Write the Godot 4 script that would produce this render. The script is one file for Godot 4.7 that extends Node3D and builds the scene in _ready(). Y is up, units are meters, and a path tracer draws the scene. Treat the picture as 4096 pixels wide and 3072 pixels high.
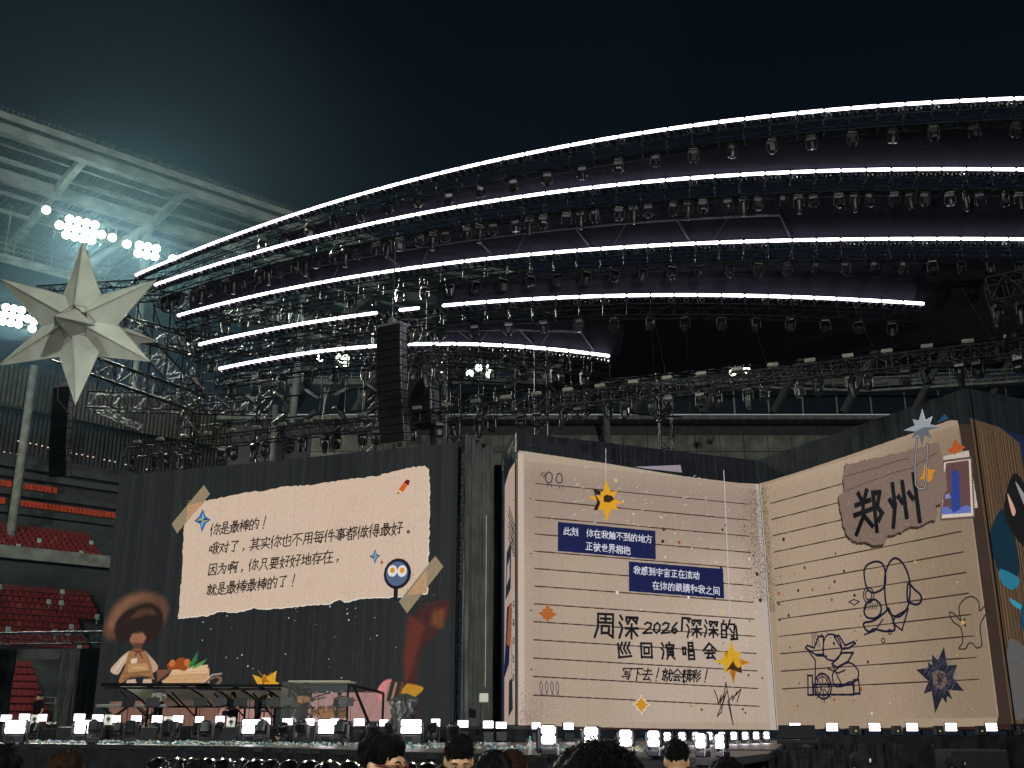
extends Node3D

# ---------------------------------------------------------------- shapes
class Shape:
	var v := PackedVector3Array()
	var n := PackedVector3Array()
	var uv := PackedVector2Array()

	func tri(a: Vector3, b: Vector3, c: Vector3) -> void:      # a, b, c run counter-clockwise seen from outside
		var k := (b - a).cross(c - a).normalized()
		v.append(a); v.append(c); v.append(b)
		n.append(k); n.append(k); n.append(k)

	func tri_smooth(a: Vector3, b: Vector3, c: Vector3, na: Vector3, nb: Vector3, nc: Vector3) -> void:
		v.append(a); v.append(c); v.append(b)
		n.append(na); n.append(nc); n.append(nb)

	func quad(a: Vector3, b: Vector3, c: Vector3, d: Vector3) -> void:
		tri(a, b, c); tri(a, c, d)

	func box(c: Vector3, s: Vector3, b := Basis.IDENTITY) -> void:
		var h := s * 0.5
		var p := []
		for i in 8:
			p.append(c + b * Vector3(h.x if i & 1 else -h.x, h.y if i & 2 else -h.y, h.z if i & 4 else -h.z))
		quad(p[4], p[5], p[7], p[6]); quad(p[1], p[0], p[2], p[3]); quad(p[5], p[1], p[3], p[7])
		quad(p[0], p[4], p[6], p[2]); quad(p[6], p[7], p[3], p[2]); quad(p[0], p[1], p[5], p[4])

	func soft_box(c: Vector3, s: Vector3, e: float, b := Basis.IDENTITY) -> void:   # a box with chamfered edges
		var h := s * 0.5
		var q := func(x: int, y: int, z: int, axis: int) -> Vector3:
			var o := Vector3(h.x * x, h.y * y, h.z * z)
			if axis != 0: o.x -= e * x
			if axis != 1: o.y -= e * y
			if axis != 2: o.z -= e * z
			return c + b * o
		for s1 in [-1, 1]:
			var fx := [q.call(s1, -1, -1, 0), q.call(s1, 1, -1, 0), q.call(s1, 1, 1, 0), q.call(s1, -1, 1, 0)]
			var fy := [q.call(-1, s1, -1, 1), q.call(-1, s1, 1, 1), q.call(1, s1, 1, 1), q.call(1, s1, -1, 1)]
			var fz := [q.call(-1, -1, s1, 2), q.call(1, -1, s1, 2), q.call(1, 1, s1, 2), q.call(-1, 1, s1, 2)]
			for f in [fx, fy, fz]:
				if s1 > 0: quad(f[0], f[1], f[2], f[3])
				else: quad(f[3], f[2], f[1], f[0])
		for a in [-1, 1]:
			for d in [-1, 1]:
				var e1 := [q.call(a, d, -1, 0), q.call(a, d, 1, 0), q.call(a, d, 1, 1), q.call(a, d, -1, 1)]
				var e2 := [q.call(a, -1, d, 2), q.call(a, 1, d, 2), q.call(a, 1, d, 0), q.call(a, -1, d, 0)]
				var e3 := [q.call(-1, a, d, 1), q.call(1, a, d, 1), q.call(1, a, d, 2), q.call(-1, a, d, 2)]
				for f in [e1, e2, e3]:
					if a * d > 0: quad(f[3], f[2], f[1], f[0])
					else: quad(f[0], f[1], f[2], f[3])
				for k in [-1, 1]:
					var t := [q.call(a, d, k, 0), q.call(a, d, k, 1), q.call(a, d, k, 2)]
					if a * d * k > 0: tri(t[0], t[1], t[2])
					else: tri(t[2], t[1], t[0])

	func bar(a: Vector3, b: Vector3, w: float, h: float, up := Vector3.UP) -> void:
		var z := (b - a).normalized()
		var u := up if absf(z.dot(up)) < 0.98 else Vector3.RIGHT
		var x := u.cross(z).normalized()
		box((a + b) * 0.5, Vector3(w, h, a.distance_to(b)), Basis(x, z.cross(x), z))

	func tube(a: Vector3, b: Vector3, r0: float, r1: float, sides := 8, caps := true) -> void:
		var z := (b - a).normalized()
		var x := (Vector3.UP if absf(z.y) < 0.95 else Vector3.RIGHT).cross(z).normalized()
		var y := z.cross(x)
		for i in sides:
			var t0 := TAU * i / sides
			var t1 := TAU * (i + 1) / sides
			var d0 := x * cos(t0) + y * sin(t0)
			var d1 := x * cos(t1) + y * sin(t1)
			tri_smooth(a + d0 * r0, a + d1 * r0, b + d1 * r1, d0, d1, d1)
			tri_smooth(a + d0 * r0, b + d1 * r1, b + d0 * r1, d0, d1, d0)
			if caps:
				tri(a, a + d1 * r0, a + d0 * r0); tri(b, b + d0 * r1, b + d1 * r1)

	func path(p: Array, r: float, sides := 6) -> void:
		for i in p.size() - 1:
			tube(p[i], p[i + 1], r, r, sides, i == 0 or i == p.size() - 2)

	func lathe(prof: Array, seg := 12, xf := Transform3D.IDENTITY) -> void:   # profile of Vector2(radius, y), from bottom to top
		for k in prof.size() - 1:
			var p: Vector2 = prof[k]
			var q: Vector2 = prof[k + 1]
			var slope := Vector2(q.y - p.y, -(q.x - p.x)).normalized()
			for i in seg:
				var t0 := TAU * i / seg
				var t1 := TAU * (i + 1) / seg
				var c0 := Vector3(cos(t0), 0, -sin(t0))
				var c1 := Vector3(cos(t1), 0, -sin(t1))
				var a := xf * (c0 * p.x + Vector3.UP * p.y)
				var b := xf * (c1 * p.x + Vector3.UP * p.y)
				var c := xf * (c1 * q.x + Vector3.UP * q.y)
				var d := xf * (c0 * q.x + Vector3.UP * q.y)
				var n0 := xf.basis * (c0 * slope.x + Vector3.UP * slope.y)
				var n1 := xf.basis * (c1 * slope.x + Vector3.UP * slope.y)
				if p.x > 0.0001: tri_smooth(a, b, c, n0, n1, n1)
				if q.x > 0.0001: tri_smooth(a, c, d, n0, n1, n0)

	func ball(c: Vector3, r: Vector3, seg := 12, rings := 8) -> void:
		for j in rings:
			for i in seg:
				var p := []
				for k in [[i, j], [i + 1, j], [i + 1, j + 1], [i, j + 1]]:
					var th: float = TAU * k[0] / seg
					var ph: float = PI * k[1] / rings - PI / 2
					p.append(Vector3(cos(th) * cos(ph), sin(ph), -sin(th) * cos(ph)))
				var nn := p.map(func(d): return (d / r).normalized())
				if j > 0: tri_smooth(c + p[0] * r, c + p[1] * r, c + p[2] * r, nn[0], nn[1], nn[2])
				if j < rings - 1: tri_smooth(c + p[0] * r, c + p[2] * r, c + p[3] * r, nn[0], nn[2], nn[3])

	func prism(poly: PackedVector2Array, depth: float, xf := Transform3D.IDENTITY) -> void:   # outline in x and y, from z = 0 back to -depth
		var p := poly.duplicate()
		if Geometry2D.is_polygon_clockwise(p): p.reverse()
		var t := Geometry2D.triangulate_polygon(p)
		for i in range(0, t.size(), 3):
			var a := Vector3(p[t[i]].x, p[t[i]].y, 0)
			var b := Vector3(p[t[i + 1]].x, p[t[i + 1]].y, 0)
			var c := Vector3(p[t[i + 2]].x, p[t[i + 2]].y, 0)
			if (b - a).cross(c - a).z < 0:
				var s := b
				b = c; c = s
			tri(xf * a, xf * b, xf * c)
			var o := Vector3(0, 0, -depth)
			tri(xf * (a + o), xf * (c + o), xf * (b + o))
		for i in p.size():
			var a := Vector3(p[i].x, p[i].y, 0)
			var e := p[(i + 1) % p.size()]
			var b := Vector3(e.x, e.y, 0)
			var o := Vector3(0, 0, -depth)
			quad(xf * a, xf * (a + o), xf * (b + o), xf * b)

	func sheet(grid: Array, smooth := true) -> void:    # rows of points; counter-clockwise is row 0 to row 1 then along
		var nor := []
		for j in grid.size():
			var row := []
			for i in grid[j].size():
				var dx: Vector3 = grid[j][mini(i + 1, grid[j].size() - 1)] - grid[j][maxi(i - 1, 0)]
				var dy: Vector3 = grid[mini(j + 1, grid.size() - 1)][i] - grid[maxi(j - 1, 0)][i]
				row.append(dx.cross(dy).normalized())
			nor.append(row)
		for j in grid.size() - 1:
			for i in grid[j].size() - 1:
				tri_smooth(grid[j][i], grid[j][i + 1], grid[j + 1][i + 1], nor[j][i], nor[j][i + 1], nor[j + 1][i + 1])
				tri_smooth(grid[j][i], grid[j + 1][i + 1], grid[j + 1][i], nor[j][i], nor[j + 1][i + 1], nor[j + 1][i])

	func mesh() -> ArrayMesh:
		var a := []
		a.resize(Mesh.ARRAY_MAX)
		a[Mesh.ARRAY_VERTEX] = v
		a[Mesh.ARRAY_NORMAL] = n
		if uv.size() == v.size(): a[Mesh.ARRAY_TEX_UV] = uv
		var m := ArrayMesh.new()
		m.add_surface_from_arrays(Mesh.PRIMITIVE_TRIANGLES, a)
		return m

# ---------------------------------------------------------------- scene helpers
var rng := RandomNumberGenerator.new()
var taken := {}
var made := {}

func numbered(called: String) -> String:
	var k: int = taken.get(called, 0)
	taken[called] = k + 1
	return called if k == 0 else "%s_%03d" % [called, k]

func tag(o: Node3D, label: String, category: String, group := "", kind := "") -> Node3D:
	if label: o.set_meta("label", label)
	if category: o.set_meta("category", category)
	if group: o.set_meta("group", group)
	if kind: o.set_meta("kind", kind)
	return o

func thing(called: String, label: String, category: String, where := Vector3.ZERO, turn := 0.0, group := "") -> Node3D:
	var o := Node3D.new()
	o.name = numbered(called)
	add_child(o)
	o.position = where
	o.rotation.y = turn
	return tag(o, label, category, group)

func node_of(called: String, shape: Variant, m: Material) -> MeshInstance3D:
	var o := MeshInstance3D.new()
	o.mesh = shape.mesh() if shape is Shape else shape
	o.material_override = m
	o.name = called
	return o

func part(called: String, shape: Variant, m: Material, parent: Node, where := Vector3.ZERO) -> MeshInstance3D:
	var o := node_of(called, shape, m)
	parent.add_child(o, true)
	o.position = where
	return o

func single(called: String, shape: Variant, m: Material, label: String, category: String, where := Vector3.ZERO, group := "") -> MeshInstance3D:
	var o := node_of(numbered(called), shape, m)
	add_child(o)
	o.position = where
	tag(o, label, category, group)
	return o

func structure(called: String, shape: Variant, m: Material, label := "") -> MeshInstance3D:
	var o := node_of(numbered(called), shape, m)
	add_child(o)
	tag(o, label, "", "", "structure")
	return o

func copy(o: Node3D, where: Vector3, turn := 0.0, label := "", group := "") -> Node3D:
	var c: Node3D = o.duplicate()
	var plain := String(o.name)
	var cut := RegEx.create_from_string("_[0-9]{3}$")
	c.name = numbered(cut.sub(plain, ""))
	add_child(c)
	c.position = where
	c.rotation = Vector3(0, turn, 0)
	if label: c.set_meta("label", label)
	if group: c.set_meta("group", group)
	return c

# ---------------------------------------------------------------- materials
var mats := {}
func lin(r: float, g: float, b: float) -> Color:
	return Color(r, g, b).linear_to_srgb()

func paint(called: String, c: Color, rough := 0.6, metal := 0.0) -> StandardMaterial3D:
	var m := StandardMaterial3D.new()
	m.resource_name = called
	m.albedo_color = c
	m.roughness = rough
	m.metallic = metal
	mats[called] = m
	return m

func noise_texture(freq: float, lo: float, hi: float, size := 256, octaves := 4, seed_ := 1, kind := FastNoiseLite.TYPE_SIMPLEX_SMOOTH) -> NoiseTexture2D:
	var f := FastNoiseLite.new()
	f.noise_type = kind
	f.frequency = freq
	f.fractal_octaves = octaves
	f.seed = seed_
	var t := NoiseTexture2D.new()
	t.width = size; t.height = size
	t.seamless = true
	t.noise = f
	var g := Gradient.new()
	g.set_color(0, Color(lo, lo, lo)); g.set_color(1, Color(hi, hi, hi))
	t.color_ramp = g
	return t

func grainy(m: StandardMaterial3D, t: Texture2D, scale := Vector3.ONE, bump: Texture2D = null, depth := 0.0) -> StandardMaterial3D:
	m.albedo_texture = t
	m.uv1_triplanar = true
	m.uv1_world_triplanar = true
	m.uv1_scale = scale
	if bump:
		m.heightmap_enabled = true
		m.heightmap_texture = bump
		m.heightmap_scale = depth
	return m

func glow(called: String, c: Color, energy: float) -> StandardMaterial3D:
	var m := paint(called, Color(0.6, 0.6, 0.6), 0.4)
	m.emission_enabled = true
	m.emission = c
	m.emission_energy_multiplier = energy
	return m

func make_materials() -> void:
	var cloud := noise_texture(0.02, 0.6, 1.0, 256, 5, 3)
	var fine := noise_texture(0.15, 0.7, 1.0, 256, 3, 5)
	var scrub := noise_texture(0.05, 0.35, 1.0, 512, 6, 9)
	paint("black_steel", lin(0.011, 0.0115, 0.014), 0.42, 0.5)
	paint("truss_steel", lin(0.024, 0.026, 0.03), 0.5, 0.6)
	paint("bright_truss", lin(0.1, 0.105, 0.115), 0.45, 0.8)
	paint("fixture", lin(0.007, 0.007, 0.009), 0.42, 0.0)
	paint("fixture_glass", lin(0.012, 0.014, 0.018), 0.06, 0.0)
	paint("fixture_ring", lin(0.2, 0.19, 0.22), 0.3, 0.7)
	paint("pale_case", lin(0.26, 0.26, 0.23), 0.5)
	grainy(paint("scrim", lin(0.055, 0.06, 0.088), 0.75), noise_texture(0.06, 0.0, 1.0, 512, 5, 21), Vector3(3.2, 0.12, 0.12), scrub, 1.5)
	grainy(paint("black_cloth", lin(0.012, 0.012, 0.014), 0.85), cloud, Vector3(0.5, 0.5, 0.5), scrub, 3.0)
	grainy(paint("skirt", lin(0.022, 0.022, 0.027), 0.7), cloud, Vector3(0.4, 0.4, 0.4), scrub, 4.0)
	grainy(paint("grey_cloth", lin(0.13, 0.138, 0.135), 0.8), cloud, Vector3(0.3, 0.12, 0.3), scrub, 4.0)
	grainy(paint("deck", lin(0.04, 0.04, 0.037), 0.38), scrub, Vector3(0.35, 0.35, 0.35))
	grainy(paint("pitch", lin(0.05, 0.052, 0.05), 0.8), cloud, Vector3(0.2, 0.2, 0.2))
	grainy(paint("concrete", lin(0.2, 0.205, 0.2), 0.85), cloud, Vector3(0.12, 0.12, 0.12))
	grainy(paint("dark_concrete", lin(0.07, 0.078, 0.078), 0.9), cloud, Vector3(0.1, 0.1, 0.1))
	grainy(paint("parapet", lin(0.34, 0.35, 0.32), 0.8), cloud, Vector3(0.15, 0.15, 0.15))
	grainy(paint("wall_panel", lin(0.42, 0.41, 0.36), 0.7), cloud, Vector3(0.08, 0.08, 0.08))
	grainy(paint("tan_slat", lin(0.15, 0.125, 0.095), 0.7), cloud, Vector3(0.2, 0.2, 0.2))
	grainy(paint("dark_slat", lin(0.05, 0.052, 0.054), 0.6), cloud, Vector3(0.2, 0.2, 0.2))
	grainy(paint("roof_steel", lin(0.5, 0.54, 0.52), 0.55, 0.1), cloud, Vector3(0.1, 0.1, 0.1))
	grainy(paint("roof_sheet", lin(0.2, 0.24, 0.25), 0.5, 0.2), cloud, Vector3(0.08, 0.08, 0.08))
	paint("rail", lin(0.3, 0.32, 0.3), 0.5, 0.5)
	paint("glass_band", lin(0.02, 0.03, 0.045), 0.15, 0.0)
	grainy(paint("seat_red", lin(0.34, 0.022, 0.024), 0.5), cloud, Vector3(0.6, 0.6, 0.6))
	grainy(paint("seat_orange", lin(0.42, 0.07, 0.03), 0.5), cloud, Vector3(0.6, 0.6, 0.6))
	paint("seat_grey", lin(0.42, 0.47, 0.45), 0.5)
	var ivory := grainy(paint("star_panel", lin(0.8, 0.82, 0.75), 0.6), noise_texture(0.012, 0.78, 1.0, 256, 4, 31), Vector3(0.25, 0.25, 0.25))
	ivory.backlight_enabled = true
	ivory.backlight = Color(0.55, 0.55, 0.45)
	paint("star_frame", lin(0.4, 0.41, 0.38), 0.4, 0.3)
	grainy(paint("grille", lin(0.012, 0.0125, 0.014), 0.6), fine, Vector3(6, 6, 6))
	paint("cabinet", lin(0.018, 0.018, 0.021), 0.55)
	paint("rigging", lin(0.2, 0.19, 0.23), 0.4, 0.5)
	paint("clear_sheet", lin(0.85, 0.82, 0.72), 0.4).albedo_color.a = 0.7
	mats["clear_sheet"].backlight_enabled = true
	mats["clear_sheet"].backlight = Color(0.9, 0.88, 0.8)
	mats["clear_sheet"].transparency = BaseMaterial3D.TRANSPARENCY_ALPHA
	paint("acrylic", lin(0.8, 0.82, 0.8), 0.05).albedo_color.a = 0.03
	mats["acrylic"].transparency = BaseMaterial3D.TRANSPARENCY_ALPHA
	paint("foil", lin(0.07, 0.075, 0.07), 0.3, 0.4)
	paint("chrome", lin(0.6, 0.58, 0.5), 0.15, 1.0)
	paint("brass", lin(0.6, 0.4, 0.13), 0.25, 1.0)
	paint("drum_shell", lin(0.45, 0.16, 0.04), 0.3)
	paint("skin", lin(0.5, 0.28, 0.18), 0.5).subsurf_scatter_enabled = true
	mats["skin"].subsurf_scatter_strength = 0.08
	var lock := noise_texture(0.09, 0.25, 1.0, 256, 4, 41)
	grainy(paint("hair_black", lin(0.012, 0.011, 0.011), 0.38), lock, Vector3(20, 3, 20), lock, 1.2)
	grainy(paint("hair_brown", lin(0.07, 0.028, 0.014), 0.38), lock, Vector3(20, 3, 20), lock, 1.2)
	grainy(paint("cap_cloth", lin(0.013, 0.014, 0.014), 0.8), fine, Vector3(12, 12, 12))
	grainy(paint("shirt_black", lin(0.014, 0.014, 0.016), 0.85), fine, Vector3(8, 8, 8))
	grainy(paint("shirt_yellow", lin(0.5, 0.3, 0.05), 0.8), fine, Vector3(8, 8, 8))
	grainy(paint("shirt_pink", lin(0.45, 0.2, 0.3), 0.8), fine, Vector3(8, 8, 8))
	grainy(paint("shirt_white", lin(0.6, 0.6, 0.58), 0.8), fine, Vector3(8, 8, 8))
	grainy(paint("trousers", lin(0.02, 0.022, 0.03), 0.85), fine, Vector3(8, 8, 8))
	paint("eye_white", lin(0.6, 0.58, 0.55), 0.2)
	paint("eye_dark", lin(0.01, 0.008, 0.007), 0.1)
	paint("lip", lin(0.35, 0.12, 0.1), 0.5)
	paint("frame_red", lin(0.2, 0.03, 0.03), 0.3)
	paint("clip_cyan", lin(0.1, 0.5, 0.6), 0.3)
	paint("phone", lin(0.02, 0.02, 0.025), 0.15)
	paint("mask_cloth", lin(0.06, 0.065, 0.07), 0.8)
	paint("wire", lin(0.03, 0.03, 0.03), 0.6)
	paint("water_cap", lin(0.1, 0.5, 0.5), 0.4)
	paint("bottle_clear", lin(0.75, 0.78, 0.78), 0.1).albedo_color.a = 0.3
	mats["bottle_clear"].transparency = BaseMaterial3D.TRANSPARENCY_ALPHA
	paint("paper_white", lin(0.62, 0.62, 0.56), 0.7)
	paint("print_black", lin(0.02, 0.02, 0.02), 0.7)
	for dull in ["skirt", "black_cloth", "grille", "cap_cloth", "cabinet", "hair_black", "hair_brown", "shirt_black", "trousers", "black_steel", "scrim"]:
		mats[dull].metallic_specular = 0.2
	glow("tube_glow", Color(0.97, 0.93, 1.0), 7.0)
	glow("blinder_glow", Color(1.0, 0.95, 1.0), 4.0)
	glow("flood_glow", Color(0.93, 1.0, 0.9), 11.0)
	glow("work_glow", Color(1.0, 0.97, 0.8), 9.0)
	glow("orange_glow", Color(1.0, 0.3, 0.1), 0.17)
	mats["orange_glow"].albedo_color = lin(0.12, 0.03, 0.012)
	glow("dot_glow", Color(1.0, 0.85, 0.7), 1.2)
	glow("line_glow", Color(0.95, 1.0, 1.0), 0.22)
	glow("arrow_glow", Color(0.75, 0.8, 0.1), 0.8)

# ---------------------------------------------------------------- pictures shown on the LED screens (metres from the lower left corner of each screen)
const ART := {
	"paper": [4.27,4.92,4.27,6.66,4.19,8.0,4.13,9.23,4.21,10.3,5.32,10.37,6.38,10.47,7.49,10.61,8.53,10.59,9.4,10.72,10.27,10.7,11.13,10.68,12.11,10.75,13.08,10.79,14.18,10.81,15.12,10.95,15.79,11.08,16.65,11.08,16.85,10.93,16.92,9.95,16.94,7.58,16.93,5.53,16.48,5.49,15.59,5.44,14.02,5.48,12.96,5.33,12.68,5.45,12.15,5.29,11.2,5.27,9.95,5.2,8.83,5.17,8.32,5.26,7.54,5.11,6.52,5.16,5.87,5.0,4.91,4.96],
	"tape_a": [3.4,9.37,5.05,11.14,5.45,10.67,3.77,8.89],
	"tape_b": [15.61,5.23,17.27,7.09,17.67,6.62,16.02,4.72],
	"text1": [5.92,8.95,8.58,9.1],
	"text2": [5.94,8.05,15.97,8.42],
	"text3": [5.96,7.08,12.58,7.35],
	"text4": [5.99,6.15,10.32,6.38],
	"textsize": [6.01,8.85,5.96,9.33],
	"crystal_a": [5.11,9.97,5.31,9.6,5.62,9.42,5.37,9.28,5.17,8.85,5.04,9.26,4.68,9.42,4.95,9.63],
	"crystal_b": [14.38,7.55,14.47,7.31,14.65,7.24,14.49,7.13,14.39,6.9,14.29,7.14,14.1,7.24,14.29,7.32],
	"spark": [14.72,7.09,14.76,6.97,14.83,6.93,14.76,6.9,14.73,6.81,14.7,6.9,14.63,6.94,14.69,6.97],
	"pencil_body": [15.43,10.13,15.74,10.5,15.96,10.42,15.64,9.98],
	"pencil_tip": [15.38,9.91,15.43,10.13,15.64,9.98],
	"pencil_end": [15.69,10.44,15.81,10.54,15.97,10.48,15.91,10.26],
	"pan": [15.5,6.58,15.52,5.99],
	"pan2": [15.5,6.58,16.07,6.55],
	"egg1": [15.18,6.77,15.19,6.53],
	"egg2": [15.71,6.7,15.71,6.45],
	"pan_handle": [15.24,6.07,15.37,6.06,15.4,5.67,15.26,5.67],
	"ladle": [15.89,5.95,15.9,5.83],
	"hat": [0.09,4.61,0.19,5.18,0.56,5.74,1.16,6.12,1.97,6.28,2.74,6.17,3.29,5.94,3.65,5.57,3.7,5.15,3.55,4.74,3.24,4.51,2.42,4.54,1.51,4.38,0.96,4.12,0.44,4.04,0.17,4.23],
	"hat_in": [0.71,4.41,0.84,4.97,1.32,5.38,2.05,5.63,2.63,5.66,3.19,5.4,3.44,4.97,3.45,4.6,3.27,4.24,2.96,3.97,2.28,3.85,1.58,3.89,1.03,4.02],
	"ball": [1.12,4.21,1.5,4.48,2.19,4.55,2.9,4.43,3.19,4.22,3.13,3.96,2.75,3.81,2.18,3.76,1.58,3.87,1.24,4.04],
	"dress": [1.74,3.52,2.56,3.5,2.97,2.96,3.22,2.32,3.29,2.19,2.7,2.33,1.9,2.3,1.42,2.06,1.28,2.22,1.55,2.81],
	"slv_a": [1.77,3.52,1.36,3.32,1.0,3.0,0.74,2.73,0.79,2.55,1.19,2.45,1.43,2.81,1.68,3.13],
	"slv_b": [2.56,3.5,2.93,3.24,3.32,2.91,3.41,2.68,3.2,2.51,2.96,2.6,2.8,2.97],
	"leg_a": [1.66,1.94,1.74,2.21,2.2,2.25,2.38,1.93],
	"leg_b": [2.61,1.93,2.66,2.24,3.11,2.24,3.21,1.92],
	"bow": [1.71,3.52,1.91,3.56,2.55,3.53,2.5,3.45,2.33,3.46,2.54,3.15,2.49,3.13,2.22,3.41,2.07,3.26,2.01,3.28,2.1,3.46],
	"pocket": [1.71,2.9,2.74,2.94,2.95,2.62,1.76,2.53],
	"crate": [3.32,1.92,4.01,2.31,4.25,2.64,6.24,2.65,6.32,1.88],
	"crate_side": [3.35,2.64,4.25,2.64,3.47,2.1],
	"gummy": [3.9,2.76,3.99,2.94,4.37,3.02,4.48,3.11,4.75,3.15,5.02,2.97,5.07,2.74,4.93,2.56,4.53,2.62,4.14,2.62],
	"leaf_a": [5.08,2.67,5.17,2.92,5.41,3.23,5.54,3.45,5.54,3.04,5.35,2.74],
	"leaf_b": [5.25,2.66,5.56,2.86,6.09,3.07,5.84,2.81,5.47,2.68],
	"ring": [5.93,1.95,6.13,2.15,6.44,2.27,6.81,2.31,6.97,2.13,6.8,1.92,6.48,1.9,6.73,2.05,6.77,2.18,6.55,2.2,6.24,2.06,6.15,1.9],
	"fstar": [8.52,2.33,8.89,2.23,9.03,2.14,9.12,2.34,9.31,2.23,9.76,2.48,9.72,2.03,9.94,1.94,9.7,1.83,8.87,1.84],
	"fstar_c": [9.03,2.1,9.18,2.29,9.3,2.1,9.49,1.97,9.22,2.01,9.08,1.84],
	"macaron_p": [14.75,1.56,14.86,1.81,15.13,2.01,15.41,2.0,15.29,1.72,15.11,1.31,14.83,1.19],
	"macaron_c": [15.41,1.96,16.08,1.97,16.11,1.87,15.91,1.63,15.73,1.18,15.12,1.19,15.22,1.64],
	"macaron_y": [16.09,1.84,16.86,1.68,16.62,1.38,16.16,1.14,15.73,1.22,15.86,1.59],
	"drape_r": [16.29,4.48,16.56,4.9,17.26,5.17,17.97,5.22,17.98,4.47,17.34,3.91,17.48,3.78,17.12,3.58,16.79,3.34,16.63,2.52,16.56,1.7,16.78,0.49,16.69,0.49,16.42,1.7,16.13,1.91,16.18,3.35],
	"board": [11.39,1.5,14.68,1.52,15.69,1.14,15.72,0.34,11.47,0.35],
	"pagel": [-0.04,10.97,0.21,11.04,3.8,11.06,7.95,11.09,11.32,11.06,12.36,11.03,12.25,8.61,12.24,5.01],
	"pagel_b": [-0.35,0.46,-0.46,-0.02,12.08,-0.1,12.2,4.39],
	"box_a": [1.87,8.32,6.61,8.27,6.58,7.03,1.85,7.09],
	"box_b": [5.23,6.86,10.04,6.82,10.01,5.52,5.19,5.6],
	"ta": [2.3,7.96,6.25,7.89],
	"tb": [3.33,7.39,5.15,7.33],
	"tc": [5.62,6.51,8.6,6.45],
	"td": [6.53,5.91,9.62,5.83],
	"tsz": [3.07,7.96,3.08,8.27],
	"gstar": [4.22,10.39,4.43,9.82,4.77,9.9,4.59,9.54,5.09,9.4,4.68,9.28,4.78,9.03,4.44,9.08,4.19,8.46,4.04,9.02,3.78,8.97,3.92,9.31,3.3,9.49,3.93,9.63,3.97,9.93,4.07,9.79],
	"gstar_s": [3.57,9.9,4.07,9.79,3.97,9.93,3.93,9.63,3.7,9.64,3.92,9.31,3.78,8.97,3.58,8.94,3.76,9.35],
	"gstar_c": [4.09,9.59,4.23,9.68,4.5,9.65,4.61,9.51,4.35,9.34,4.09,9.35],
	"tag": [5.63,11.05,8.07,11.37,8.14,11.02,6.53,11.02],
	"string1": [4.26,11.74,4.22,10.39],
	"string2": [10.4,11.36,10.27,4.93],
	"te": [3.99,4.15,5.11,4.13],
	"te2": [6.05,4.11,7.38,4.16],
	"te3": [8.36,4.2,10.11,4.2],
	"tf": [4.89,3.17,9.1,3.23],
	"tg": [4.97,2.21,8.83,2.19],
	"esz": [3.95,3.78,3.98,4.57],
	"fsz": [5.93,2.83,5.96,3.44],
	"gsz": [5.9,1.99,5.92,2.41],
	"brk_l": [8.19,4.58,7.79,4.59,7.73,4.07],
	"brk_r": [10.54,4.33,10.57,3.8,10.24,3.77],
	"ostar": [1.35,4.94,1.45,4.7,1.57,4.71,1.57,4.58,1.79,4.51,1.59,4.41,1.56,4.32,1.47,4.31,1.33,4.18,1.24,4.28,1.12,4.3,1.12,4.4,0.91,4.52,1.12,4.58,1.13,4.69,1.24,4.69],
	"ystar": [5.61,1.41,5.71,1.21,5.84,1.18,5.83,1.08,6.04,0.99,5.83,0.91,5.8,0.79,5.69,0.77,5.6,0.57,5.5,0.77,5.37,0.79,5.37,0.91,5.18,1.01,5.38,1.08,5.39,1.2,5.52,1.21],
	"hstar": [10.26,3.71,10.38,3.27,10.72,3.23,10.59,2.97,11.23,2.81,10.67,2.67,10.72,2.35,10.42,2.45,10.23,1.88,10.05,2.44,9.77,2.36,9.86,2.66,9.27,2.84,9.81,2.95,9.78,3.26,10.03,3.21],
	"hstar_d": [10.57,3.17,9.84,2.38,10.05,2.5,10.72,2.35,10.67,2.65,10.53,2.56,10.37,2.67,10.28,2.88],
	"rockets": [1.04,1.66,1.24,1.68,1.47,1.71,1.67,1.67],
	"sig": [9.22,1.62,9.36,1.3,9.38,1.04,9.57,1.41,9.48,1.09,9.71,1.47,9.65,1.14,9.85,1.57,9.31,0.56,9.52,0.72,9.84,1.95,10.08,0.22,9.88,1.15,10.17,1.42,10.12,1.2,10.39,1.58,10.31,1.42,10.6,1.69,10.35,1.15],
	"bean_a": [1.47,10.41,1.62,10.31,1.59,10.04,1.43,9.94,1.31,10.08,1.34,10.28],
	"bean_b": [1.95,10.4,2.08,10.3,2.08,10.06,1.91,9.99,1.81,10.12,1.85,10.3],
	"sun": [1.2,10.43,1.2,10.29],
	"pager": [0.03,11.04,0.85,10.99,2.89,10.99,7.49,10.88,12.13,11.03,12.34,10.92,12.33,10.14],
	"pager_b": [12.32,6.04,12.3,3.06,12.09,0.13,12.03,-0.11,-0.22,-0.04,-0.02,7.81],
	"scrap": [5.71,10.56,7.43,10.45,8.79,10.37,10.88,10.33,10.89,9.78,10.98,9.04,10.95,8.49,10.58,8.04,10.34,8.04,10.31,7.49,9.82,7.45,9.62,7.37,8.93,7.39,8.19,7.26,7.79,7.28,7.48,6.98,7.0,6.98,6.47,7.18,5.98,7.23,5.45,7.64,5.25,8.35,5.16,9.36,5.47,9.41,5.57,10.07],
	"tear1": [5.59,10.06,7.37,10.05,8.74,10.06,10.14,9.94],
	"tear2": [5.49,9.45,6.59,9.55,8.0,9.62,9.46,9.65,10.64,9.93],
	"zheng": [6.76,8.44,-0.24,15.02],
	"zhou": [8.79,8.42,-0.24,15.02],
	"zsz": [6.65,7.71,6.86,9.19],
	"zw": [5.95,8.59,7.72,8.37],
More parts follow.
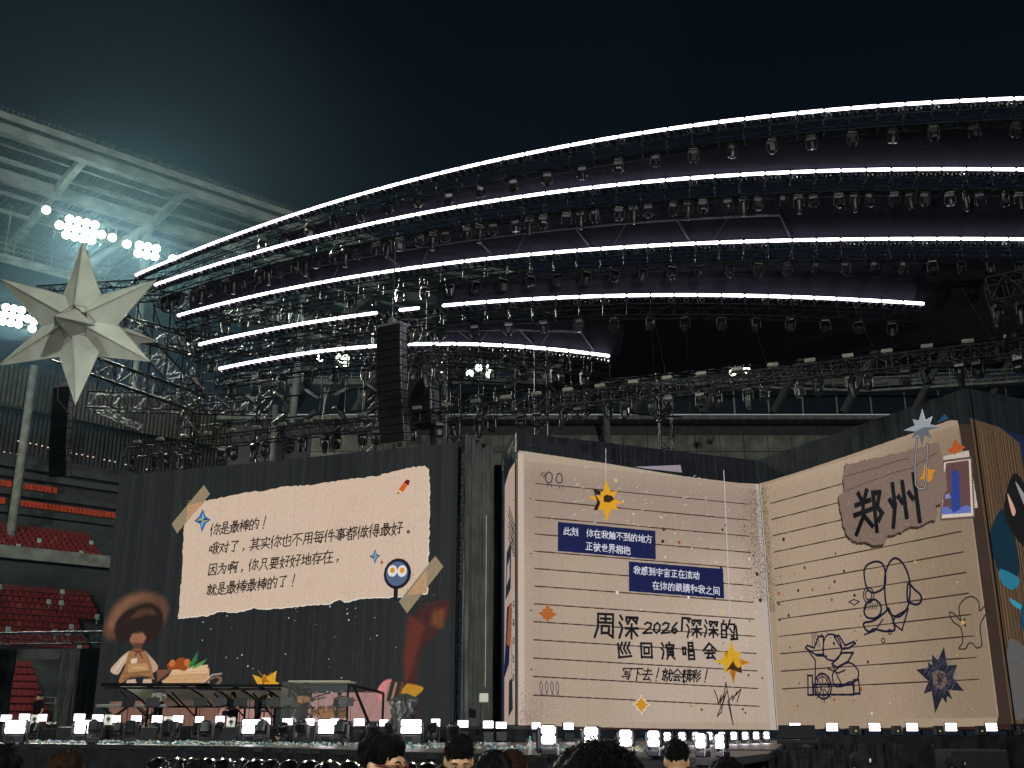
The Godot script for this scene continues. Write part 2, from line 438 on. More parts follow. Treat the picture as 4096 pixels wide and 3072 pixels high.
	"clip": [9.79,10.71,9.51,9.55,9.46,8.97,9.61,8.75,9.86,8.73,9.98,8.92,10.09,9.42,10.28,10.35],
	"sstar": [10.22,11.76,10.32,11.29,10.67,11.35,10.51,11.1,11.06,10.86,10.41,10.88,10.52,10.54,10.2,10.73,9.99,10.34,9.9,10.83,9.53,10.72,9.73,11.0,9.14,11.19,9.77,11.24,9.68,11.51,9.99,11.38],
	"leaf1": [11.62,10.27,11.79,10.02,12.05,9.84,11.75,9.75,11.5,9.68,11.18,9.9,11.4,9.97],
	"leaf2": [10.02,9.63,10.21,9.4,10.52,9.31,10.32,9.11,10.37,9.03,10.11,8.92,10.01,9.06,9.67,9.12,9.88,9.27],
	"stamp2": [10.97,9.73,12.17,9.69,12.24,7.56,10.88,7.67],
	"stamp": [10.94,9.55,12.24,9.4,12.03,7.26,10.49,7.43],
	"stamp_in": [11.05,9.45,12.11,9.34,11.91,7.44,10.57,7.6],
	"tower": [11.25,9.04,11.35,9.13,11.52,9.09,11.61,8.91,11.45,7.66,11.1,7.57,11.04,7.73],
	"cloud": [10.58,7.86,10.85,7.86,11.01,7.73,11.47,7.7,11.71,7.75,11.92,7.66,11.91,7.44,10.57,7.6],
	"cloud2": [10.84,8.32,11.04,8.31,11.08,8.14,10.81,8.14],
	"triangle": [10.84,11.05,11.29,11.31,11.46,11.07],
	"vase": [7.96,6.34,8.29,6.17,8.52,5.78,8.61,5.3,8.49,4.71,8.28,4.36,7.92,4.14,7.6,4.17,7.36,4.35,7.25,4.7,7.27,5.31,7.37,5.78,7.63,6.18],
	"wing": [8.51,5.29,8.82,5.04,9.07,4.81,9.07,4.6,8.86,4.49,8.56,4.56,8.39,4.72],
	"fan": [7.67,4.16,8.37,4.37,7.94,3.61,7.5,3.92],
	"pot": [6.02,4.53,6.2,4.8,6.63,4.9,6.94,4.68,6.93,4.39,6.67,4.2,6.26,4.21,6.07,4.33],
	"cloth": [5.96,4.05,6.52,4.1,7.17,4.37,7.32,4.5,7.43,4.35,7.56,3.87,7.52,3.64,7.0,3.65,6.47,3.77,6.18,3.69,5.96,3.85],
	"flower": [6.24,6.07,6.56,6.32,7.11,6.32,7.37,6.02,7.28,5.36,6.67,5.16,6.29,5.42],
	"dish": [5.76,5.67,5.73,5.49],
	"medal": [6.72,6.23,6.62,5.56],
	"cookie": [10.81,3.95,10.85,4.25,11.18,4.48,11.51,4.49,11.73,4.29,11.73,3.99,12.0,4.13,12.05,3.96,11.68,3.52,11.64,3.1,11.62,2.81,11.39,2.74,11.2,2.92,11.03,2.89,10.89,2.75,10.59,2.77,10.79,2.99,10.79,3.47,10.48,3.71,10.36,4.03,10.53,4.01,10.83,3.73],
	"gate_roof": [2.3,3.32,2.43,3.41,2.85,3.28,3.18,3.72,3.49,3.7,3.47,3.6,3.39,2.98,2.93,3.0,2.56,3.18],
	"gate_roof2": [4.16,3.65,4.43,3.68,4.74,3.26,5.26,3.37,5.34,3.3,4.98,3.15,4.54,3.13],
	"gate_wall": [2.45,3.21,2.86,2.78,2.68,1.39],
	"gate_base": [2.62,1.81,5.0,1.73,4.98,1.34,2.57,1.4],
	"gate_colA": [2.31,2.18,2.59,2.17,2.53,1.39,2.22,1.4],
	"gate_colB": [5.06,1.9,5.34,1.88,5.33,1.37,5.0,1.37],
	"egg_o": [3.95,3.76,4.31,3.64,4.52,3.28,4.45,2.99,4.11,2.71,3.6,2.79,3.4,3.05,3.45,3.4,3.64,3.69],
	"sash": [3.87,2.58,4.52,2.98,5.17,2.95,4.83,2.63,4.15,2.42],
	"wheel": [3.34,2.28,3.21,1.3],
	"wheel2": [2.7,1.81,3.8,1.77],
	"boat": [3.9,2.23,4.83,2.58,5.35,2.26,5.23,1.89,4.72,1.81,4.34,1.68,3.91,1.74],
	"dstar": [9.91,2.88,9.95,2.22,10.42,2.21,10.14,1.79,10.59,1.31,9.87,1.37,10.01,1.04,9.78,1.16,9.71,0.9,9.55,1.12,9.13,0.58,9.08,1.35,8.68,1.27,8.98,1.7,8.44,2.14,9.06,2.18,9.04,2.38,9.25,2.26,9.31,2.63,9.54,2.4],
	"dstar_c": [9.21,2.0,9.52,2.09,9.83,1.97,9.86,1.62,9.53,1.38,9.2,1.56],
}

# handwriting: strokes on a 100 x 100 square, y down; an entry that begins with a name places another glyph in a box x, y, width, height
const GLYPH := {
	"man": [[60,0,10,50],[40,30,40,100]],
	"woman": [[45,0,20,60,90,100],[75,25,60,70,15,100],[0,35,100,30]],
	"wood": [[0,30,100,30],[50,0,50,100],[50,35,5,75],[55,40,95,65]],
	"sun": [[15,5,15,95],[15,5,85,5,85,95],[15,50,85,50],[15,95,85,95]],
	"earth": [[10,35,90,32],[50,0,50,90],[0,95,100,82]],
	"mouth": [[15,15,20,85],[15,15,85,15,80,85],[20,80,80,80]],
	"water": [[20,5,55,20],[5,35,40,48],[10,100,55,60]],
	"hand": [[0,28,100,25],[55,0,55,92,30,82],[0,70,100,50]],
	"eye": [[15,0,15,100],[15,0,85,0,85,100],[15,33,85,33],[15,66,85,66],[15,98,85,98]],
	"ear": [[15,5,15,100],[15,5,85,8,45,42,90,60,50,75]],
	"blue": [[10,8,90,8],[15,22,85,22],[0,36,100,36],[50,0,50,36],[20,48,20,80,10,98],[20,48,82,48,82,96,68,92],[20,64,82,64],[20,78,82,78]],
	"ni": [["man",0,0,34,100],[64,0,40,35],[54,22,97,22,90,38],[70,30,70,92,59,85],[54,50,37,82],[82,50,99,78]],
	"shi": [["sun",22,0,56,42],[5,52,95,52],[50,52,50,92],[52,72,80,72],[28,62,22,85,5,100],[22,80,50,95,98,98]],
	"zui": [["sun",22,0,56,30],[0,36,100,36],[15,36,15,92],[45,36,45,100],[15,53,45,53],[15,70,45,70],[0,94,55,86],[58,48,92,48,55,100],[60,58,98,98]],
	"bang": [["wood",0,0,38,100],[45,15,95,15],[42,30,98,30],[40,46,100,46],[70,0,65,30,40,65],[70,46,98,62],[50,65,90,65],[48,80,92,80],[70,55,70,100]],
	"de": [[22,5,14,20],[6,24,6,96],[6,24,38,24,38,96],[6,58,38,58],[6,95,38,95],[64,0,48,45],[60,22,97,22,88,95,74,85],[64,48,78,65]],
	"wo": [[45,0,5,18],[0,38,100,35],[30,12,30,90,15,80],[0,72,50,55],[58,0,65,60,98,98],[90,45,50,95],[78,8,95,22]],
	"oh": [["mouth",0,25,28,50],["wo",30,0,70,100]],
	"dui": [[5,20,42,20,5,90],[10,40,45,85],[50,35,100,32],[82,0,82,95,65,85],[58,52,70,68]],
	"le": [[15,10,85,8,50,40],[50,40,55,95,30,85]],
	"qi": [[5,18,95,18],[28,0,28,70],[72,0,72,70],[28,36,72,36],[28,53,72,53],[0,72,100,70],[35,78,10,100],[65,78,92,100]],
	"real": [[50,0,55,12],[8,18,5,32],[8,18,95,18,88,32],[30,38,42,48],[22,52,35,60],[5,68,98,66],[58,32,52,68,10,100],[62,75,95,100]],
	"ye": [[0,35,90,20,85,60,70,55],[50,0,50,75],[22,20,22,85,35,95,90,95,98,75]],
	"bu": [[5,8,95,8],[58,8,5,65],[50,35,50,100],[62,40,95,65]],
	"yong": [[20,8,20,60,5,98],[20,8,88,8,88,95,72,88],[20,36,88,36],[20,62,88,62],[54,8,54,98]],
	"mei": [[28,0,8,28],[22,14,92,14],[25,32,20,85,80,85],[28,32,82,32,75,98,60,92],[0,58,100,58],[45,42,55,52],[42,64,52,76]],
	"item": [["man",0,0,34,100],[52,8,38,40],[45,30,92,30],[35,58,100,56],[68,0,68,100]],
	"matter": [[5,12,95,12],[25,24,75,24,75,40,25,40,25,24],[20,52,80,52,80,78],[0,65,100,65],[20,78,80,78],[50,0,50,95,35,88]],
	"dou": [[5,18,55,18],[30,0,30,38],[0,38,62,38],[60,5,5,62],[20,58,20,100],[20,58,52,58,52,100],[20,78,52,78],[20,98,52,98],["ear",66,0,34,100]],
	"zuo": [["man",0,0,28,100],[30,25,62,25],[46,5,46,45],[33,48,33,85],[33,48,60,48,60,85],[33,82,60,82],[75,0,62,35],[70,25,100,25],[92,28,62,98],[70,45,98,98]],
	"get": [[25,0,5,25],[30,25,0,58],[18,45,18,100],["sun",45,0,45,40],[38,50,98,50],[35,68,100,68],[80,50,80,98,65,90],[50,76,60,88]],
	"hao": [["woman",0,5,46,95],[56,8,92,8,74,38],[74,38,76,92,63,85],[48,52,100,48]],
	"yin": [[12,5,12,98],[12,5,90,5,90,98],[12,95,90,95],[28,38,75,36],[52,18,45,60,25,82],[52,50,78,82]],
	"wei": [[25,5,38,18],[5,35,85,32,75,95,55,85],[50,5,40,55,5,98],[52,52,65,70]],
	"ah": [["mouth",0,20,26,55],[32,5,32,98],[32,5,52,5,42,35,54,52,36,62],[56,15,100,12],[88,12,88,95,75,88],["mouth",58,35,22,40]],
	"only": [["mouth",18,0,64,50],[38,58,8,100],[62,58,95,100]],
	"yao": [[5,8,95,8],[15,22,15,48],[15,22,85,22,85,48],[15,47,85,47],[38,8,38,47],[62,8,62,47],[0,65,100,63],[48,50,25,80,88,100],[72,64,55,88,10,100]],
	"di": [["earth",0,8,38,80],[40,45,98,30,92,65,80,62],[72,0,72,75],[52,20,52,82,62,95,98,92,100,75]],
	"cun": [[5,20,95,18],[45,0,5,65],[25,45,25,100],[45,40,85,40,65,58],[65,58,68,95,50,90],[38,70,100,68]],
	"zai": [[5,20,95,18],[45,0,5,65],[25,48,25,100],[45,58,90,56],[66,35,66,92],[38,94,100,92]],
	"jiu": [[25,0,32,12],[2,20,52,18],[12,30,44,30,44,50,12,50,12,30],[30,50,30,92,18,85],[15,62,5,85],[40,62,52,80],[52,38,100,34],[72,5,70,55,50,98],[78,45,78,88,88,95,100,90,100,75],[86,12,95,22]],
	"ci": [[28,10,28,88],[28,45,52,45],[8,35,8,90],[0,95,55,82],[62,5,62,85,72,95,98,92,98,72],[95,30,62,52]],
	"ke": [[28,0,35,12],[0,20,62,18],[35,20,12,48,42,45],[52,40,5,98],[35,72,60,95],[72,15,72,70],[92,2,92,95,78,88]],
	"chu": [[20,0,2,25],[15,12,40,12,32,28],[10,30,8,70,0,98],[10,30,48,30,48,95,40,90],[10,50,48,50],[10,68,48,68],[28,30,28,95],[56,25,56,62],[56,25,96,25,96,62],[56,60,96,60],[76,0,76,90],[52,95,98,85],[88,72,98,95]],
	"dao": [[2,8,62,8],[38,10,12,38,55,35],[45,25,60,42],[5,60,60,58],[32,42,32,88],[0,95,62,85],[74,15,74,70],[94,2,94,95,80,88]],
	"fang": [[48,0,55,14],[0,24,100,22],[42,24,38,60,8,98],[40,50,85,50,75,95,55,88]],
	"right": [[8,8,92,8],[52,8,52,92],[54,48,85,48],[25,40,25,92],[0,94,100,92]],
	"bei": [[20,0,28,12],[2,25,38,25,5,62],[22,45,22,100],[25,50,42,62],[50,20,50,60,38,98],[50,20,96,20,90,32],[72,0,72,48],[52,48,88,48,45,98],[55,58,98,98]],
	"world": [[0,40,100,36],[30,10,30,85],[52,5,52,62],[76,5,76,62],[52,62,76,62],[30,92,95,90]],
	"jie": [[20,0,20,45],[20,0,82,0,82,45],[20,22,82,22],[20,44,82,44],[50,0,50,44],[50,46,2,75],[52,48,98,74],[35,65,30,85,12,100],[66,62,66,100]],
	"hug": [["hand",0,0,34,100],[44,8,44,60,36,98],[44,8,94,8,94,95,84,90],[44,36,94,36],[44,62,94,62],[69,8,69,98]],
	"bao": [["hand",0,0,34,100],[55,0,38,30],[48,18,95,18,90,62,80,58],[46,34,76,34,76,54,46,54],[46,34,46,85,56,96,98,94,98,78]],
	"gan": [[15,12,12,60,0,80],[15,12,95,10],[28,26,55,26],[28,36,28,52,55,52,55,36,28,36],[65,0,75,45,98,62],[90,25,58,62],[80,0,92,8],[15,75,8,95],[28,72,32,95,60,95,65,82],[48,70,55,80],[75,72,90,88]],
	"yu": [[48,0,55,10],[8,18,5,34],[8,18,95,18,88,32],[25,42,78,42],[5,62,98,60],[52,42,52,96,35,88]],
	"cosmos": [[48,0,55,10],[8,16,5,30],[8,16,95,16,88,30],[22,42,22,98],[22,42,80,42,80,98],[22,68,80,68],[22,96,80,96],[50,28,50,96]],
	"liu": [["water",0,0,30,100],[62,0,68,10],[35,18,100,16],[58,18,45,40,85,38],[75,28,90,45],[45,52,42,75,35,98],[65,52,65,96],[84,52,84,88,100,92,100,78]],
	"dong": [[8,15,45,15],[0,38,52,36],[28,38,8,78,45,72],[38,58,52,82],[55,28,98,26,88,95,72,88],[74,0,70,55,48,98]],
	"yan": [["eye",0,5,34,85],[45,5,45,95,62,82],[45,5,88,5,88,42],[45,24,88,24],[45,42,88,42],[58,45,98,98],[92,52,72,66]],
	"jing": [["eye",0,5,32,85],["blue",36,0,64,100]],
	"he": [[42,0,8,14],[0,30,55,28],[28,10,28,100],[28,32,0,70],[30,36,52,58],["mouth",58,20,42,65]],
	"zhi": [[45,0,55,12],[15,28,82,26,5,92],[15,80,40,96,100,94]],
	"jian": [[15,2,22,12],[10,20,10,100],[30,8,92,8,92,96,78,90],[32,34,32,80],[32,34,68,34,68,80],[32,56,68,56],[32,78,68,78]],
	"around": [[15,5,15,60,0,100],[15,5,90,5,90,98,75,90],[30,24,76,24],[25,40,80,40],[52,12,52,40],[34,54,34,84],[34,54,70,54,70,84],[34,82,70,82]],
	"deep": [["water",0,0,30,100],[38,10,38,26],[38,10,98,10,94,24],[58,18,45,38],[75,18,92,34],[35,58,100,56],[67,40,67,100],[65,58,38,90],[70,60,98,88]],
	"xun": [[34,5,16,40,34,70],[62,5,44,40,62,70],[90,5,72,40,90,70],[3,12,6,85],[3,95,98,88]],
	"hui": [[10,8,10,95],[10,8,90,8,90,95],[10,92,90,92],[32,32,32,70,68,70,68,32,32,32]],
	"act": [["water",0,0,28,100],[62,0,68,10],[38,16,36,28],[38,16,98,16,94,28],[45,32,90,32],[45,42,45,76],[45,42,90,42,90,76],[45,58,90,58],[45,75,90,75],[68,32,68,75],[52,82,40,100],[80,82,98,100]],
	"sing": [["mouth",0,22,28,55],["sun",42,0,46,44],["sun",36,50,58,50]],
	"meet": [[50,0,0,45],[50,0,100,42],[25,45,75,45],[10,62,90,60],[48,62,25,92,80,88],[68,72,88,98]],
	"xie": [[8,5,5,22],[8,5,92,5,86,20],[30,25,26,52],[28,36,75,34],[26,54,82,52,74,96,55,90],[5,74,65,72]],
	"xia": [[2,8,98,8],[50,8,50,100],[55,35,80,55]],
	"qu": [[15,22,85,20],[50,0,50,48],[0,50,100,48],[48,50,20,92,75,88],[65,70,88,98]],
	"fine": [[8,12,15,28],[38,10,28,28],[0,40,44,38],[22,0,22,100],[20,42,0,72],[25,45,42,66],["blue",48,0,52,100]],
	"cai": [[50,0,5,12],[10,20,16,30],[28,16,32,28],[50,14,42,28],[0,44,58,42],[30,32,30,100],[28,46,0,82],[32,48,55,76],[92,5,64,32],[94,32,64,62],[98,62,60,98]],
	"zheng": [[20,2,28,16],[50,0,40,18],[8,28,58,24],[0,52,66,46],[34,26,30,60,0,98],[36,62,58,86],["ear",68,4,32,96]],
	"zhou": [[18,10,18,55,5,98],[5,42,12,55],[48,12,48,85],[32,40,40,52],[84,2,84,100],[64,38,72,50]],
	"!": [[58,0,48,72],[46,92,48,98]], ",": [[40,78,50,82,38,100]], ".": [[45,80,60,80,60,95,45,95,45,80]], "_": [],
	"2": [[15,20,40,5,80,15,75,45,10,95,95,90]], "0": [[50,5,20,30,20,75,50,95,80,75,82,30,50,5]], "6": [[70,5,25,50,20,85,55,98,82,78,60,58,25,70]],
}

class Canvas:
	var im: Image
	var k: float          # pixels per metre
	var high: float
	func _init(w: float, h: float, scale: float, back: Color) -> void:
		k = scale; high = h
		im = Image.create(int(w * scale), int(h * scale), false, Image.FORMAT_RGBA8)
		im.fill(back)
	func px(u: float, v: float) -> Vector2:
		return Vector2(u * k, (high - v) * k)
	func fill_px(p: PackedVector2Array, c: Color) -> void:
		var top := 1e9
		var low := -1e9
		for q in p:
			top = minf(top, q.y); low = maxf(low, q.y)
		for y in range(maxi(0, int(floor(top))), mini(im.get_height() - 1, int(ceil(low))) + 1):
			var s := y + 0.5
			var xs := []
			for i in p.size():
				var a := p[i]
				var b := p[(i + 1) % p.size()]
				if (a.y <= s) != (b.y <= s):
					xs.append(a.x + (s - a.y) / (b.y - a.y) * (b.x - a.x))
			xs.sort()
			for i in range(0, xs.size() - 1, 2):
				var x0 := int(round(xs[i]))
				var x1 := int(round(xs[i + 1]))
				if x1 > x0:
					if c.a >= 0.999: im.fill_rect(Rect2i(x0, y, x1 - x0, 1), c)
					else:
						for x in range(maxi(0, x0), mini(im.get_width(), x1)):
							im.set_pixel(x, y, im.get_pixel(x, y).lerp(Color(c, 1.0), c.a))
	func points(a: Array) -> PackedVector2Array:
		var p := PackedVector2Array()
		for i in range(0, a.size(), 2): p.append(px(a[i], a[i + 1]))
		return p
	func fill(a: Array, c: Color) -> void:
		fill_px(points(a), c)
	func disc(u: float, v: float, r: float, c: Color, squash := 1.0) -> void:
		var p := PackedVector2Array()
		var m := px(u, v)
		for i in 16: p.append(m + Vector2(cos(TAU * i / 16), sin(TAU * i / 16) * squash) * r * k)
		fill_px(p, c)
	func line_px(p: PackedVector2Array, w: float, c: Color) -> void:
		for i in p.size() - 1:
			var d := (p[i + 1] - p[i]).normalized() * w * 0.5
			var s := Vector2(-d.y, d.x)
			fill_px(PackedVector2Array([p[i] - d + s, p[i + 1] + d + s, p[i + 1] + d - s, p[i] - d - s]), c)
	func line(a: Array, w: float, c: Color, closed := false) -> void:
		var p := points(a)
		if closed: p.append(p[0])
		line_px(p, w * k, c)
	func ring(u: float, v: float, r: float, w: float, c: Color) -> void:
		var p := PackedVector2Array()
		for i in 25: p.append(px(u, v) + Vector2(cos(TAU * i / 24), sin(TAU * i / 24)) * r * k)
		line_px(p, w * k, c)
	func glyph(g: Array, at: Transform2D, w: float, c: Color, all: Dictionary, box := Rect2(0, 0, 100, 100)) -> void:
		for s in g:
			if s[0] is String:
				var inner := Rect2(box.position + Vector2(s[1], s[2]) / 100.0 * box.size, Vector2(s[3], s[4]) / 100.0 * box.size)
				glyph(all[s[0]], at, w, c, all, inner)
				continue
			var p := PackedVector2Array()
			for i in range(0, s.size(), 2):
				p.append(at * (box.position + Vector2(s[i], s[i + 1]) / 100.0 * box.size))
			line_px(p, w, c)
	func words(keys: String, ends: Array, size: float, w: float, c: Color, all: Dictionary, r: RandomNumberGenerator, slant := 0.12) -> void:
		var list := keys.split(" ")
		var a := px(ends[0], ends[1])
		var b := px(ends[2], ends[3])
		var turn := (b - a).angle()
		for i in list.size():
			var m := a.lerp(b, float(i) / maxf(1.0, list.size() - 1))
			var s := size * k / 100.0 * r.randf_range(0.94, 1.06)
			var x := Vector2.from_angle(turn + r.randf_range(-0.03, 0.03)) * s
			var y := Vector2(-x.y, x.x) - x * slant
			glyph(all[list[i]], Transform2D(x * 0.95, y, m - x * 47.5 - y * 50.0), w * k, c, all)
	func weave(t: Image) -> void:
		for y in range(0, im.get_height(), t.get_height()):
			for x in range(0, im.get_width(), t.get_width()):
				im.blend_rect(t, Rect2i(0, 0, t.get_width(), t.get_height()), Vector2i(x, y))

func weave_tile(dark: float, light: float, stretch: int, seed_: int) -> Image:
	var t := Image.create(256, 256, false, Image.FORMAT_RGBA8)
	var f := FastNoiseLite.new()
	f.seed = seed_
	f.frequency = 0.25
	var r := RandomNumberGenerator.new()
	r.seed = seed_
	for x in 256:
		for y in 256:
			var q := f.get_noise_2d(x, float(y) / stretch) + r.randf_range(-0.4, 0.4)
			t.set_pixel(x, y, Color(0, 0, 0, clampf(-q * dark, 0, 1)) if q < 0 else Color(1, 0.95, 0.9, clampf(q * light, 0, 1)))
	return t

func blotches(c: Canvas, rect: Rect2, count: int, big: float, tones: Array, alpha: float) -> void:
	for i in count:
		var u := rng.randf_range(rect.position.x, rect.end.x)
		var v := rng.randf_range(rect.position.y, rect.end.y)
		var s := rng.randf_range(0.3, 1.0) * big
		var p := []
		for j in 9:
			var q := s * rng.randf_range(0.6, 1.1)
			p.append(u + cos(TAU * j / 9) * q)
			p.append(v + sin(TAU * j / 9) * q * 0.8)
		var t: Color = tones[rng.randi() % tones.size()]
		c.fill(p, Color(t, alpha))

func rgb8(r: int, g: int, b: int) -> Color:
	return Color(r / 255.0, g / 255.0, b / 255.0)

func ragged(a: Array, rough: float) -> Array:      # a torn outline
	var o := []
	var count := a.size() / 2
	for i in count:
		var p := Vector2(a[2 * i], a[2 * i + 1])
		var j := (i + 1) % count
		var q := Vector2(a[2 * j], a[2 * j + 1])
		var steps := maxi(1, int(p.distance_to(q) / 0.12))
		for s in steps:
			var m := p.lerp(q, float(s) / steps) + Vector2(rng.randf_range(-rough, rough), rng.randf_range(-rough, rough))
			o.append(m.x); o.append(m.y)
	return o

func curved(a: Array) -> Array:      # the closed outline through these points
	var o := []
	var count := a.size() / 2
	var at := func(i: int) -> Vector2: return Vector2(a[2 * (i % count)], a[2 * (i % count) + 1])
	for i in count:
		for s in 5:
			var p: Vector2 = at.call(i).cubic_interpolate(at.call(i + 1), at.call(i + count - 1), at.call(i + 2), s / 5.0)
			o.append(p.x); o.append(p.y)
	return o

func soften(c: Canvas, rect: Rect2, much: int) -> void:      # blurs part of the picture: out-of-focus things, page brightness fades
	var p := c.px(rect.position.x, rect.end.y)
	var r := Rect2i(int(p.x), int(p.y), int(rect.size.x * c.k), int(rect.size.y * c.k)).intersection(Rect2i(0, 0, c.im.get_width(), c.im.get_height()))
	var t := c.im.get_region(r)
	t.resize(maxi(2, r.size.x / much), maxi(2, r.size.y / much), Image.INTERPOLATE_LANCZOS)
	t.resize(r.size.x, r.size.y, Image.INTERPOLATE_CUBIC)
	c.im.blit_rect(t, Rect2i(0, 0, r.size.x, r.size.y), r.position)

func left_picture() -> Image:
	var c := Canvas.new(18.27, 12.0, 80.0, rgb8(36, 38, 38))
	for i in 260:      # soft vertical streaks of the woven screen
		var x := rng.randf() * 18.27
		c.fill([x, 0, x, 12, x + rng.randf_range(0.02, 0.3), 12, x + 0.1, 0], Color(rgb8(30, 33, 34) if rng.randf() < 0.6 else rgb8(50, 54, 52), 0.2))
	for i in 18: c.line([i * 1.0 + 0.5, 0, i * 1.0 + 0.55, 12], 0.014, rgb8(58, 63, 61))
	for i in 40:
		c.disc(rng.randf_range(5, 16), rng.randf_range(1.5, 5.2), rng.randf_range(0.012, 0.035), rgb8(225, 232, 240))
	# a red curtain and a yellow lamp at the right, pink sweets below
	c.fill(ART.board, rgb8(168, 128, 122))
	c.fill([0.9, 0.1, 0.9, 1.25, 9.8, 1.3, 9.8, 0.1], rgb8(126, 92, 78))
	for i in 14: c.line([1.0 + i * 0.63, 0.1, 1.05 + i * 0.63, 1.25], 0.03, rgb8(98, 66, 54))
	c.fill([6.4, 0.1, 7.4, 1.35, 9.2, 1.15, 9.8, 0.1], rgb8(176, 134, 124))
	for i in 9:
		c.line([10.5 + i * 0.62, 0.2, 11.2 + i * 0.62, 1.6], 0.03, rgb8(150, 106, 102))
	c.fill(ART.drape_r, rgb8(66, 31, 28))
	c.fill([16.1, 4.7, 16.9, 4.2, 16.5, 3.0, 16.0, 1.4, 15.9, 3.0], rgb8(94, 42, 34))
	c.fill([17.2, 4.8, 17.8, 4.9, 17.7, 4.0, 17.1, 4.2], rgb8(104, 62, 34))
	soften(c, Rect2(15.6, 0.1, 2.5, 5.0), 14)
	c.fill(curved(ART.macaron_y), rgb8(186, 134, 34))
	c.fill(curved(ART.macaron_p), rgb8(214, 128, 134))
	c.fill(curved(ART.macaron_c), rgb8(58, 38, 30))
	for i in 3: c.line([15.05 + i * 0.3, 0.9, 15.3 + i * 0.3, 1.85], 0.11, rgb8(150, 128, 118) if i < 2 else rgb8(96, 66, 50))
	# a plain wooden dress stand in a brown hat and an apron dress
	c.fill(curved(ART.hat), rgb8(92, 64, 50))
	c.fill([0.2,4.7,0.6,5.5,1.3,6.0,2.2,6.1,2.9,5.9,2.2,5.9,1.4,5.6,0.8,5.0,0.6,4.4], rgb8(124, 86, 64))
	soften(c, Rect2(0.05, 3.9, 3.9, 2.5), 16)
	c.fill(curved(ART.hat_in), rgb8(42, 30, 26))
	c.fill([1.5,5.0,2.0,5.4,2.7,5.45,3.1,5.1,2.5,5.15,2.0,5.0], rgb8(78, 52, 40))
	c.fill([1.75, 4.3, 2.35, 4.35, 2.6, 4.1, 2.45, 3.8, 1.85, 3.78, 1.62, 4.0], rgb8(150, 100, 74))
	c.fill([1.9,3.5,2.4,3.5,2.45,3.85,1.85,3.85], rgb8(92, 62, 46))
	soften(c, Rect2(0.4, 3.4, 3.4, 2.6), 9)
	c.fill(curved(ART.slv_a), rgb8(196, 168, 146))
	c.fill(curved(ART.slv_b), rgb8(186, 156, 134))
	c.fill(curved(ART.dress), rgb8(156, 112, 72))
	c.fill(ART.pocket, rgb8(186, 142, 98))
	c.line([1.5, 2.25, 2.2, 2.42, 3.1, 2.3], 0.06, rgb8(120, 82, 52))
	c.fill(ART.leg_a, rgb8(206, 170, 144))
	c.fill(ART.leg_b, rgb8(206, 170, 144))
	c.fill(ART.bow, rgb8(112, 66, 50))
	c.fill([1.85,3.15,2.2,3.18,2.2,2.95,1.85,2.93], rgb8(222, 200, 176))
	# wooden crate, sweets, leaves, a ring and a folded paper star
	c.fill(ART.crate, rgb8(206, 162, 118))
	c.fill([4.3,2.75,6.15,2.8,6.15,2.45,4.1,2.42], rgb8(226, 190, 150))
	c.fill(ART.crate_side, rgb8(120, 78, 58))
	for i in 5: c.line([3.6 + i * 0.1, 2.0 + i * 0.16, 6.15, 2.05 + i * 0.16], 0.015, rgb8(176, 128, 88))
	c.fill(curved(ART.gummy), rgb8(150, 72, 34))
	c.disc(4.18, 2.9, 0.17, rgb8(196, 112, 56)); c.disc(5.0, 2.92, 0.17, rgb8(196, 112, 56))
	c.fill(ART.leaf_a, rgb8(52, 116, 58)); c.fill(ART.leaf_b, rgb8(84, 150, 74))
	c.fill(curved(ART.ring), rgb8(122, 92, 76))
	c.line([6.0, 2.05, 6.4, 2.35, 6.9, 2.4], 0.05, rgb8(224, 206, 192))
	c.fill(ART.fstar, rgb8(222, 164, 44))
	c.fill(ART.fstar_c, rgb8(168, 100, 30))
	c.line([8.8, 2.5, 9.15, 2.15, 9.5, 2.4], 0.03, rgb8(176, 116, 30))
	c.line([0.95, 2.6, 1.25, 2.95, 1.5, 3.25], 0.12, rgb8(216, 192, 170)); c.line([2.0, 2.75, 2.7, 2.72], 0.04, rgb8(222, 180, 134)); c.line([1.5, 2.5, 3.0, 2.55], 0.05, rgb8(132, 92, 58))
	soften(c, Rect2(0.5, 1.8, 6.8, 2.0), 4)
	soften(c, Rect2(14.2, 0.1, 3.6, 2.2), 5)
	# the torn note with its tapes
	var torn := ragged(ART.paper, 0.03)
	var rim := []
	for i in range(0, torn.size(), 2):
		rim.append(torn[i] + 0.035); rim.append(torn[i + 1] - 0.045)
	c.fill(rim, rgb8(238, 226, 208))
	c.fill(torn, rgb8(215, 190, 168))
	blotches(c, Rect2(4.8, 5.6, 11.6, 4.6), 70, 0.6, [rgb8(196, 172, 152), rgb8(218, 198, 178), rgb8(206, 178, 160)], 0.12)
	for t in [ART.tape_a, ART.tape_b]:
		c.fill(t, rgb8(150, 134, 106))
	c.fill([4.2, 9.4, 5.2, 10.3, 5.3, 10.35, 4.24, 10.2], rgb8(190, 150, 112))
	c.fill([16.0, 5.5, 16.9, 6.55, 16.93, 5.55, 16.4, 5.5], rgb8(190, 150, 112))
	blotches(c, Rect2(3.7, 9.2, 1.5, 1.6), 26, 0.08, [rgb8(128, 112, 86), rgb8(172, 154, 122)], 0.35)
	blotches(c, Rect2(15.9, 5.0, 1.5, 1.7), 26, 0.08, [rgb8(128, 112, 86), rgb8(172, 154, 122)], 0.35)
	var ink := rgb8(14, 8, 8)
	c.words("ni shi zui bang de !", ART.text1, 0.55, 0.048, ink, GLYPH, rng)
	c.words("oh dui le , qi real ni ye bu yong mei item matter dou zuo get zui hao .", ART.text2, 0.55, 0.048, ink, GLYPH, rng)
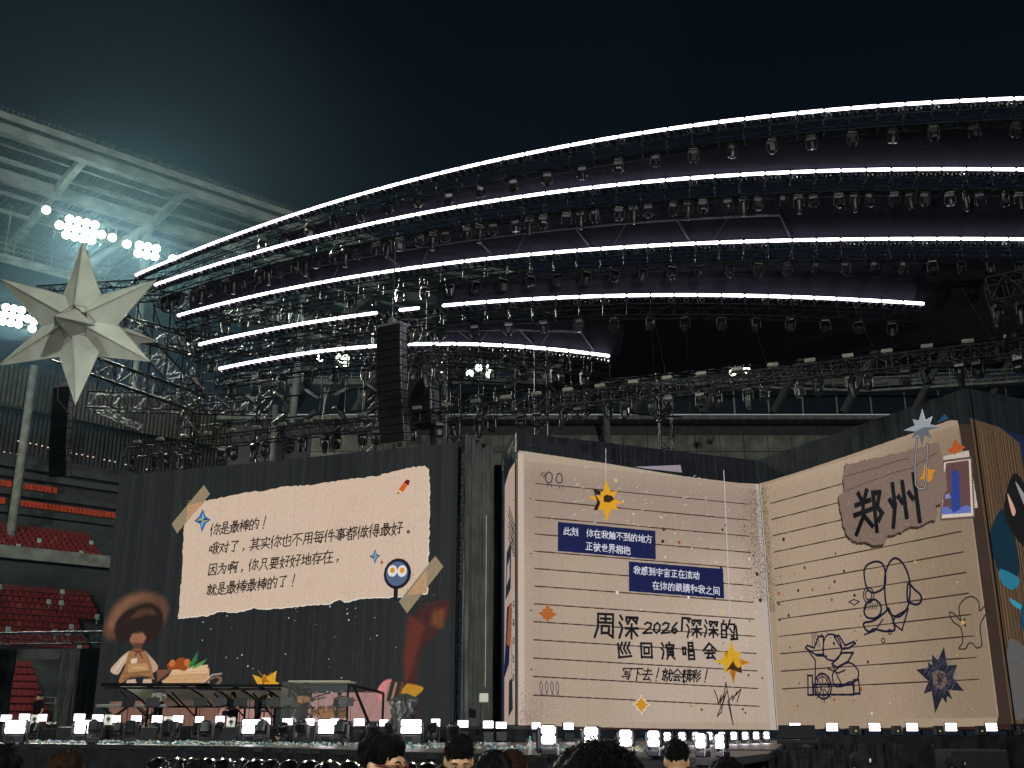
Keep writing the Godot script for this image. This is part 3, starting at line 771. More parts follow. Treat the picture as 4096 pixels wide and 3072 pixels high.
	c.words("yin wei ah , ni only yao hao hao di cun zai ,", ART.text3, 0.55, 0.048, ink, GLYPH, rng)
	c.words("jiu shi zui bang zui bang de le !", ART.text4, 0.55, 0.048, ink, GLYPH, rng)
	for s in [ART.crystal_a, ART.crystal_b]:
		c.fill(s, rgb8(38, 96, 150))
		var m := Vector2.ZERO
		for i in range(0, s.size(), 2): m += Vector2(s[i], s[i + 1]) / (s.size() / 2)
		var tones := [rgb8(150, 196, 222), rgb8(50, 60, 90), rgb8(190, 170, 90), rgb8(70, 150, 180)]
		for i in range(0, s.size(), 2):
			var j: int = (i + 2) % s.size()
			c.fill([m.x, m.y, lerpf(m.x, s[i], 0.72), lerpf(m.y, s[i + 1], 0.72), lerpf(m.x, s[j], 0.6), lerpf(m.y, s[j + 1], 0.6)], tones[(i / 2) % 4])
	c.fill(ART.spark, rgb8(150, 92, 40))
	c.fill(ART.pencil_body, rgb8(214, 92, 34)); c.fill(ART.pencil_tip, rgb8(232, 190, 130)); c.fill(ART.pencil_end, rgb8(96, 26, 24))
	c.disc(15.41, 9.96, 0.04, ink)
	# a plain pan with two fried eggs
	c.disc(15.5, 6.42, 0.66, rgb8(24, 24, 30)); c.disc(15.48, 6.42, 0.53, rgb8(86, 100, 134))
	c.fill([15.34, 5.85, 15.56, 5.85, 15.54, 5.3, 15.36, 5.3], rgb8(24, 24, 30))
	for e in [[15.26, 6.55], [15.72, 6.52]]:
		c.disc(e[0], e[1], 0.23, rgb8(232, 228, 224), 1.1); c.disc(e[0], e[1] + 0.03, 0.12, rgb8(226, 150, 34))
	c.weave(weave_tile(0.16, 0.05, 6, 4))
	return c.im

func rules(c: Canvas, u0: float, u1: float, top: float, step: float, count: int, drop: float, tint: Color) -> void:
	for i in count:
		c.line([u0 - 0.015 * i, top - step * i, u1 - 0.012 * i, top - step * i - drop * i], 0.045, tint)

func spots(c: Canvas, rect: Rect2, count: int, tones: Array, lo: float, hi: float) -> void:
	for i in count:
		c.disc(rng.randf_range(rect.position.x, rect.end.x), rng.randf_range(rect.position.y, rect.end.y), lo + (hi - lo) * pow(rng.randf(), 4.0), tones[rng.randi() % tones.size()])

func book_left_picture() -> Image:
	var c := Canvas.new(12.33, 12.0, 80.0, rgb8(16, 18, 22))
	for i in 150:       # bare modules above the page
		var x := rng.randf() * 12.33
		c.line([x, 10.2, x, 12], 0.02, Color(rgb8(60, 70, 72), 0.35))
	for i in 14: c.line([0, 10.6 + i * 0.11, 12.3, 10.6 + i * 0.11], 0.015, Color(rgb8(8, 10, 12), 0.8))
	c.fill(ART.tag, rgb8(150, 140, 150))
	c.words("2 0 2 6", [8.3, 10.62, 8.62, 10.62], 0.16, 0.03, rgb8(60, 56, 66), GLYPH, rng, 0.0)
	var page := [0.02, 0.18, 0.02, 11.1, 0.1, 11.22, 4.0, 11.08, 8.3, 10.86, 11.2, 10.82, 12.33, 10.88, 12.33, 0.0, 6.0, 0.06]
	c.fill([0, 0, 12.33, 0, 12.33, 0.3, 0, 0.3], rgb8(52, 26, 24))
	c.fill(page, rgb8(178, 158, 140))
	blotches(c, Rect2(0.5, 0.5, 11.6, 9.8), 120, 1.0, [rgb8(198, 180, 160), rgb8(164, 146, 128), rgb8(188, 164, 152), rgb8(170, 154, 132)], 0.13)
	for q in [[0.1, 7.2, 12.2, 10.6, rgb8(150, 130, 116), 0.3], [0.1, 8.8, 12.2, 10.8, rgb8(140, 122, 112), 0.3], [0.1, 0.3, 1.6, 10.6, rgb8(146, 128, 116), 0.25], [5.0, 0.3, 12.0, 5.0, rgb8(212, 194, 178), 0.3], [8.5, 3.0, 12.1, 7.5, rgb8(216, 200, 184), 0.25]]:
		c.fill([q[0], q[1], q[2], q[1], q[2], q[3], q[0], q[3]], Color(q[4], q[5]))  # brightness fade painted into the page: darker top and left, lighter lower right
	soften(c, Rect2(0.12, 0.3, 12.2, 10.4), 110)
	c.fill([0.02, 0.18, 0.3, 0.17, 0.3, 11.1, 0.02, 11.1], rgb8(198, 180, 164))
	c.fill([12.0, 0.02, 12.33, 0.0, 12.33, 10.85, 12.12, 10.85], rgb8(186, 174, 164))
	for i in 1500:        # ink sprayed along the fold
		var u := 12.3 - absf(rng.randfn(0, 0.55))
		c.disc(u, rng.randf_range(5.5, 10.6), 0.014, rgb8(70, 54, 46))
	for i in 300: c.disc(absf(rng.randfn(0, 0.7)) + 0.1, absf(rng.randfn(0, 0.7)) + 0.25, 0.014, rgb8(120, 96, 88))
	rules(c, 0.86, 11.62, 9.87, 0.713, 13, 0.028, rgb8(58, 38, 34))
	spots(c, Rect2(6.5, 0.6, 5.5, 8.5), 90, [rgb8(150, 82, 46), rgb8(70, 52, 48), rgb8(48, 38, 38)], 0.01, 0.09)
	spots(c, Rect2(4.5, 3.0, 7.5, 7.5), 90, [rgb8(224, 216, 206), rgb8(216, 186, 120), rgb8(232, 226, 220)], 0.012, 0.09)
	for i in 60:
		var u := rng.randf_range(1.5, 9.5)
		var v := rng.randf_range(7.5, 11)
		c.line([u, v, u + 0.14, v + 0.07], 0.018, rgb8(214, 206, 200))
	# doodles, sun and rockets
	var blue := rgb8(28, 28, 48)
	c.line(curved(ART.bean_a), 0.045, blue, true); c.line(curved(ART.bean_b), 0.045, blue, true)
	for m in [[1.52, 9.95], [2.06, 9.92]]:
		c.line([m[0] - 0.08, m[1] - 0.05, m[0] - 0.12, m[1] - 0.17], 0.03, blue); c.line([m[0] + 0.06, m[1] - 0.05, m[0] + 0.08, m[1] - 0.17], 0.03, blue)
	c.ring(1.22, 10.28, 0.07, 0.02, blue)
	for i in 8: c.line([1.22 + cos(i * 0.785) * 0.09, 10.28 + sin(i * 0.785) * 0.09, 1.22 + cos(i * 0.785) * 0.14, 10.28 + sin(i * 0.785) * 0.14], 0.02, blue)
	for i in 4:
		var u := 1.02 + i * 0.24
		c.line([u, 1.85, u + 0.07, 1.7, u + 0.06, 1.5, u + 0.02, 1.38, u - 0.04, 1.55, u - 0.06, 1.72], 0.025, rgb8(50, 48, 66), true)
		c.line([u + 0.02, 1.38, u - 0.05, 1.28], 0.025, rgb8(50, 48, 66)); c.line([u + 0.02, 1.38, u + 0.1, 1.3], 0.025, rgb8(50, 48, 66))
	# blue labels with white handwriting
	c.fill(ART.box_a, rgb8(16, 22, 72)); c.fill(ART.box_b, rgb8(16, 22, 72))
	var white := rgb8(226, 226, 234)
	c.words("ci ke _ ni zai wo chu bu dao de di fang", ART.ta, 0.34, 0.035, white, GLYPH, rng, 0.0)
	c.words("right bei world jie hug bao", ART.tb, 0.35, 0.036, white, GLYPH, rng, 0.0)
	c.words("wo gan dao yu cosmos right zai liu dong", ART.tc, 0.35, 0.036, white, GLYPH, rng, 0.0)
	c.words("zai ni de yan jing he wo zhi jian", ART.td, 0.35, 0.036, white, GLYPH, rng, 0.0)
	# title in black brush
	var ink := rgb8(10, 8, 16)
	c.words("around deep", ART.te, 0.95, 0.105, ink, GLYPH, rng, 0.05)
	c.words("2 0 2 6", ART.te2, 0.5, 0.085, ink, GLYPH, rng, 0.2)
	c.line(ART.brk_l, 0.1, ink); c.line(ART.brk_r, 0.1, ink)
	c.words("deep deep de", ART.te3, 0.75, 0.088, ink, GLYPH, rng, 0.05)
	c.words("xun hui act sing meet", ART.tf, 0.7, 0.09, ink, GLYPH, rng, 0.0)
	c.words("xie xia qu ! jiu meet fine cai !", ART.tg, 0.5, 0.056, ink, GLYPH, rng, 0.2)
	c.line(ART.sig, 0.045, rgb8(46, 26, 22))
	c.disc(10.63, 0.85, 0.05, ink); c.disc(10.75, 0.7, 0.04, ink)
	# folded paper stars
	c.fill(ART.gstar, rgb8(224, 162, 34)); c.fill(ART.gstar_s, rgb8(38, 26, 22)); c.fill(ART.gstar_c, rgb8(52, 30, 20))
	c.line(ART.string1, 0.03, rgb8(190, 190, 200)); c.line(ART.string2, 0.035, rgb8(206, 204, 208))
	c.fill(ART.ostar, rgb8(176, 96, 42)); c.fill(ART.ystar, rgb8(240, 226, 206))
	var small := []
	for i in range(0, ART.ystar.size(), 2):
		small.append(lerpf(5.6, ART.ystar[i], 0.84)); small.append(lerpf(0.99, ART.ystar[i + 1], 0.84))
	c.fill(small, rgb8(206, 142, 34))
	c.fill(ART.hstar, rgb8(214, 164, 34)); c.fill(ART.hstar_d, rgb8(64, 34, 18))
	c.fill([10.06, 2.44, 10.23, 1.92, 10.4, 2.46], rgb8(176, 100, 26))
	c.fill([10.62, 2.95, 11.2, 2.81, 10.68, 2.69], rgb8(188, 112, 28))
	c.fill([9.82, 3.24, 10.05, 3.18, 9.95, 2.95], rgb8(190, 120, 30))
	c.weave(weave_tile(0.14, 0.06, 4, 14))
	return c.im

func book_right_picture() -> Image:
	var c := Canvas.new(12.4, 12.0, 80.0, rgb8(19, 22, 23))
	for i in 160:
		var x := rng.randf() * 12.4
		c.fill([x, 10.2, x, 12, x + 0.12, 12, x + 0.1, 10.2], Color(rgb8(34, 42, 41) if rng.randf() < 0.6 else rgb8(10, 13, 14), 0.25))
	c.fill([0, 0, 12.4, 0, 12.4, 0.4, 0, 0.4], rgb8(48, 24, 22))
	c.fill([11.2, 0.2, 12.4, 0.2, 12.4, 10.6, 11.8, 10.8], rgb8(58, 42, 36))
	c.fill(ART.triangle, rgb8(30, 72, 104))
	c.fill([0, 0.02, 0, 10.9, 0.6, 10.88, 3.0, 10.86, 6.5, 10.9, 11.5, 11.0, 11.85, 10.9, 11.95, 8.0, 11.95, 0.5, 11.8, 0.12], rgb8(164, 143, 121))
	blotches(c, Rect2(0.5, 0.6, 10.8, 9.8), 120, 1.0, [rgb8(186, 160, 134), rgb8(150, 130, 100), rgb8(176, 142, 124), rgb8(146, 124, 94)], 0.13)
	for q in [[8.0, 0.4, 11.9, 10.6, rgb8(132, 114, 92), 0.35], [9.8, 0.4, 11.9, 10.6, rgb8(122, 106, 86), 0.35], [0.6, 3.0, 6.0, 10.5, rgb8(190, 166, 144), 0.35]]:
		c.fill([q[0], q[1], q[2], q[1], q[2], q[3], q[0], q[3]], Color(q[4], q[5]))  # soft falloff painted in the page colour: darker right, lighter left
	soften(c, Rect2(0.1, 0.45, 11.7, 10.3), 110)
	c.fill([0, 0, 0.06, 0, 0.06, 10.9, 0, 10.9], rgb8(192, 180, 168))
	c.fill([0.06, 0.1, 0.5, 0.1, 0.45, 10.85, 0.06, 10.88], rgb8(164, 142, 118))
	for i in 900: c.disc(absf(rng.randfn(0, 0.32)) + 0.06, rng.randf_range(5.0, 10.7), 0.016, rgb8(70, 54, 46))
	for i in 12:
		c.line([0.68 - 0.012 * i, 9.83 - 0.739 * i, 11.36 - 0.006 * i, 9.80 - 0.738 * i] if i > 3 else [0.7, 9.83 - 0.739 * i, 5.4, 9.79 - 0.739 * i], 0.045, rgb8(54, 36, 32))
	spots(c, Rect2(0.6, 0.8, 5.5, 9.0), 120, [rgb8(160, 84, 40), rgb8(66, 48, 46), rgb8(44, 36, 38)], 0.012, 0.09)
	spots(c, Rect2(5.0, 0.6, 6.5, 9.0), 60, [rgb8(222, 212, 202), rgb8(206, 160, 90)], 0.012, 0.08)
	# stamps, torn scrap with two large characters, leaves
	c.fill(ART.stamp2, rgb8(196, 180, 168))
	for s in [ART.stamp]:
		c.fill(s, rgb8(214, 198, 182))
		for e in 4:
			for i in 24:
				var j := (e + 1) % 4
				c.disc(lerpf(s[2 * e], s[2 * j], (i + 0.5) / 24.0), lerpf(s[2 * e + 1], s[2 * j + 1], (i + 0.5) / 24.0), 0.045, rgb8(96, 76, 64))
	c.fill(ART.stamp_in, rgb8(98, 68, 66))
	c.fill(ART.cloud2, rgb8(130, 136, 184)); c.fill(ART.cloud, rgb8(96, 112, 184))
	c.fill(ART.tower, rgb8(42, 62, 140))
	for i in 14: c.line([9.95, 8.9 - i * 0.09, 10.32, 8.9 - i * 0.09], 0.025, rgb8(24, 36, 92))
	c.line([10.02, 7.5, 10.02, 8.85], 0.03, rgb8(88, 112, 196))
	c.fill(ART.leaf1, rgb8(178, 84, 36))
	var scrap := ragged(ART.scrap, 0.05)
	var under := []
	for i in range(0, scrap.size(), 2):
		under.append(scrap[i] - 0.07); under.append(scrap[i + 1] - 0.1)
	c.fill(under, rgb8(54, 42, 36))  # drop shadow of the scrap, painted into the page picture
	c.fill(scrap, rgb8(126, 106, 94))
	blotches(c, Rect2(5.6, 7.2, 4.0, 2.6), 420, 0.1, [rgb8(104, 84, 76), rgb8(150, 130, 118), rgb8(116, 96, 86)], 0.3)
	c.line(ragged(ART.tear1, 0.03).slice(0, 60), 0.04, rgb8(84, 66, 58)); c.line(ragged(ART.tear2, 0.03).slice(0, 90), 0.04, rgb8(90, 72, 64))
	c.fill(ART.leaf2, rgb8(206, 136, 38))
	var ink := rgb8(6, 8, 14)
	c.words("zheng", [ART.zheng[0] + 0.05, ART.zheng[1] - 0.05, ART.zheng[0] + 1, ART.zheng[1] - 0.05], 1.75, 0.21, ink, GLYPH, rng, 0.0)
	c.words("zhou", [ART.zhou[0] + 0.05, ART.zhou[1] + 0.05, ART.zhou[0] + 1, ART.zhou[1] + 0.05], 1.75, 0.21, ink, GLYPH, rng, 0.0)
	c.line(ART.clip, 0.1, rgb8(52, 50, 52)); c.line(ART.clip, 0.035, rgb8(176, 176, 178))
	c.fill(ART.sstar, rgb8(150, 156, 164))
	c.fill([9.5, 10.75, 9.75, 11.0, 10.2, 11.05, 11.0, 10.86, 10.41, 10.88, 10.52, 10.54, 10.2, 10.73, 9.99, 10.34, 9.9, 10.83], rgb8(96, 102, 110))
	c.line(ART.sstar.slice(0, 8), 0.03, rgb8(206, 210, 214))
	# line drawings: a gate house with a wheel, a vase and pots, a cookie, a shaded star
	var blue := rgb8(14, 14, 40)
	for d in [ART.gate_roof, ART.gate_roof2, ART.gate_base, ART.gate_colA, ART.gate_colB, ART.sash]: c.line(d, 0.08, blue, true)
	for d in [ART.egg_o, ART.boat]: c.line(curved(d), 0.07, blue, true)
	c.line(ART.gate_wall, 0.07, blue)
	for i in 4: c.line([2.75 + i * 0.16, 3.3, 2.8 + i * 0.1, 3.9], 0.035, blue)
	c.line([2.5, 3.2, 3.0, 2.95, 3.6, 2.9], 0.06, blue); c.line([3.6, 2.4, 4.2, 2.2, 4.6, 2.3], 0.06, blue); c.line([3.9, 2.5, 4.3, 1.8], 0.06, blue)
	c.ring(3.2, 1.72, 0.5, 0.08, blue); c.ring(3.2, 1.72, 0.38, 0.05, blue)
	for i in 8: c.line([3.2 + cos(i * 0.785) * 0.1, 1.68 + sin(i * 0.785) * 0.1, 3.2 + cos(i * 0.785) * 0.6, 1.68 + sin(i * 0.785) * 0.6], 0.045, blue)
	for d in [ART.vase, ART.wing, ART.pot, ART.cloth, ART.flower]: c.line(curved(d), 0.085, blue, true)
	c.line(ART.fan, 0.07, blue, true)
	for i in 6: c.line([6.1 + i * 0.12, 4.55, 6.2 + i * 0.12, 4.75], 0.035, blue)
	for q in [[7.3, 3.6], [6.9, 3.3]]: c.ring(q[0], q[1], 0.09, 0.04, blue)
	c.line([5.9, 3.6, 6.5, 3.7, 7.0, 4.1], 0.06, blue)
	c.ring(6.35, 5.1, 0.3, 0.05, blue); c.ring(6.35, 5.1, 0.18, 0.05, blue)
	c.line([5.2, 4.95, 5.5, 5.02, 5.8, 4.9, 5.5, 4.8], 0.045, blue, true)
	c.line(curved(ART.cookie), 0.05, rgb8(48, 40, 40), true)
	c.disc(11.0, 3.75, 0.05, rgb8(60, 46, 44)); c.disc(11.0, 3.55, 0.05, rgb8(60, 46, 44))
	c.fill(ART.dstar, rgb8(30, 30, 44))
	for i in 90:
		var a := rng.randf() * TAU
		var q := rng.randf_range(0.35, 0.75)
		var m := Vector2(9.5, 1.75) + Vector2(cos(a), sin(a)) * q
		c.line([m.x, m.y, m.x + 0.12, m.y + 0.16], 0.014, rgb8(96, 92, 104))
	c.fill(ART.dstar_c, rgb8(110, 94, 86))
	for i in 20: c.line([9.52 + rng.randfn(0, 0.12), 1.75 + rng.randfn(0, 0.14), 9.52 + rng.randfn(0, 0.16), 1.75 + rng.randfn(0, 0.18)], 0.02, ink)
	c.weave(weave_tile(0.16, 0.05, 5, 24))
	return c.im

func book_edge_picture(width: float, right: bool) -> Image:
	var c := Canvas.new(width, 12.0, 80.0, rgb8(15, 20, 22))
	for i in 60:
		var x := rng.randf() * width
		c.fill([x, 10, x, 12, x + 0.1, 12, x + 0.1, 10], Color(rgb8(30, 38, 37), 0.25))
	var s := 1.0 if right else -1.0
	var base := 0.0 if right else width
	var w := width * 0.78
	c.fill([base, 0.2, base, 10.9, base + s * (w + 0.25), 10.5, base + s * (w + 0.3), 0.2], rgb8(22, 32, 62))
	c.fill([base, 0.2, base, 10.85, base + s * w * 0.6, 10.7, base + s * w, 10.2, base + s * w, 0.2], rgb8(84, 66, 49) if right else rgb8(182, 158, 142))
	for i in 46:
		var u := base + s * w * (i + rng.randf()) / 46.0
		c.line([u, 0.2, u, 10.6 - 0.4 * pow(absf(u - base) / w, 2.0)], 0.02, [rgb8(36, 26, 21), rgb8(124, 98, 72), rgb8(62, 46, 34)][i % 3] if right else [rgb8(140, 118, 104), rgb8(206, 186, 170), rgb8(160, 136, 122)][i % 3])
	if right:
		c.fill(curved([0.2, 6.6, 1.2, 7.6, 1.5, 5.5, 0.7, 5.0, 0.3, 5.6]), rgb8(18, 44, 58))
		c.fill(curved([0.5, 5.4, 1.4, 5.1, 1.0, 4.7, 0.5, 4.9]), rgb8(40, 116, 140)); c.fill(curved([0.8, 4.4, 1.9, 3.9, 1.0, 4.1]), rgb8(54, 146, 168))
		c.disc(2.2, 3.6, 1.05, rgb8(22, 66, 88)); c.ring(2.2, 3.6, 0.85, 0.06, rgb8(40, 98, 122)); c.ring(2.2, 3.6, 0.55, 0.05, rgb8(40, 98, 122))
		c.fill(curved([1.1, 7.4, 1.9, 9.0, 2.6, 8.2, 2.7, 7.0, 2.0, 6.2]), rgb8(26, 24, 24)); c.fill(curved([1.9, 8.7, 2.7, 7.6, 2.4, 7.4]), rgb8(150, 146, 150)); c.fill(curved([1.4, 8.2, 1.7, 7.6, 1.5, 7.4]), rgb8(206, 160, 140))
		c.fill(curved([1.9, 6.4, 2.9, 6.9, 3.0, 5.0, 2.1, 5.0]), rgb8(154, 112, 70))
		c.words("xie ni", [2.3, 6.2, 2.45, 5.8], 0.28, 0.035, rgb8(60, 40, 30), GLYPH, rng, 0.0)
		c.fill(curved([0.2, 0.4, 1.3, 0.9, 1.5, 2.4, 0.4, 2.9]), rgb8(92, 90, 88)); c.fill(curved([2.2, 1.4, 3.0, 2.4, 3.0, 0.9]), rgb8(170, 120, 44)); c.fill(curved([1.6, 1.0, 2.1, 2.2, 2.4, 1.0]), rgb8(24, 52, 84))
	else:
		for i in 9:
			var v := 8.6 - i * 0.16
			c.line([base - 0.5, v - 0.5, base - 1.5 - 0.1 * (i % 3), v + 0.5], 0.07, rgb8(20, 18, 20))
		c.fill([0.9, 5.2, 1.9, 5.6, 2.0, 7.6, 1.1, 7.2], rgb8(34, 40, 52)); c.fill([1.1, 5.8, 1.7, 6.1, 1.7, 6.9, 1.2, 6.6], rgb8(160, 150, 146))
		c.fill([0.6, 2.0, 1.6, 2.6, 2.0, 5.0, 1.2, 4.9], rgb8(22, 26, 60)); c.fill([1.1, 3.4, 1.9, 3.2, 2.1, 4.9, 1.6, 5.0], rgb8(150, 84, 52))
		c.fill([2.0, 1.2, 2.7, 1.3, 2.7, 5.4, 2.2, 5.3], rgb8(176, 164, 158))
		c.words("ni bang jian de wo", [2.45, 4.9, 2.4, 2.0], 0.3, 0.035, rgb8(40, 34, 40), GLYPH, rng, 0.0)
		for i in 14: c.line([2.12, 5.0 - i * 0.25, 2.12, 4.87 - i * 0.25], 0.06, rgb8(20, 18, 22))
		c.fill([1.5, 0.5, 2.3, 0.8, 2.2, 2.0, 1.6, 1.9], rgb8(40, 38, 40))
	c.weave(weave_tile(0.16, 0.05, 5, 34))
	return c.im

# ---------------------------------------------------------------- lattice trusses
func lattice(o: Node3D, pts: Array, w: float, h: float, m: Material, r := 0.03, up := Vector3.UP) -> void:
	var corners := []
	for i in pts.size():
		var d: Vector3 = (pts[mini(i + 1, pts.size() - 1)] - pts[maxi(i - 1, 0)]).normalized()
		var u := up if absf(d.dot(up)) < 0.97 else Vector3.FORWARD
		var x := u.cross(d).normalized()
		var y := d.cross(x)
		corners.append([pts[i] - x * w / 2 - y * h / 2, pts[i] + x * w / 2 - y * h / 2, pts[i] + x * w / 2 + y * h / 2, pts[i] - x * w / 2 + y * h / 2])
	for k in 4:
		var s := Shape.new()
		for i in pts.size() - 1: s.tube(corners[i][k], corners[i + 1][k], r, r, 5, false)
		part("chord", s, m, o)
	var b := Shape.new()
	for i in pts.size() - 1:
		for k in 4:
			var l := (k + 1) % 4
			var a: Vector3 = corners[i][k if i % 2 else l]
			var c: Vector3 = corners[i + 1][l if i % 2 else k]
			b.tube(a, c, r * 0.6, r * 0.6, 4, false)
			b.tube(corners[i][k], corners[i][l], r * 0.55, r * 0.55, 4, false)
	tag(part("bracing", b, m, o), "", "", "", "stuff")

func steps_along(a: Vector3, b: Vector3, bay: float) -> Array:
	var k := maxi(1, int(round(a.distance_to(b) / bay)))
	var o := []
	for i in k + 1: o.append(a.lerp(b, float(i) / k))
	return o

func truss(called: String, label: String, a: Vector3, b: Vector3, w: float, h: float, m: Material, group := "", bay := 0.6, r := 0.03) -> Node3D:
	var o := thing(called, label, "truss", Vector3.ZERO, 0, group)
	lattice(o, steps_along(a, b, bay), w, h, m, r)
	return o

# ---------------------------------------------------------------- lighting fixtures (built once, then copied)
var stock := {}

func stock_part(o: Node3D, called: String, s: Shape, m: Material) -> MeshInstance3D:
	var p := node_of(called, s, m)
	o.add_child(p, true)
	return p

func make_stock() -> void:
	for kind in ["wash", "profile", "beam"]:       # moving heads, hung by their base at y = 0
		var o := Node3D.new()
		o.name = "moving_head_light"
		var s := Shape.new()
		s.soft_box(Vector3(0, -0.1, 0), Vector3(0.36, 0.15, 0.3), 0.02)
		s.box(Vector3(0, 0.02, 0), Vector3(0.3, 0.08, 0.08))
		stock_part(o, "base", s, mats.fixture)
		for k in [-1, 1]:
			s = Shape.new()
			s.soft_box(Vector3(0.2 * k, -0.34, 0), Vector3(0.05, 0.4, 0.16), 0.02)
			stock_part(o, "arm", s, mats.fixture)
		var head := Node3D.new()
		s = Shape.new()
		var lens := Shape.new()
		if kind == "wash":
			s.lathe([Vector2(0, 0.16), Vector2(0.1, 0.14), Vector2(0.15, 0.04), Vector2(0.165, -0.12), Vector2(0.17, -0.17), Vector2(0.15, -0.17)].map(func(q): return Vector2(q.x, -q.y)), 14, Transform3D(Basis.from_euler(Vector3(PI, 0, 0)), Vector3.ZERO))
			lens.lathe([Vector2(0, -0.19), Vector2(0.1, -0.18), Vector2(0.15, -0.165)], 14)
		elif kind == "profile":
			s.lathe([Vector2(0.0, -0.42), Vector2(0.09, -0.42), Vector2(0.115, -0.34), Vector2(0.11, -0.3), Vector2(0.14, -0.1), Vector2(0.15, 0.1), Vector2(0.1, 0.22), Vector2(0, 0.24)], 14)
			lens.lathe([Vector2(0, -0.435), Vector2(0.05, -0.43), Vector2(0.085, -0.422)], 14)
		else:
			s.soft_box(Vector3(0, 0.0, 0), Vector3(0.3, 0.36, 0.26), 0.05)
			lens.lathe([Vector2(0, -0.2), Vector2(0.08, -0.195), Vector2(0.115, -0.182)], 14)
		var hm := stock_part(o, "head", s, mats.fixture)
		hm.position = Vector3(0, -0.46, 0)
		var lm := node_of("lens", lens, mats.fixture_glass)
		hm.add_child(lm, true)
		stock[kind] = o
		head.free()
	# small wide blinder in a row, its face of six lit cells
	var o := Node3D.new()
	o.name = "blinder_lamp"
	var s := Shape.new()
	s.soft_box(Vector3(0, 0.26, -0.06), Vector3(0.4, 0.28, 0.1), 0.015)
	stock_part(o, "housing", s, mats.fixture)
	for i in 3:
		s = Shape.new()
		s.soft_box(Vector3(0, 0.175 + i * 0.086, 0.0), Vector3(0.35, 0.07, 0.03), 0.012)
		stock_part(o, "lamp_cell", s, mats.blinder_glow)
	s = Shape.new()
	s.box(Vector3(0, 0.01, -0.05), Vector3(0.3, 0.03, 0.2))
	s.box(Vector3(-0.235, 0.13, -0.06), Vector3(0.02, 0.26, 0.04))
	s.box(Vector3(0.235, 0.13, -0.06), Vector3(0.02, 0.26, 0.04))
	stock_part(o, "bracket", s, mats.black_steel)
	stock["blinder"] = o
	# large strobe: two lit panels above a control base
	o = Node3D.new()
	o.name = "strobe_light"
	s = Shape.new()
	s.soft_box(Vector3(0, 0.5, -0.09), Vector3(0.66, 0.44, 0.14), 0.02)
	stock_part(o, "housing", s, mats.fixture)
	for i in 2:
		s = Shape.new()
		s.soft_box(Vector3(0, 0.395 + i * 0.205, 0.0), Vector3(0.6, 0.18, 0.05), 0.02)
		stock_part(o, "lamp_cell", s, mats.blinder_glow)
	s = Shape.new()
	s.soft_box(Vector3(0, 0.13, -0.06), Vector3(0.62, 0.26, 0.36), 0.02)
	stock_part(o, "base", s, mats.fixture)
	for k in [-1, 1]:
		s = Shape.new()
		s.soft_box(Vector3(0.37 * k, 0.33, -0.08), Vector3(0.06, 0.58, 0.2), 0.02)
		stock_part(o, "arm", s, mats.fixture)
	s = Shape.new()
	s.box(Vector3(-0.08, 0.16, 0.125), Vector3(0.22, 0.1, 0.012))
	stock_part(o, "display", s, mats.fixture_glass)
	stock["strobe"] = o
	# upright wash light of two stacked lit squares on a yoke
	o = Node3D.new()
	o.name = "upright_wash_lamp"
	s = Shape.new()
	s.soft_box(Vector3(0, 0.06, -0.06), Vector3(0.26, 0.12, 0.24), 0.02)
	stock_part(o, "base", s, mats.fixture)
	s = Shape.new()
	s.soft_box(Vector3(-0.17, 0.24, -0.08), Vector3(0.07, 0.42, 0.16), 0.03)
	stock_part(o, "arm", s, mats.fixture)
	s = Shape.new()
	s.soft_box(Vector3(0, 0.33, -0.09), Vector3(0.27, 0.32, 0.18), 0.04)
	stock_part(o, "housing", s, mats.fixture)
	for i in 2:
		s = Shape.new()
		s.soft_box(Vector3(0, 0.25 + i * 0.15, 0.01), Vector3(0.235, 0.138, 0.04), 0.03)
		stock_part(o, "lamp_cell", s, mats.blinder_glow)
	s = Shape.new()
	s.path([Vector3(0.05, 0.14, 0.0), Vector3(0.1, 0.2, 0.06), Vector3(0.17, 0.16, 0.08), Vector3(0.16, 0.02, 0.1)], 0.009, 5)
	stock_part(o, "cable", s, mats.rigging)
	stock["upright"] = o
	# small work flood on top of a truss
	o = Node3D.new()
	o.name = "truss_flood_lamp"
	s = Shape.new()
	s.soft_box(Vector3(0, 0.16, 0), Vector3(0.42, 0.15, 0.16), 0.02)
	stock_part(o, "housing", s, mats.pale_case)
	s = Shape.new()
	for i in 3: s.box(Vector3(0, 0.12 + i * 0.04, 0.085), Vector3(0.38, 0.012, 0.01))
	stock_part(o, "grille", s, mats.fixture)
	s = Shape.new()
	s.box(Vector3(-0.16, 0.04, 0), Vector3(0.03, 0.1, 0.05)); s.box(Vector3(0.16, 0.04, 0), Vector3(0.03, 0.1, 0.05))
	stock_part(o, "bracket", s, mats.black_steel)
	stock["flood"] = o
	# long strobe batten clamped to a pipe
	o = Node3D.new()
	o.name = "strobe_batten"
	s = Shape.new()
	s.soft_box(Vector3.ZERO, Vector3(0.86, 0.2, 0.14), 0.02)
	stock_part(o, "housing", s, mats.fixture)
	s = Shape.new()
	for i in 6: s.ball(Vector3(-0.33 + i * 0.13, -0.02, 0.075), Vector3(0.05, 0.05, 0.02), 8, 4)
	tag(stock_part(o, "lens", s, mats.fixture_ring), "", "", "", "stuff")
	s = Shape.new()
	s.box(Vector3(0, 0.05, -0.12), Vector3(0.1, 0.2, 0.12))
	stock_part(o, "clamp", s, mats.black_steel)
	stock["batten"] = o
	# round lamp can seen from its front
	s = Shape.new()
	s.lathe([Vector2(0.05, -0.2), Vector2(0.09, -0.16), Vector2(0.1, 0.0), Vector2(0.115, 0.02), Vector2(0.085, 0.03)], 10, Transform3D(Basis.from_euler(Vector3(PI / 2, 0, 0)), Vector3.ZERO))
	made["can"] = s.mesh()
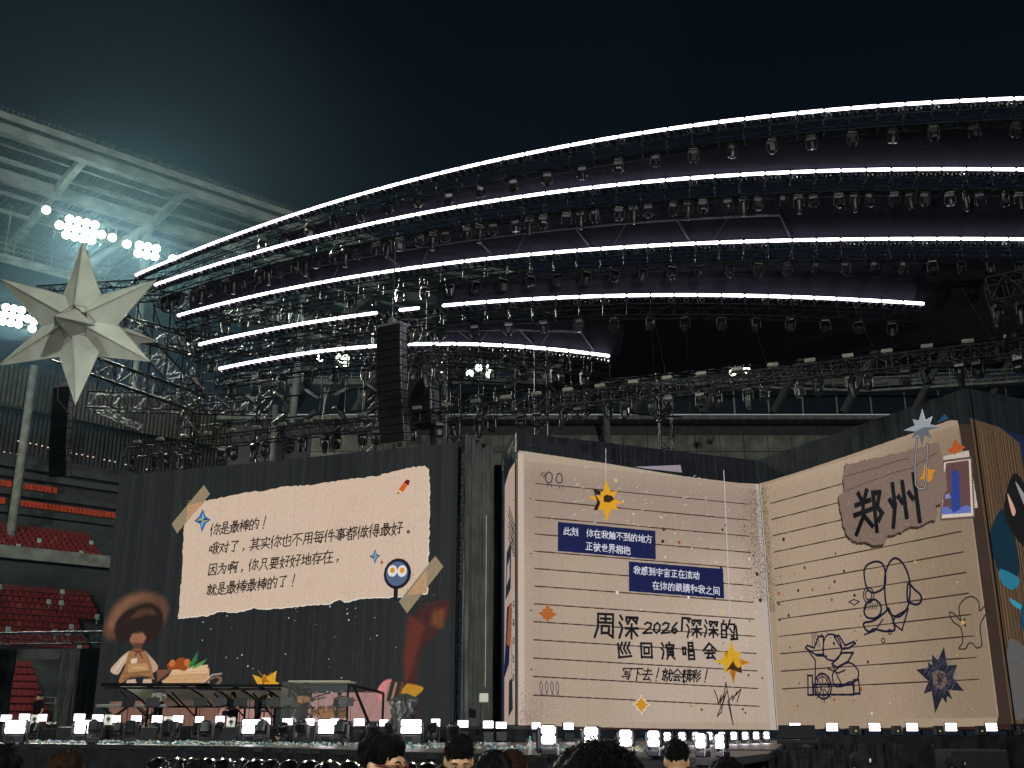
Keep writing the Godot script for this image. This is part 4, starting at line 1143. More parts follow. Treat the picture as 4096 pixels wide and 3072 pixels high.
	s = Shape.new()
	s.soft_box(Vector3.ZERO, Vector3(0.96, 0.13, 0.1), 0.04)
	made["tube"] = s.mesh()
	# stadium seat
	s = Shape.new()
	s.soft_box(Vector3(0, 0.42, 0.02), Vector3(0.44, 0.06, 0.38), 0.02)
	s.soft_box(Vector3(0, 0.66, -0.18), Vector3(0.44, 0.46, 0.06), 0.025, Basis.from_euler(Vector3(-0.15, 0, 0)))
	s.box(Vector3(0, 0.2, -0.12), Vector3(0.08, 0.4, 0.1))
	made["seat"] = s.mesh()

func ordinal(n: int) -> String:
	if n % 100 in [11, 12, 13]: return "%dth" % n
	return "%d%s" % [n, {1: "st", 2: "nd", 3: "rd"}.get(n % 10, "th")]

func place(kind: String, label: String, category: String, group: String, where: Vector3, turn: float, tilt := 0.0, upside := false) -> Node3D:
	var o: Node3D = stock[kind].duplicate()
	o.name = numbered(String(stock[kind].name))
	add_child(o)
	o.transform = Transform3D(Basis.from_euler(Vector3(0, turn, PI if upside else 0.0)), where)
	var h := o.get_node_or_null("head")
	if h: h.rotation.x = tilt
	tag(o, label, category, group)
	return o

func lamp(where: Vector3, energy: float, c: Color, size := 0.2, parent: Node3D = self) -> OmniLight3D:
	var l := OmniLight3D.new()
	l.name = "lamp_light"
	l.light_energy = energy
	l.light_color = c
	l.light_size = size
	l.omni_range = 80.0
	l.omni_attenuation = 2.0
	l.shadow_enabled = true
	parent.add_child(l, true)
	l.position = where
	return l

func panel_light(parent: Node3D, where: Vector3, basis_: Basis, size: Vector2, energy: float, c: Color) -> void:
	var l := AreaLight3D.new()
	l.name = "panel_light"
	l.area_size = size
	l.light_energy = energy
	l.light_color = c
	l.area_range = 60.0
	l.shadow_enabled = true
	parent.add_child(l, true)
	l.transform = Transform3D(basis_, where)

# ---------------------------------------------------------------- LED screens
func screen(label: String, a: Vector2, b: Vector2, picture: Image, group: String) -> Node3D:
	var d := Vector3(b.x - a.x, 0, b.y - a.y)
	var wide := d.length()
	d = d.normalized()
	var o := thing("led_screen", label, "screen", Vector3.ZERO, 0, group)
	o.transform = Transform3D(Basis(d, Vector3.UP, d.cross(Vector3.UP)), Vector3(a.x, 1.8, a.y))
	var m := StandardMaterial3D.new()
	m.resource_name = "screen_picture"
	m.albedo_color = lin(0.012, 0.012, 0.013)
	m.roughness = 0.9
	m.metallic_specular = 0.12
	m.emission_enabled = true
	m.emission = Color.BLACK
	m.emission_texture = ImageTexture.create_from_image(picture)
	m.emission_energy_multiplier = 0.92
	var count := maxi(2, int(round(wide)))
	for i in count:
		var s := Shape.new()
		var x0 := wide * i / count + 0.0015
		var x1 := wide * (i + 1) / count - 0.0015
		s.quad(Vector3(x0, 0, 0), Vector3(x1, 0, 0), Vector3(x1, 12, 0), Vector3(x0, 12, 0))
		var u0 := x0 / wide
		var u1 := x1 / wide
		for q in [Vector2(u0, 1), Vector2(u1, 0), Vector2(u1, 1), Vector2(u0, 1), Vector2(u0, 0), Vector2(u1, 0)]: s.uv.append(q)
		part("screen_panel", s, m, o)
	var back := Shape.new()
	back.box(Vector3(wide / 2, 6, -0.14), Vector3(wide - (0.02 if wide > 5 else 0.3), 11.98, 0.24))
	part("cabinet", back, mats.black_steel, o)
	var rear := Shape.new()
	for i in count: rear.bar(Vector3(wide * (i + 0.5) / count, -1.5, -0.6), Vector3(wide * (i + 0.5) / count, 11.6, -0.6), 0.06, 0.06)
	for i in 6: rear.bar(Vector3(0.1, i * 2.3, -0.6), Vector3(wide - 0.1, i * 2.3, -0.6), 0.06, 0.06)
	part("rear_frame", rear, mats.truss_steel, o)
	panel_light(o, Vector3(wide / 2, 6, 0.08), Basis(Vector3.UP, PI), Vector2(wide * 0.95, 11), 0.004, Color(1.0, 0.85, 0.72))
	return o

# ---------------------------------------------------------------- the arched stage roof
const ARC := [
	{"h": 24.5, "from": -19.75, "to": 24.0, "c": [-39.8975, 0.41765, -0.01075, 0.0000127, 0.0000016]},
	{"h": 23.2, "from": -18.07, "to": 24.0, "c": [-41.0595, 0.316805, -0.0113265, 0.0000334, 0.0000023]},
	{"h": 21.3, "from": -16.55, "to": 24.0, "c": [-42.7778, 0.235379, -0.009805, 0.0001087, 0.0000004]},
	{"h": 19.3, "from": -14.95, "to": 16.98, "c": [-42.8933, 0.167782, -0.0128057, 0.0000873, 0.0000017]},
	{"h": 17.8, "from": -13.66, "to": 4.25, "c": [-44.5010, -0.185445, -0.0295297, 0.0004883, 0.000031]},
]
const RANK := ["topmost", "second", "third", "fourth", "lowest"]

func arc_at(k: int, x: float) -> Vector3:
	var q: Array = ARC[k].c
	return Vector3(x, ARC[k].h, q[0] + x * (q[1] + x * (q[2] + x * (q[3] + x * q[4]))))

func arc_points(k: int, step: float) -> Array:
	var o := [arc_at(k, ARC[k].from)]
	var x: float = ARC[k].from
	while x < ARC[k].to:
		var slope := (arc_at(k, x + 0.01) - arc_at(k, x)).length() / 0.01
		x += step / slope
		o.append(arc_at(k, x))
	return o

func stage_roof() -> void:
	for k in 5:
		var o := thing("arched_light_truss", "%s arched black truss of the stage roof lined with white light tubes" % RANK[k], "light truss", Vector3.ZERO, 0, "arched light trusses of the stage roof")
		var pts := arc_points(k, 1.0)
		var low := []
		for p in pts: low.append(p + Vector3(0, -0.62, -0.3))
		lattice(o, low, 0.5, 0.5, mats.black_steel, 0.03)
		var holder := Shape.new()
		for i in pts.size() - 1:
			var a: Vector3 = pts[i]
			var b: Vector3 = pts[i + 1]
			var mid := (a + b) * 0.5
			var gap_in_fourth := k == 3 and mid.x > -5.7 and mid.x < -2.8 and not (mid.x > -4.9 and mid.x < -4.3)
			var gap_in_third := false
			if not gap_in_fourth and not gap_in_third:
				var t := part("light_tube", made.tube, mats.tube_glow, o)
				var z := (b - a).normalized()
				t.transform = Transform3D(Basis(z, Vector3.UP, z.cross(Vector3.UP)), mid)
			holder.box(a + Vector3(0, -0.18, -0.05), Vector3(0.05, 0.36, 0.05))
			for j in 3:
				var p := a.lerp(b, (j + 0.5) / 3.0) + Vector3(0, -0.24, 0.02)
				var c := part("lamp_can", made.can, mats.fixture_ring if (i + j) % 4 == 0 else mats.fixture, o)
				var d := (b - a).normalized()
				c.transform = Transform3D(Basis(d, Vector3.UP, d.cross(Vector3.UP)) * Basis.from_euler(Vector3(0.55, rng.randf_range(-0.2, 0.2), 0)), p)
		holder.path(pts.map(func(p): return p + Vector3(0, -0.08, -0.06)), 0.025, 4)
		part("tube_rail", holder, mats.black_steel, o)
		var n := 0
		for i in range(2, pts.size() - 3, 6):       # the light the tubes give off
			var a: Vector3 = pts[i]
			var b: Vector3 = pts[mini(i + 5, pts.size() - 1)]
			var x := (b - a).normalized()
			var z := Vector3(0, 0.5, -0.86)
			z = (z - x * z.dot(x)).normalized()
			panel_light(o, (a + b) * 0.5 + Vector3(0, -0.06, 0.06), Basis(x, z.cross(x), z), Vector2(a.distance_to(b), 0.1), 0.2, Color(1.0, 0.96, 1.0))
			n += 1
	# moving heads under each arc
	for k in 5:
		var pts := arc_points(k, 0.1)
		var every := [15, 0, 12, 15, 14][k] as int
		var spots := []
		if k == 1:
			for i in range(8, pts.size(), 22): spots.append_array([[i, "wash"], [i + 6, "profile"], [i + 12, "beam"]])
		else:
			for i in range(9, pts.size(), every): spots.append([i, ["beam", "wash", "beam", "wash"][(i / every) % 4]])
		var nth := 0
		for q in spots:
			if q[0] >= pts.size(): continue
			var p: Vector3 = pts[q[0]]
			if p.x > 22.5 or (k == 0 and p.x < -13.0): continue
			nth += 1
			place(q[1], "black moving head light under the %s arched truss, %s from its left end" % [RANK[k], ordinal(nth)], "stage light", "moving heads under the %s arch" % RANK[k], p + Vector3(0, -0.55 if k == 0 and p.x < -4.0 else -0.82, -0.3), rng.randf_range(-0.6, 0.6), rng.randf_range(-0.9, 1.0) if q[1] != "profile" else rng.randf_range(-0.2, 0.2))
	# dark gauze stretched between the arches
	var span := [[-11.0, 24.0], [-16.0, 24.0], [-3.3, 17.4], [-3.3, 4.9]]
	for k in 4:
		var f := FastNoiseLite.new()
		f.seed = 50 + k
		f.frequency = 0.35
		var rows := []
		for j in 9:
			var row := []
			var t := j / 8.0
			for i in 121:
				var x := lerpf(span[k][0], span[k][1], i / 120.0)
				var a := arc_at(k, x) + Vector3(0, -0.45, -0.75)
				var b := arc_at(k + 1, clampf(x, -30, 30)) + Vector3(0, 0.12 if k < 2 else 0.06, -0.42)
				if k == 3: b = Vector3(x, 17.9, arc_at(4, clampf(x, -14, 4.3)).z - 0.42)
				var p := b.lerp(a, t)
				p += Vector3(0, -sin(t * PI) * 0.1, 0) + Vector3(0, 1, 1) * f.get_noise_2d(x * 3.0, t * 2.0) * 0.07
				row.append(p)
			rows.append(row)
		var s := Shape.new()
		s.sheet(rows)
		single("gauze_ceiling", s, mats.scrim, ["wide dark gauze sheet between the topmost and second light arches", "dark streaked gauze sheet between the second and third light arches", "dark gauze sheet hanging above the fourth light arch", "dark gauze sheet hanging above the lowest light arch"][k], "fabric", Vector3.ZERO, "gauze sheets of the stage roof")
	# black ceiling behind the arches
	var rows := []
	for j in 7:
		var row := []
		for i in 41:
			var t := i / 40.0
			var low := Vector3(2.6, 18.0, -50.6).lerp(Vector3(26.5, 18.0, -42.0), t)
			var high := Vector3(low.x - 0.5, 21.0, arc_at(2, minf(low.x, 24)).z - 1.1)
			row.append(low.lerp(high, j / 6.0) + Vector3(0, rng.randf_range(-0.03, 0.03), 0))
		rows.append(row)
	var s := Shape.new()
	s.sheet(rows)
	single("black_ceiling_cloth", s, mats.black_cloth, "black cloth ceiling behind the fourth and lowest light arches", "fabric")
	# back pipe and posts below that ceiling
	truss("roof_edge_truss", "dark truss along the lower edge of the black cloth ceiling", Vector3(-6.0, 17.2, -52.2), Vector3(26.0, 17.2, -42.0), 0.5, 0.7, mats.black_steel, "", 0.9, 0.04)
	# grey lattice girders that show through the gauze
	for q in [[-14.0, 11.0, 1], [-13.0, 3.0, 3]]:
		var o := thing("roof_girder", "pale steel girder %s under the stage roof" % ("between the second and third light arches" if q[2] == 1 else "between the fourth and lowest light arches"), "girder")
		var top := Shape.new()
		var web := Shape.new()
		var last := Vector3.ZERO
		var kk: int = q[2]
		for i in 13:
			var x := lerpf(q[0], q[1], i / 12.0)
			var p := arc_at(kk, x).lerp(arc_at(kk + 1, x), 0.55) + Vector3(0, -0.2, 0.0)
			if i: top.bar(last, p, 0.07, 0.07)
			var foot := arc_at(kk + 1, x + 0.8) + Vector3(0, 0.1, -0.3)
			web = Shape.new()
			if i % 2 == 0: web.bar(p, foot, 0.08, 0.05)
			else: web.tube(p, arc_at(kk + 1, x - 0.5) + Vector3(0, 0.1, -0.3), 0.025, 0.025, 5)
			part("web_bar", web, mats.truss_steel, o)
			last = p
		part("chord", top, mats.truss_steel, o)

func lighting_truss() -> void:
	var a := Vector3(-19.2, 15.0, -52.4)
	var b := Vector3(24.0, 15.0, -34.6)
	truss("lighting_truss", "long dark lighting truss crossing above the screens", a, b, 0.52, 0.52, mats.truss_steel, "", 0.55, 0.028)
	var d := (b - a).normalized()
	var turn := atan2(-d.z, d.x)
	var n := 0
	var k := 0
	var s := 0.6
	while s < a.distance_to(b) - 1.0:
		var p := a + d * s
		k += 1
		place("flood", "small pale flood lamp on the long lighting truss, %s from its left end" % ordinal(k), "stage light", "flood lamps on the lighting truss", p + Vector3(0, 0.29, 0.1), turn + rng.randf_range(-0.05, 0.05))
		s += 1.42
	s = 0.5
	while s < a.distance_to(b) - 0.5:
		var p := a + d * s
		place(["wash", "beam", "wash", "profile"][n % 4], "black moving head light under the long lighting truss, %s from its left end" % ordinal(n + 1), "stage light", "moving heads under the lighting truss", p + Vector3(0, -0.33, 0.0), rng.randf_range(-0.9, 0.9), rng.randf_range(-1.1, 1.1) if n % 4 != 3 else rng.randf_range(-0.5, 0.5))
		n += 1
		s += [0.62, 1.35, 0.7, 1.2][n % 4]
	# chains up to the roof
	var chains := Shape.new()
	s = 3.0
	while s < 46:
		var p := a + d * s
		chains.tube(p + Vector3(0, 0.26, 0), p + Vector3(0, 3.4, -2.2), 0.01, 0.01, 4)
		s += 4.1
	single("hoist_chains", chains, mats.truss_steel, "thin hoist chains from the roof down to the lighting truss", "chain")

func towers() -> void:
	var list := [[-16.6, -53.2, 21.5, "beside the far end of the left screen"], [-12.75, -53.4, 19.5, "behind the torn note screen"], [-6.9, -50.5, 19.0, "behind the hanging loudspeakers"], [-2.7, -48.6, 20.0, "between the note screen and the book"], [1.4, -49.2, 19.5, "behind the book's first page"], [7.7, -52.2, 19.0, "behind the middle of the book"]]
	for q in list:
		var o := thing("truss_tower", "upright lattice truss tower standing " + q[3], "truss", Vector3(q[0], 0, q[1]), 0, "truss towers behind the screens")
		lattice(o, steps_along(Vector3.ZERO, Vector3(0, q[2], 0), 0.65), 0.62, 0.62, mats.truss_steel, 0.035)
	# pipes with strobe battens between the towers
	var n := 0
	for y in [16.4, 17.5, 18.7]:
		var a := Vector3(-16.6, y, -52.8)
		var b := Vector3(-2.7, y, -48.3)
		var s := Shape.new()
		s.tube(a, b, 0.04, 0.04, 6)
		var c := b + Vector3(11, 0, -2.6)
		s.tube(b, c, 0.04, 0.04, 6)
		single("rigging_pipe", s, mats.black_steel, "%s black pipe clamped across the truss towers" % ["lower", "middle", "upper"][n], "pipe", Vector3.ZERO, "pipes across the towers")
		for i in 15:
			var p := a.lerp(b, (i + 0.4) / 9.0) if i < 9 else b.lerp(c, (i - 8.5) / 6.0)
			var o := place("batten", "black strobe batten on the %s pipe of the towers, %s from its left end" % [["lower", "middle", "upper"][n], ordinal(i + 1)], "stage light", "strobe battens on the tower pipes", p + Vector3(0, -0.1, 0.2), 0.3)
			o.rotation = Vector3(rng.randf_range(-0.5, 0.5), 0.35, [0.75, -0.6, 0.7][n] * (1 if i % 5 else -1))
		n += 1
	# uprights hanging in front of the wall
	for i in 16:
		var x := -15.5 + i * 1.55 + rng.randf_range(-0.3, 0.3)
		var z := -51.8 + (x + 15.5) * 0.25
		var s := Shape.new()
		s.tube(Vector3(x, 15.2, z), Vector3(x, 20.2 - i * 0.08, z), 0.03, 0.03, 5)
		single("hanging_pole", s, mats.black_steel, "thin steel pole in the lattice over the note screen, %s from the left" % ordinal(i + 1), "pole", Vector3.ZERO, "hanging poles over the note screen")
	# side lattice at the left end of the arches
	var side := [
		[Vector3(-24.5, 23.2, -52.0), Vector3(-17.8, 23.4, -51.5), "topmost pale truss running from the star to the arches"],
		[Vector3(-21.5, 21.6, -50.6), Vector3(-15.2, 19.6, -49.8), "dark truss sloping from the star to the third arch"],
		[Vector3(-23.5, 20.4, -53.0), Vector3(-15.6, 17.2, -51.0), "lowest dark truss sloping from behind the star to the tower"],
		[Vector3(-20.6, 22.4, -53.5), Vector3(-16.6, 18.4, -53.6), "steep dark truss behind the arrow-like end of the arches"],
		[Vector3(-23.0, 18.9, -56.5), Vector3(-12.8, 18.2, -55.0), "long grey truss far behind the star"],
		[Vector3(-19.0, 24.0, -54.6), Vector3(-3.0, 20.4, -50.6), "long grey truss seen behind the arches above the speakers"],
		[Vector3(-18.4, 22.0, -55.0), Vector3(-3.0, 19.2, -51.0), "second grey truss seen behind the arches above the speakers"],
	]
	for q in side:
		truss("roof_truss", q[2], q[0], q[1], 0.8, 0.9, mats.truss_steel, "trusses at the left end of the stage roof", 0.75, 0.045)
	for i in 9:
		var x := -22.0 + i * 0.85
		var o := thing("roof_post", "thin post in the side frame of the stage roof, %s from the star" % ordinal(i + 1), "truss", Vector3.ZERO, 0, "posts in the side frame")
		var s := Shape.new()
		s.tube(Vector3(x, 18.2, -52.5), Vector3(x + 0.2, 22.9 - i * 0.05, -51.8), 0.045, 0.045, 5)
		s.tube(Vector3(x, 18.4, -52.5), Vector3(x + 0.9, 20.6, -52.2), 0.03, 0.03, 4)
		s.tube(Vector3(x + 0.9, 20.6, -52.2), Vector3(x + 0.1, 22.7, -51.8), 0.03, 0.03, 4)
		part("pole", s, mats.truss_steel, o)

# ---------------------------------------------------------------- loudspeakers
func speaker_line(label: String, top: Vector3, turn: float, count: int, wide: float, high: float, deep: float, bend: float) -> void:
	var o := thing("line_array_speaker", label, "speaker", top, turn, "hanging loudspeaker columns")
	var at := Vector3(0, -0.12, 0)
	var lean := 0.04
	var cab := Shape.new()
	cab.soft_box(Vector3(0, -high / 2, -deep / 2), Vector3(wide, high - 0.02, deep), 0.02)
	var gr := Shape.new()
	gr.soft_box(Vector3(0, -high / 2, 0.012), Vector3(wide - 0.03, high - 0.03, 0.02), 0.006)
	var plate := Shape.new()
	plate.soft_box(Vector3(wide / 2 + 0.008, -high / 2, -deep * 0.42), Vector3(0.016, high * 0.86, deep * 0.7), 0.006)
	var slot := Shape.new()
	for j in 2:
		slot.box(Vector3(wide / 2 + 0.019, -high * (0.33 + 0.34 * j), -deep * 0.26), Vector3(0.006, high * 0.2, deep * 0.18))
	var cm := cab.mesh()
	var gm := gr.mesh()
	var pm := plate.mesh()
	var sm := slot.mesh()
	for i in count:
		var c := part("cabinet", cm, mats.cabinet, o)
		c.transform = Transform3D(Basis.from_euler(Vector3(lean, 0, 0)), at)
		part("grille", gm, mats.grille, c)
		var pl := part("side_plate", pm, mats.rigging, c)
		part("slot", sm, mats.fixture, c)
		pl.name = "side_plate"
		at += Basis.from_euler(Vector3(lean, 0, 0)) * Vector3(0, -high, 0)
		lean += bend * (0.4 + i * 1.3 / count)
	var f := Shape.new()
	f.box(Vector3(0, -0.05, -deep / 2), Vector3(wide, 0.1, deep))
	f.box(Vector3(0, 0.12, -deep / 2), Vector3(0.2, 0.3, 0.3))
	part("fly_frame", f, mats.rigging, o)
	var ch := Shape.new()
	ch.tube(Vector3(0, 0.2, -deep / 2), Vector3(0, 3.6, -deep / 2), 0.03, 0.03, 5)
	part("chain", ch, mats.truss_steel, o)
	var cb := Shape.new()
	cb.path([Vector3(wide / 2 - 0.1, 0.0, -deep), Vector3(wide / 2 + 0.35, -1.2, -deep - 0.1), Vector3(wide / 2 + 0.1, -1.9, -deep), Vector3(wide / 2, -high * count * 0.8, -deep - 0.05)], 0.025, 5)
	part("cable", cb, mats.wire, o)

func loudspeakers() -> void:
	speaker_line("tall black loudspeaker column hanging in front of the arches", Vector3(-4.9, 17.15, -40.0), -0.5, 14, 1.12, 0.335, 0.6, 0.016)
	speaker_line("shorter column of large loudspeakers hanging behind the tall one", Vector3(-4.15, 18.1, -46.0), -0.6, 6, 1.1, 0.56, 0.85, 0.008)
	speaker_line("dim loudspeaker column hanging far back under the white star", Vector3(-27.1, 21.6, -62.0), -0.2, 13, 1.1, 0.42, 0.6, 0.02)
	# short truss with two lamps beside the second column
	truss("hanging_truss", "short truss frame hanging beside the loudspeaker columns", Vector3(-4.0, 14.95, -38.6), Vector3(-2.3, 15.2, -37.6), 0.5, 0.5, mats.truss_steel, "", 0.5, 0.025)
	for i in 3:
		place("profile", "black profile spotlight under the short truss by the speakers, %s from the left" % ordinal(i + 1), "stage light", "spotlights on the short truss", Vector3(-3.7 + i * 0.5, 14.65, -38.3 + i * 0.25), 0.6, [0.6, -0.3, -0.7][i])
	truss("hanging_truss", "short bright truss frame hanging at the far right under the arches", Vector3(17.1, 16.75, -36.0), Vector3(20.5, 17.05, -34.8), 0.9, 0.9, mats.truss_steel, "", 0.6, 0.035)
	for i in 4:
		place("profile", "black profile spotlight under the far right short truss, %s from its left end" % ordinal(i + 1), "stage light", "spotlights at the far right", Vector3(17.3 + i * 0.7, 16.25, -35.9 + i * 0.25), 0.3, 0.3 - 0.3 * i)
	truss("camera_truss", "thin bright truss hanging below the white star", Vector3(-24.4, 19.6, -60.0), Vector3(-21.2, 18.3, -60.2), 0.35, 0.35, mats.bright_truss, "", 0.4, 0.025)

# ---------------------------------------------------------------- the white star lantern
func star_lantern() -> void:
	var centre := Vector3(-14.05, 14.3, -33.0)
	var o := thing("star_lantern", "large ivory panelled star lantern hanging in front of the stadium roof", "lantern", centre)
	var tips := [Vector3(-0.27, 3.05, 0.1), Vector3(2.35, 1.6, 0.2), Vector3(2.4, -1.2, 0.1), Vector3(0.3, -2.75, 0.4), Vector3(-2.35, -1.4, 0.3), Vector3(-2.75, 1.6, 0.3), Vector3(0.05, -0.45, 2.2),
		Vector3(-2.5, -0.9, -1.0), Vector3(-2.9, 1.9, -1.2), Vector3(0.2, 0.6, -2.6), Vector3(1.9, 0.2, -1.9)]
	var frame := Shape.new()
	for i in tips.size():
		var t: Vector3 = tips[i]
		var d := t.normalized()
		var x := (Vector3(0, 0, 1) if absf(d.z) < 0.7 else Vector3.UP).cross(d).normalized()
		var y := d.cross(x)
		var w := 0.78 if i < 6 else 0.62
		var base := d * 0.55
		var ring := [base + x * w, base + y * w * 0.85, base - x * w, base - y * w * 0.85]
		for k in 4:
			var a: Vector3 = ring[k]
			var b: Vector3 = ring[(k + 1) % 4]
			var s := Shape.new()
			var inn := (a + b) * 0.5 - d * 0.3
			s.tri(a.lerp(t, 0.004), b.lerp(t, 0.004), t)
			s.tri(b, a, inn * 0.9)
			part("panel", s, mats.star_panel, o)
			frame.tube(a, t, 0.03, 0.012, 5)
			frame.tube(a, b, 0.022, 0.022, 5)
	part("frame", frame, mats.star_frame, o)
	var wire := Shape.new()
	wire.tube(Vector3(-0.25, 3.0, 0.1), Vector3(-0.6, 12.0, -8.0), 0.005, 0.005, 4)
	wire.path([Vector3(0.3, -2.7, 0.4), Vector3(0.1, -3.0, 0.3), Vector3(-0.4, -2.5, 0.1), Vector3(-0.9, -1.0, -0.6)], 0.015, 4)
	part("suspension_wire", wire, mats.wire, o)

# ---------------------------------------------------------------- the stadium round the stage
const SIDE_O := Vector3(-47.5, 0, -100.0)            # a point on the front of the upper tier
const SIDE_D := Vector3(0.735, 0, -0.678)            # along the stand, away from the camera
const SIDE_N := Vector3(-0.678, 0, -0.735)           # outwards, up the rows

func at_side(s: float, out: float, y: float) -> Vector3:
	return SIDE_O + SIDE_D * s + SIDE_N * out + Vector3.UP * y

func stadium() -> void:
	var g := Shape.new()
	g.quad(Vector3(-160, 0, 110), Vector3(160, 0, 110), Vector3(160, 0, -210), Vector3(-160, 0, -210))
	structure("ground", g, mats.pitch)
	# left stand: two tiers of rows, parapets, walls
	var o := thing("left_grandstand", "dark two-tier concrete grandstand with pale parapet at far left", "grandstand")
	var s := Shape.new()
	for r in 22:
		var y := 1.6 + r * 0.6
		s.quad(at_side(-30, -17 + r * 0.8, y), at_side(26, -17 + r * 0.8, y), at_side(26, -16.2 + r * 0.8, y), at_side(-30, -16.2 + r * 0.8, y))
		s.quad(at_side(-30, -17 + r * 0.8, y - 0.6), at_side(26, -17 + r * 0.8, y - 0.6), at_side(26, -17 + r * 0.8, y), at_side(-30, -17 + r * 0.8, y))
	part("lower_tier", s, mats.dark_concrete, o)
	s = Shape.new()
	s.quad(at_side(-30, 0.7, 14), at_side(26, 0.7, 14), at_side(26, 0.7, 17.2), at_side(-30, 0.7, 17.2))
	part("back_wall", s, mats.dark_concrete, o)
	s = Shape.new()
	s.box((at_side(-30, 0, 17.6) + at_side(26, 0, 17.6)) * 0.5, Vector3(56, 1.15, 0.5), Basis(SIDE_D, Vector3.UP, SIDE_D.cross(Vector3.UP)))
	part("parapet", s, mats.parapet, o)
	s = Shape.new()
	for r in 9:
		var y := 17.7 + r * 0.5
		s.quad(at_side(-30, 0.3 + r * 0.8, y), at_side(26, 0.3 + r * 0.8, y), at_side(26, 1.1 + r * 0.8, y), at_side(-30, 1.1 + r * 0.8, y))
		s.quad(at_side(-30, 0.3 + r * 0.8, y - 0.5), at_side(26, 0.3 + r * 0.8, y - 0.5), at_side(26, 0.3 + r * 0.8, y), at_side(-30, 0.3 + r * 0.8, y))
	part("upper_tier", s, mats.dark_concrete, o)
	# seats, one by one
	var turn := atan2(-SIDE_N.x, -SIDE_N.z)
	var groups := [["upper", -1.0, 19, 6, 0.55, 18.0, 0.5, 0.6], ["lower", -1.5, 18, 10, -8.6, 8.5, 0.6, 0.57]]
	for q in groups:
		for r in q[3]:
			for c in q[2]:
				var tone := rng.randf()
				if q[0] == "lower" and r < 5 and c > 13: continue
				var p := at_side(q[1] + c * q[7], q[4] + r * 0.8 + 0.3, q[5] + r * q[6] - 0.3)
				var kind := "grey" if tone < 0.06 else ("orange" if tone < 0.16 else "red")
				var e := single("stadium_seat", made.seat, mats["seat_" + kind], "%s seat of the %s tier, %s row up, %s from the left" % [{"grey": "pale grey", "orange": "faded orange", "red": "red plastic"}[kind], q[0], ordinal(r + 1), ordinal(c + 1)], "seat", p, "%s seats of the %s tier" % [kind, q[0]])
				e.rotation.y = turn
	var rest := MultiMesh.new()
	rest.transform_format = MultiMesh.TRANSFORM_3D
	rest.mesh = made.seat
	var where := []
	for r in 9:
		for c in 30:
			where.append(Transform3D(Basis(Vector3.UP, turn), at_side(-14 + c * 0.5, -16.6 + r * 0.8, 1.6 + r * 0.6)))
	rest.instance_count = where.size()
	for i in where.size(): rest.set_instance_transform(i, where[i])
	var mm := MultiMeshInstance3D.new()
	mm.name = "lower_rows_seats"
	mm.multimesh = rest
	mm.material_override = mats.seat_red
	add_child(mm)
	tag(mm, "red seats of the lowest rows seen through the curtain gap", "seats", "", "stuff")
	# concourse behind the upper tier: dark beams with orange light between
	o = thing("concourse", "dark concourse above the upper seats with orange lit slots", "concourse")
	s = Shape.new()
	s.quad(at_side(-30, 9.0, 20), at_side(26, 9.0, 20), at_side(26, 9.0, 29), at_side(-30, 9.0, 29))
	part("wall", s, mats.dark_slat, o)
	for q in [23.0, 24.85, 26.7, 27.7, 22.2]:
		s = Shape.new()
		s.bar(at_side(-30, 8.2, q), at_side(26, 8.2, q), 0.5, 0.6)
		part("beam", s, mats.dark_concrete, o)
	for q in [[-2.5, 3.0, 25.75], [4.2, 7.6, 25.75], [-2.5, 2.6, 23.95], [3.6, 14.5, 23.95]]:
		s = Shape.new()
		s.bar(at_side(q[0], 8.7, q[2]), at_side(q[1], 8.7, q[2]), 0.1, 0.6)
		part("orange_light_slot", s, mats.orange_glow, o)
		s = Shape.new()
		for i in int((q[1] - q[0]) * 2.5): s.bar(at_side(q[0] + i * 0.4 + rng.randf_range(-0.1, 0.1), 8.4, q[2] - 0.4), at_side(q[0] + i * 0.4, 8.4, q[2] + rng.randf_range(-0.1, 0.4)), rng.randf_range(0.06, 0.16), 0.06)
		tag(part("louvre", s, mats.dark_slat, o), "", "", "", "stuff")
	panel_light(o, at_side(3, 7.6, 23.4), Basis(SIDE_D, Vector3.UP, SIDE_D.cross(Vector3.UP)) * Basis(Vector3.UP, PI), Vector2(16, 0.5), 0.6, Color(1.0, 0.35, 0.1))
	# slatted facades above
	for q in [[11.0, 27.5, 35.2, "dark_slat", "wall of dark vertical slats below the stadium roof", 0.46, 120], [8.0, 33.6, 38.0, "tan_slat", "band of tan vertical slats hanging below the stadium roof", 0.46, 105]]:
		o = thing("slatted_wall", q[4], "wall")
		s = Shape.new()
		s.quad(at_side(-30, q[0] + 0.25, q[1]), at_side(34, q[0] + 0.25, q[1]), at_side(34, q[0] + 0.25, q[2]), at_side(-30, q[0] + 0.25, q[2]))
		part("backing", s, mats.dark_slat, o)
		s = Shape.new()
		s.soft_box(Vector3.ZERO, Vector3(0.27, q[2] - q[1], 0.2), 0.03)
		var m := s.mesh()
		for i in q[6]:
			var e := part("slat", m, mats[q[3]], o)
			e.transform = Transform3D(Basis(SIDE_D, Vector3.UP, SIDE_D.cross(Vector3.UP)), at_side(-14 + i * q[5], q[0], (q[1] + q[2]) * 0.5 + sin(i * 0.07) * 0.2))
	# slanting warm dots of light on that wall
	o = thing("light_string", "two slanting rows of tiny warm lights on the dark slatted wall", "lights")
	for r in 2:
		s = Shape.new()
		for i in 46:
			if rng.randf() < 0.72: s.box(at_side(-10 + i * 0.62, 10.6, 31.6 - r * 1.5 - i * 0.035 + rng.randf_range(-0.04, 0.04)), Vector3(0.14, 0.07, 0.1))
		tag(part("light_dot", s, mats.dot_glow, o), "", "", "", "stuff")
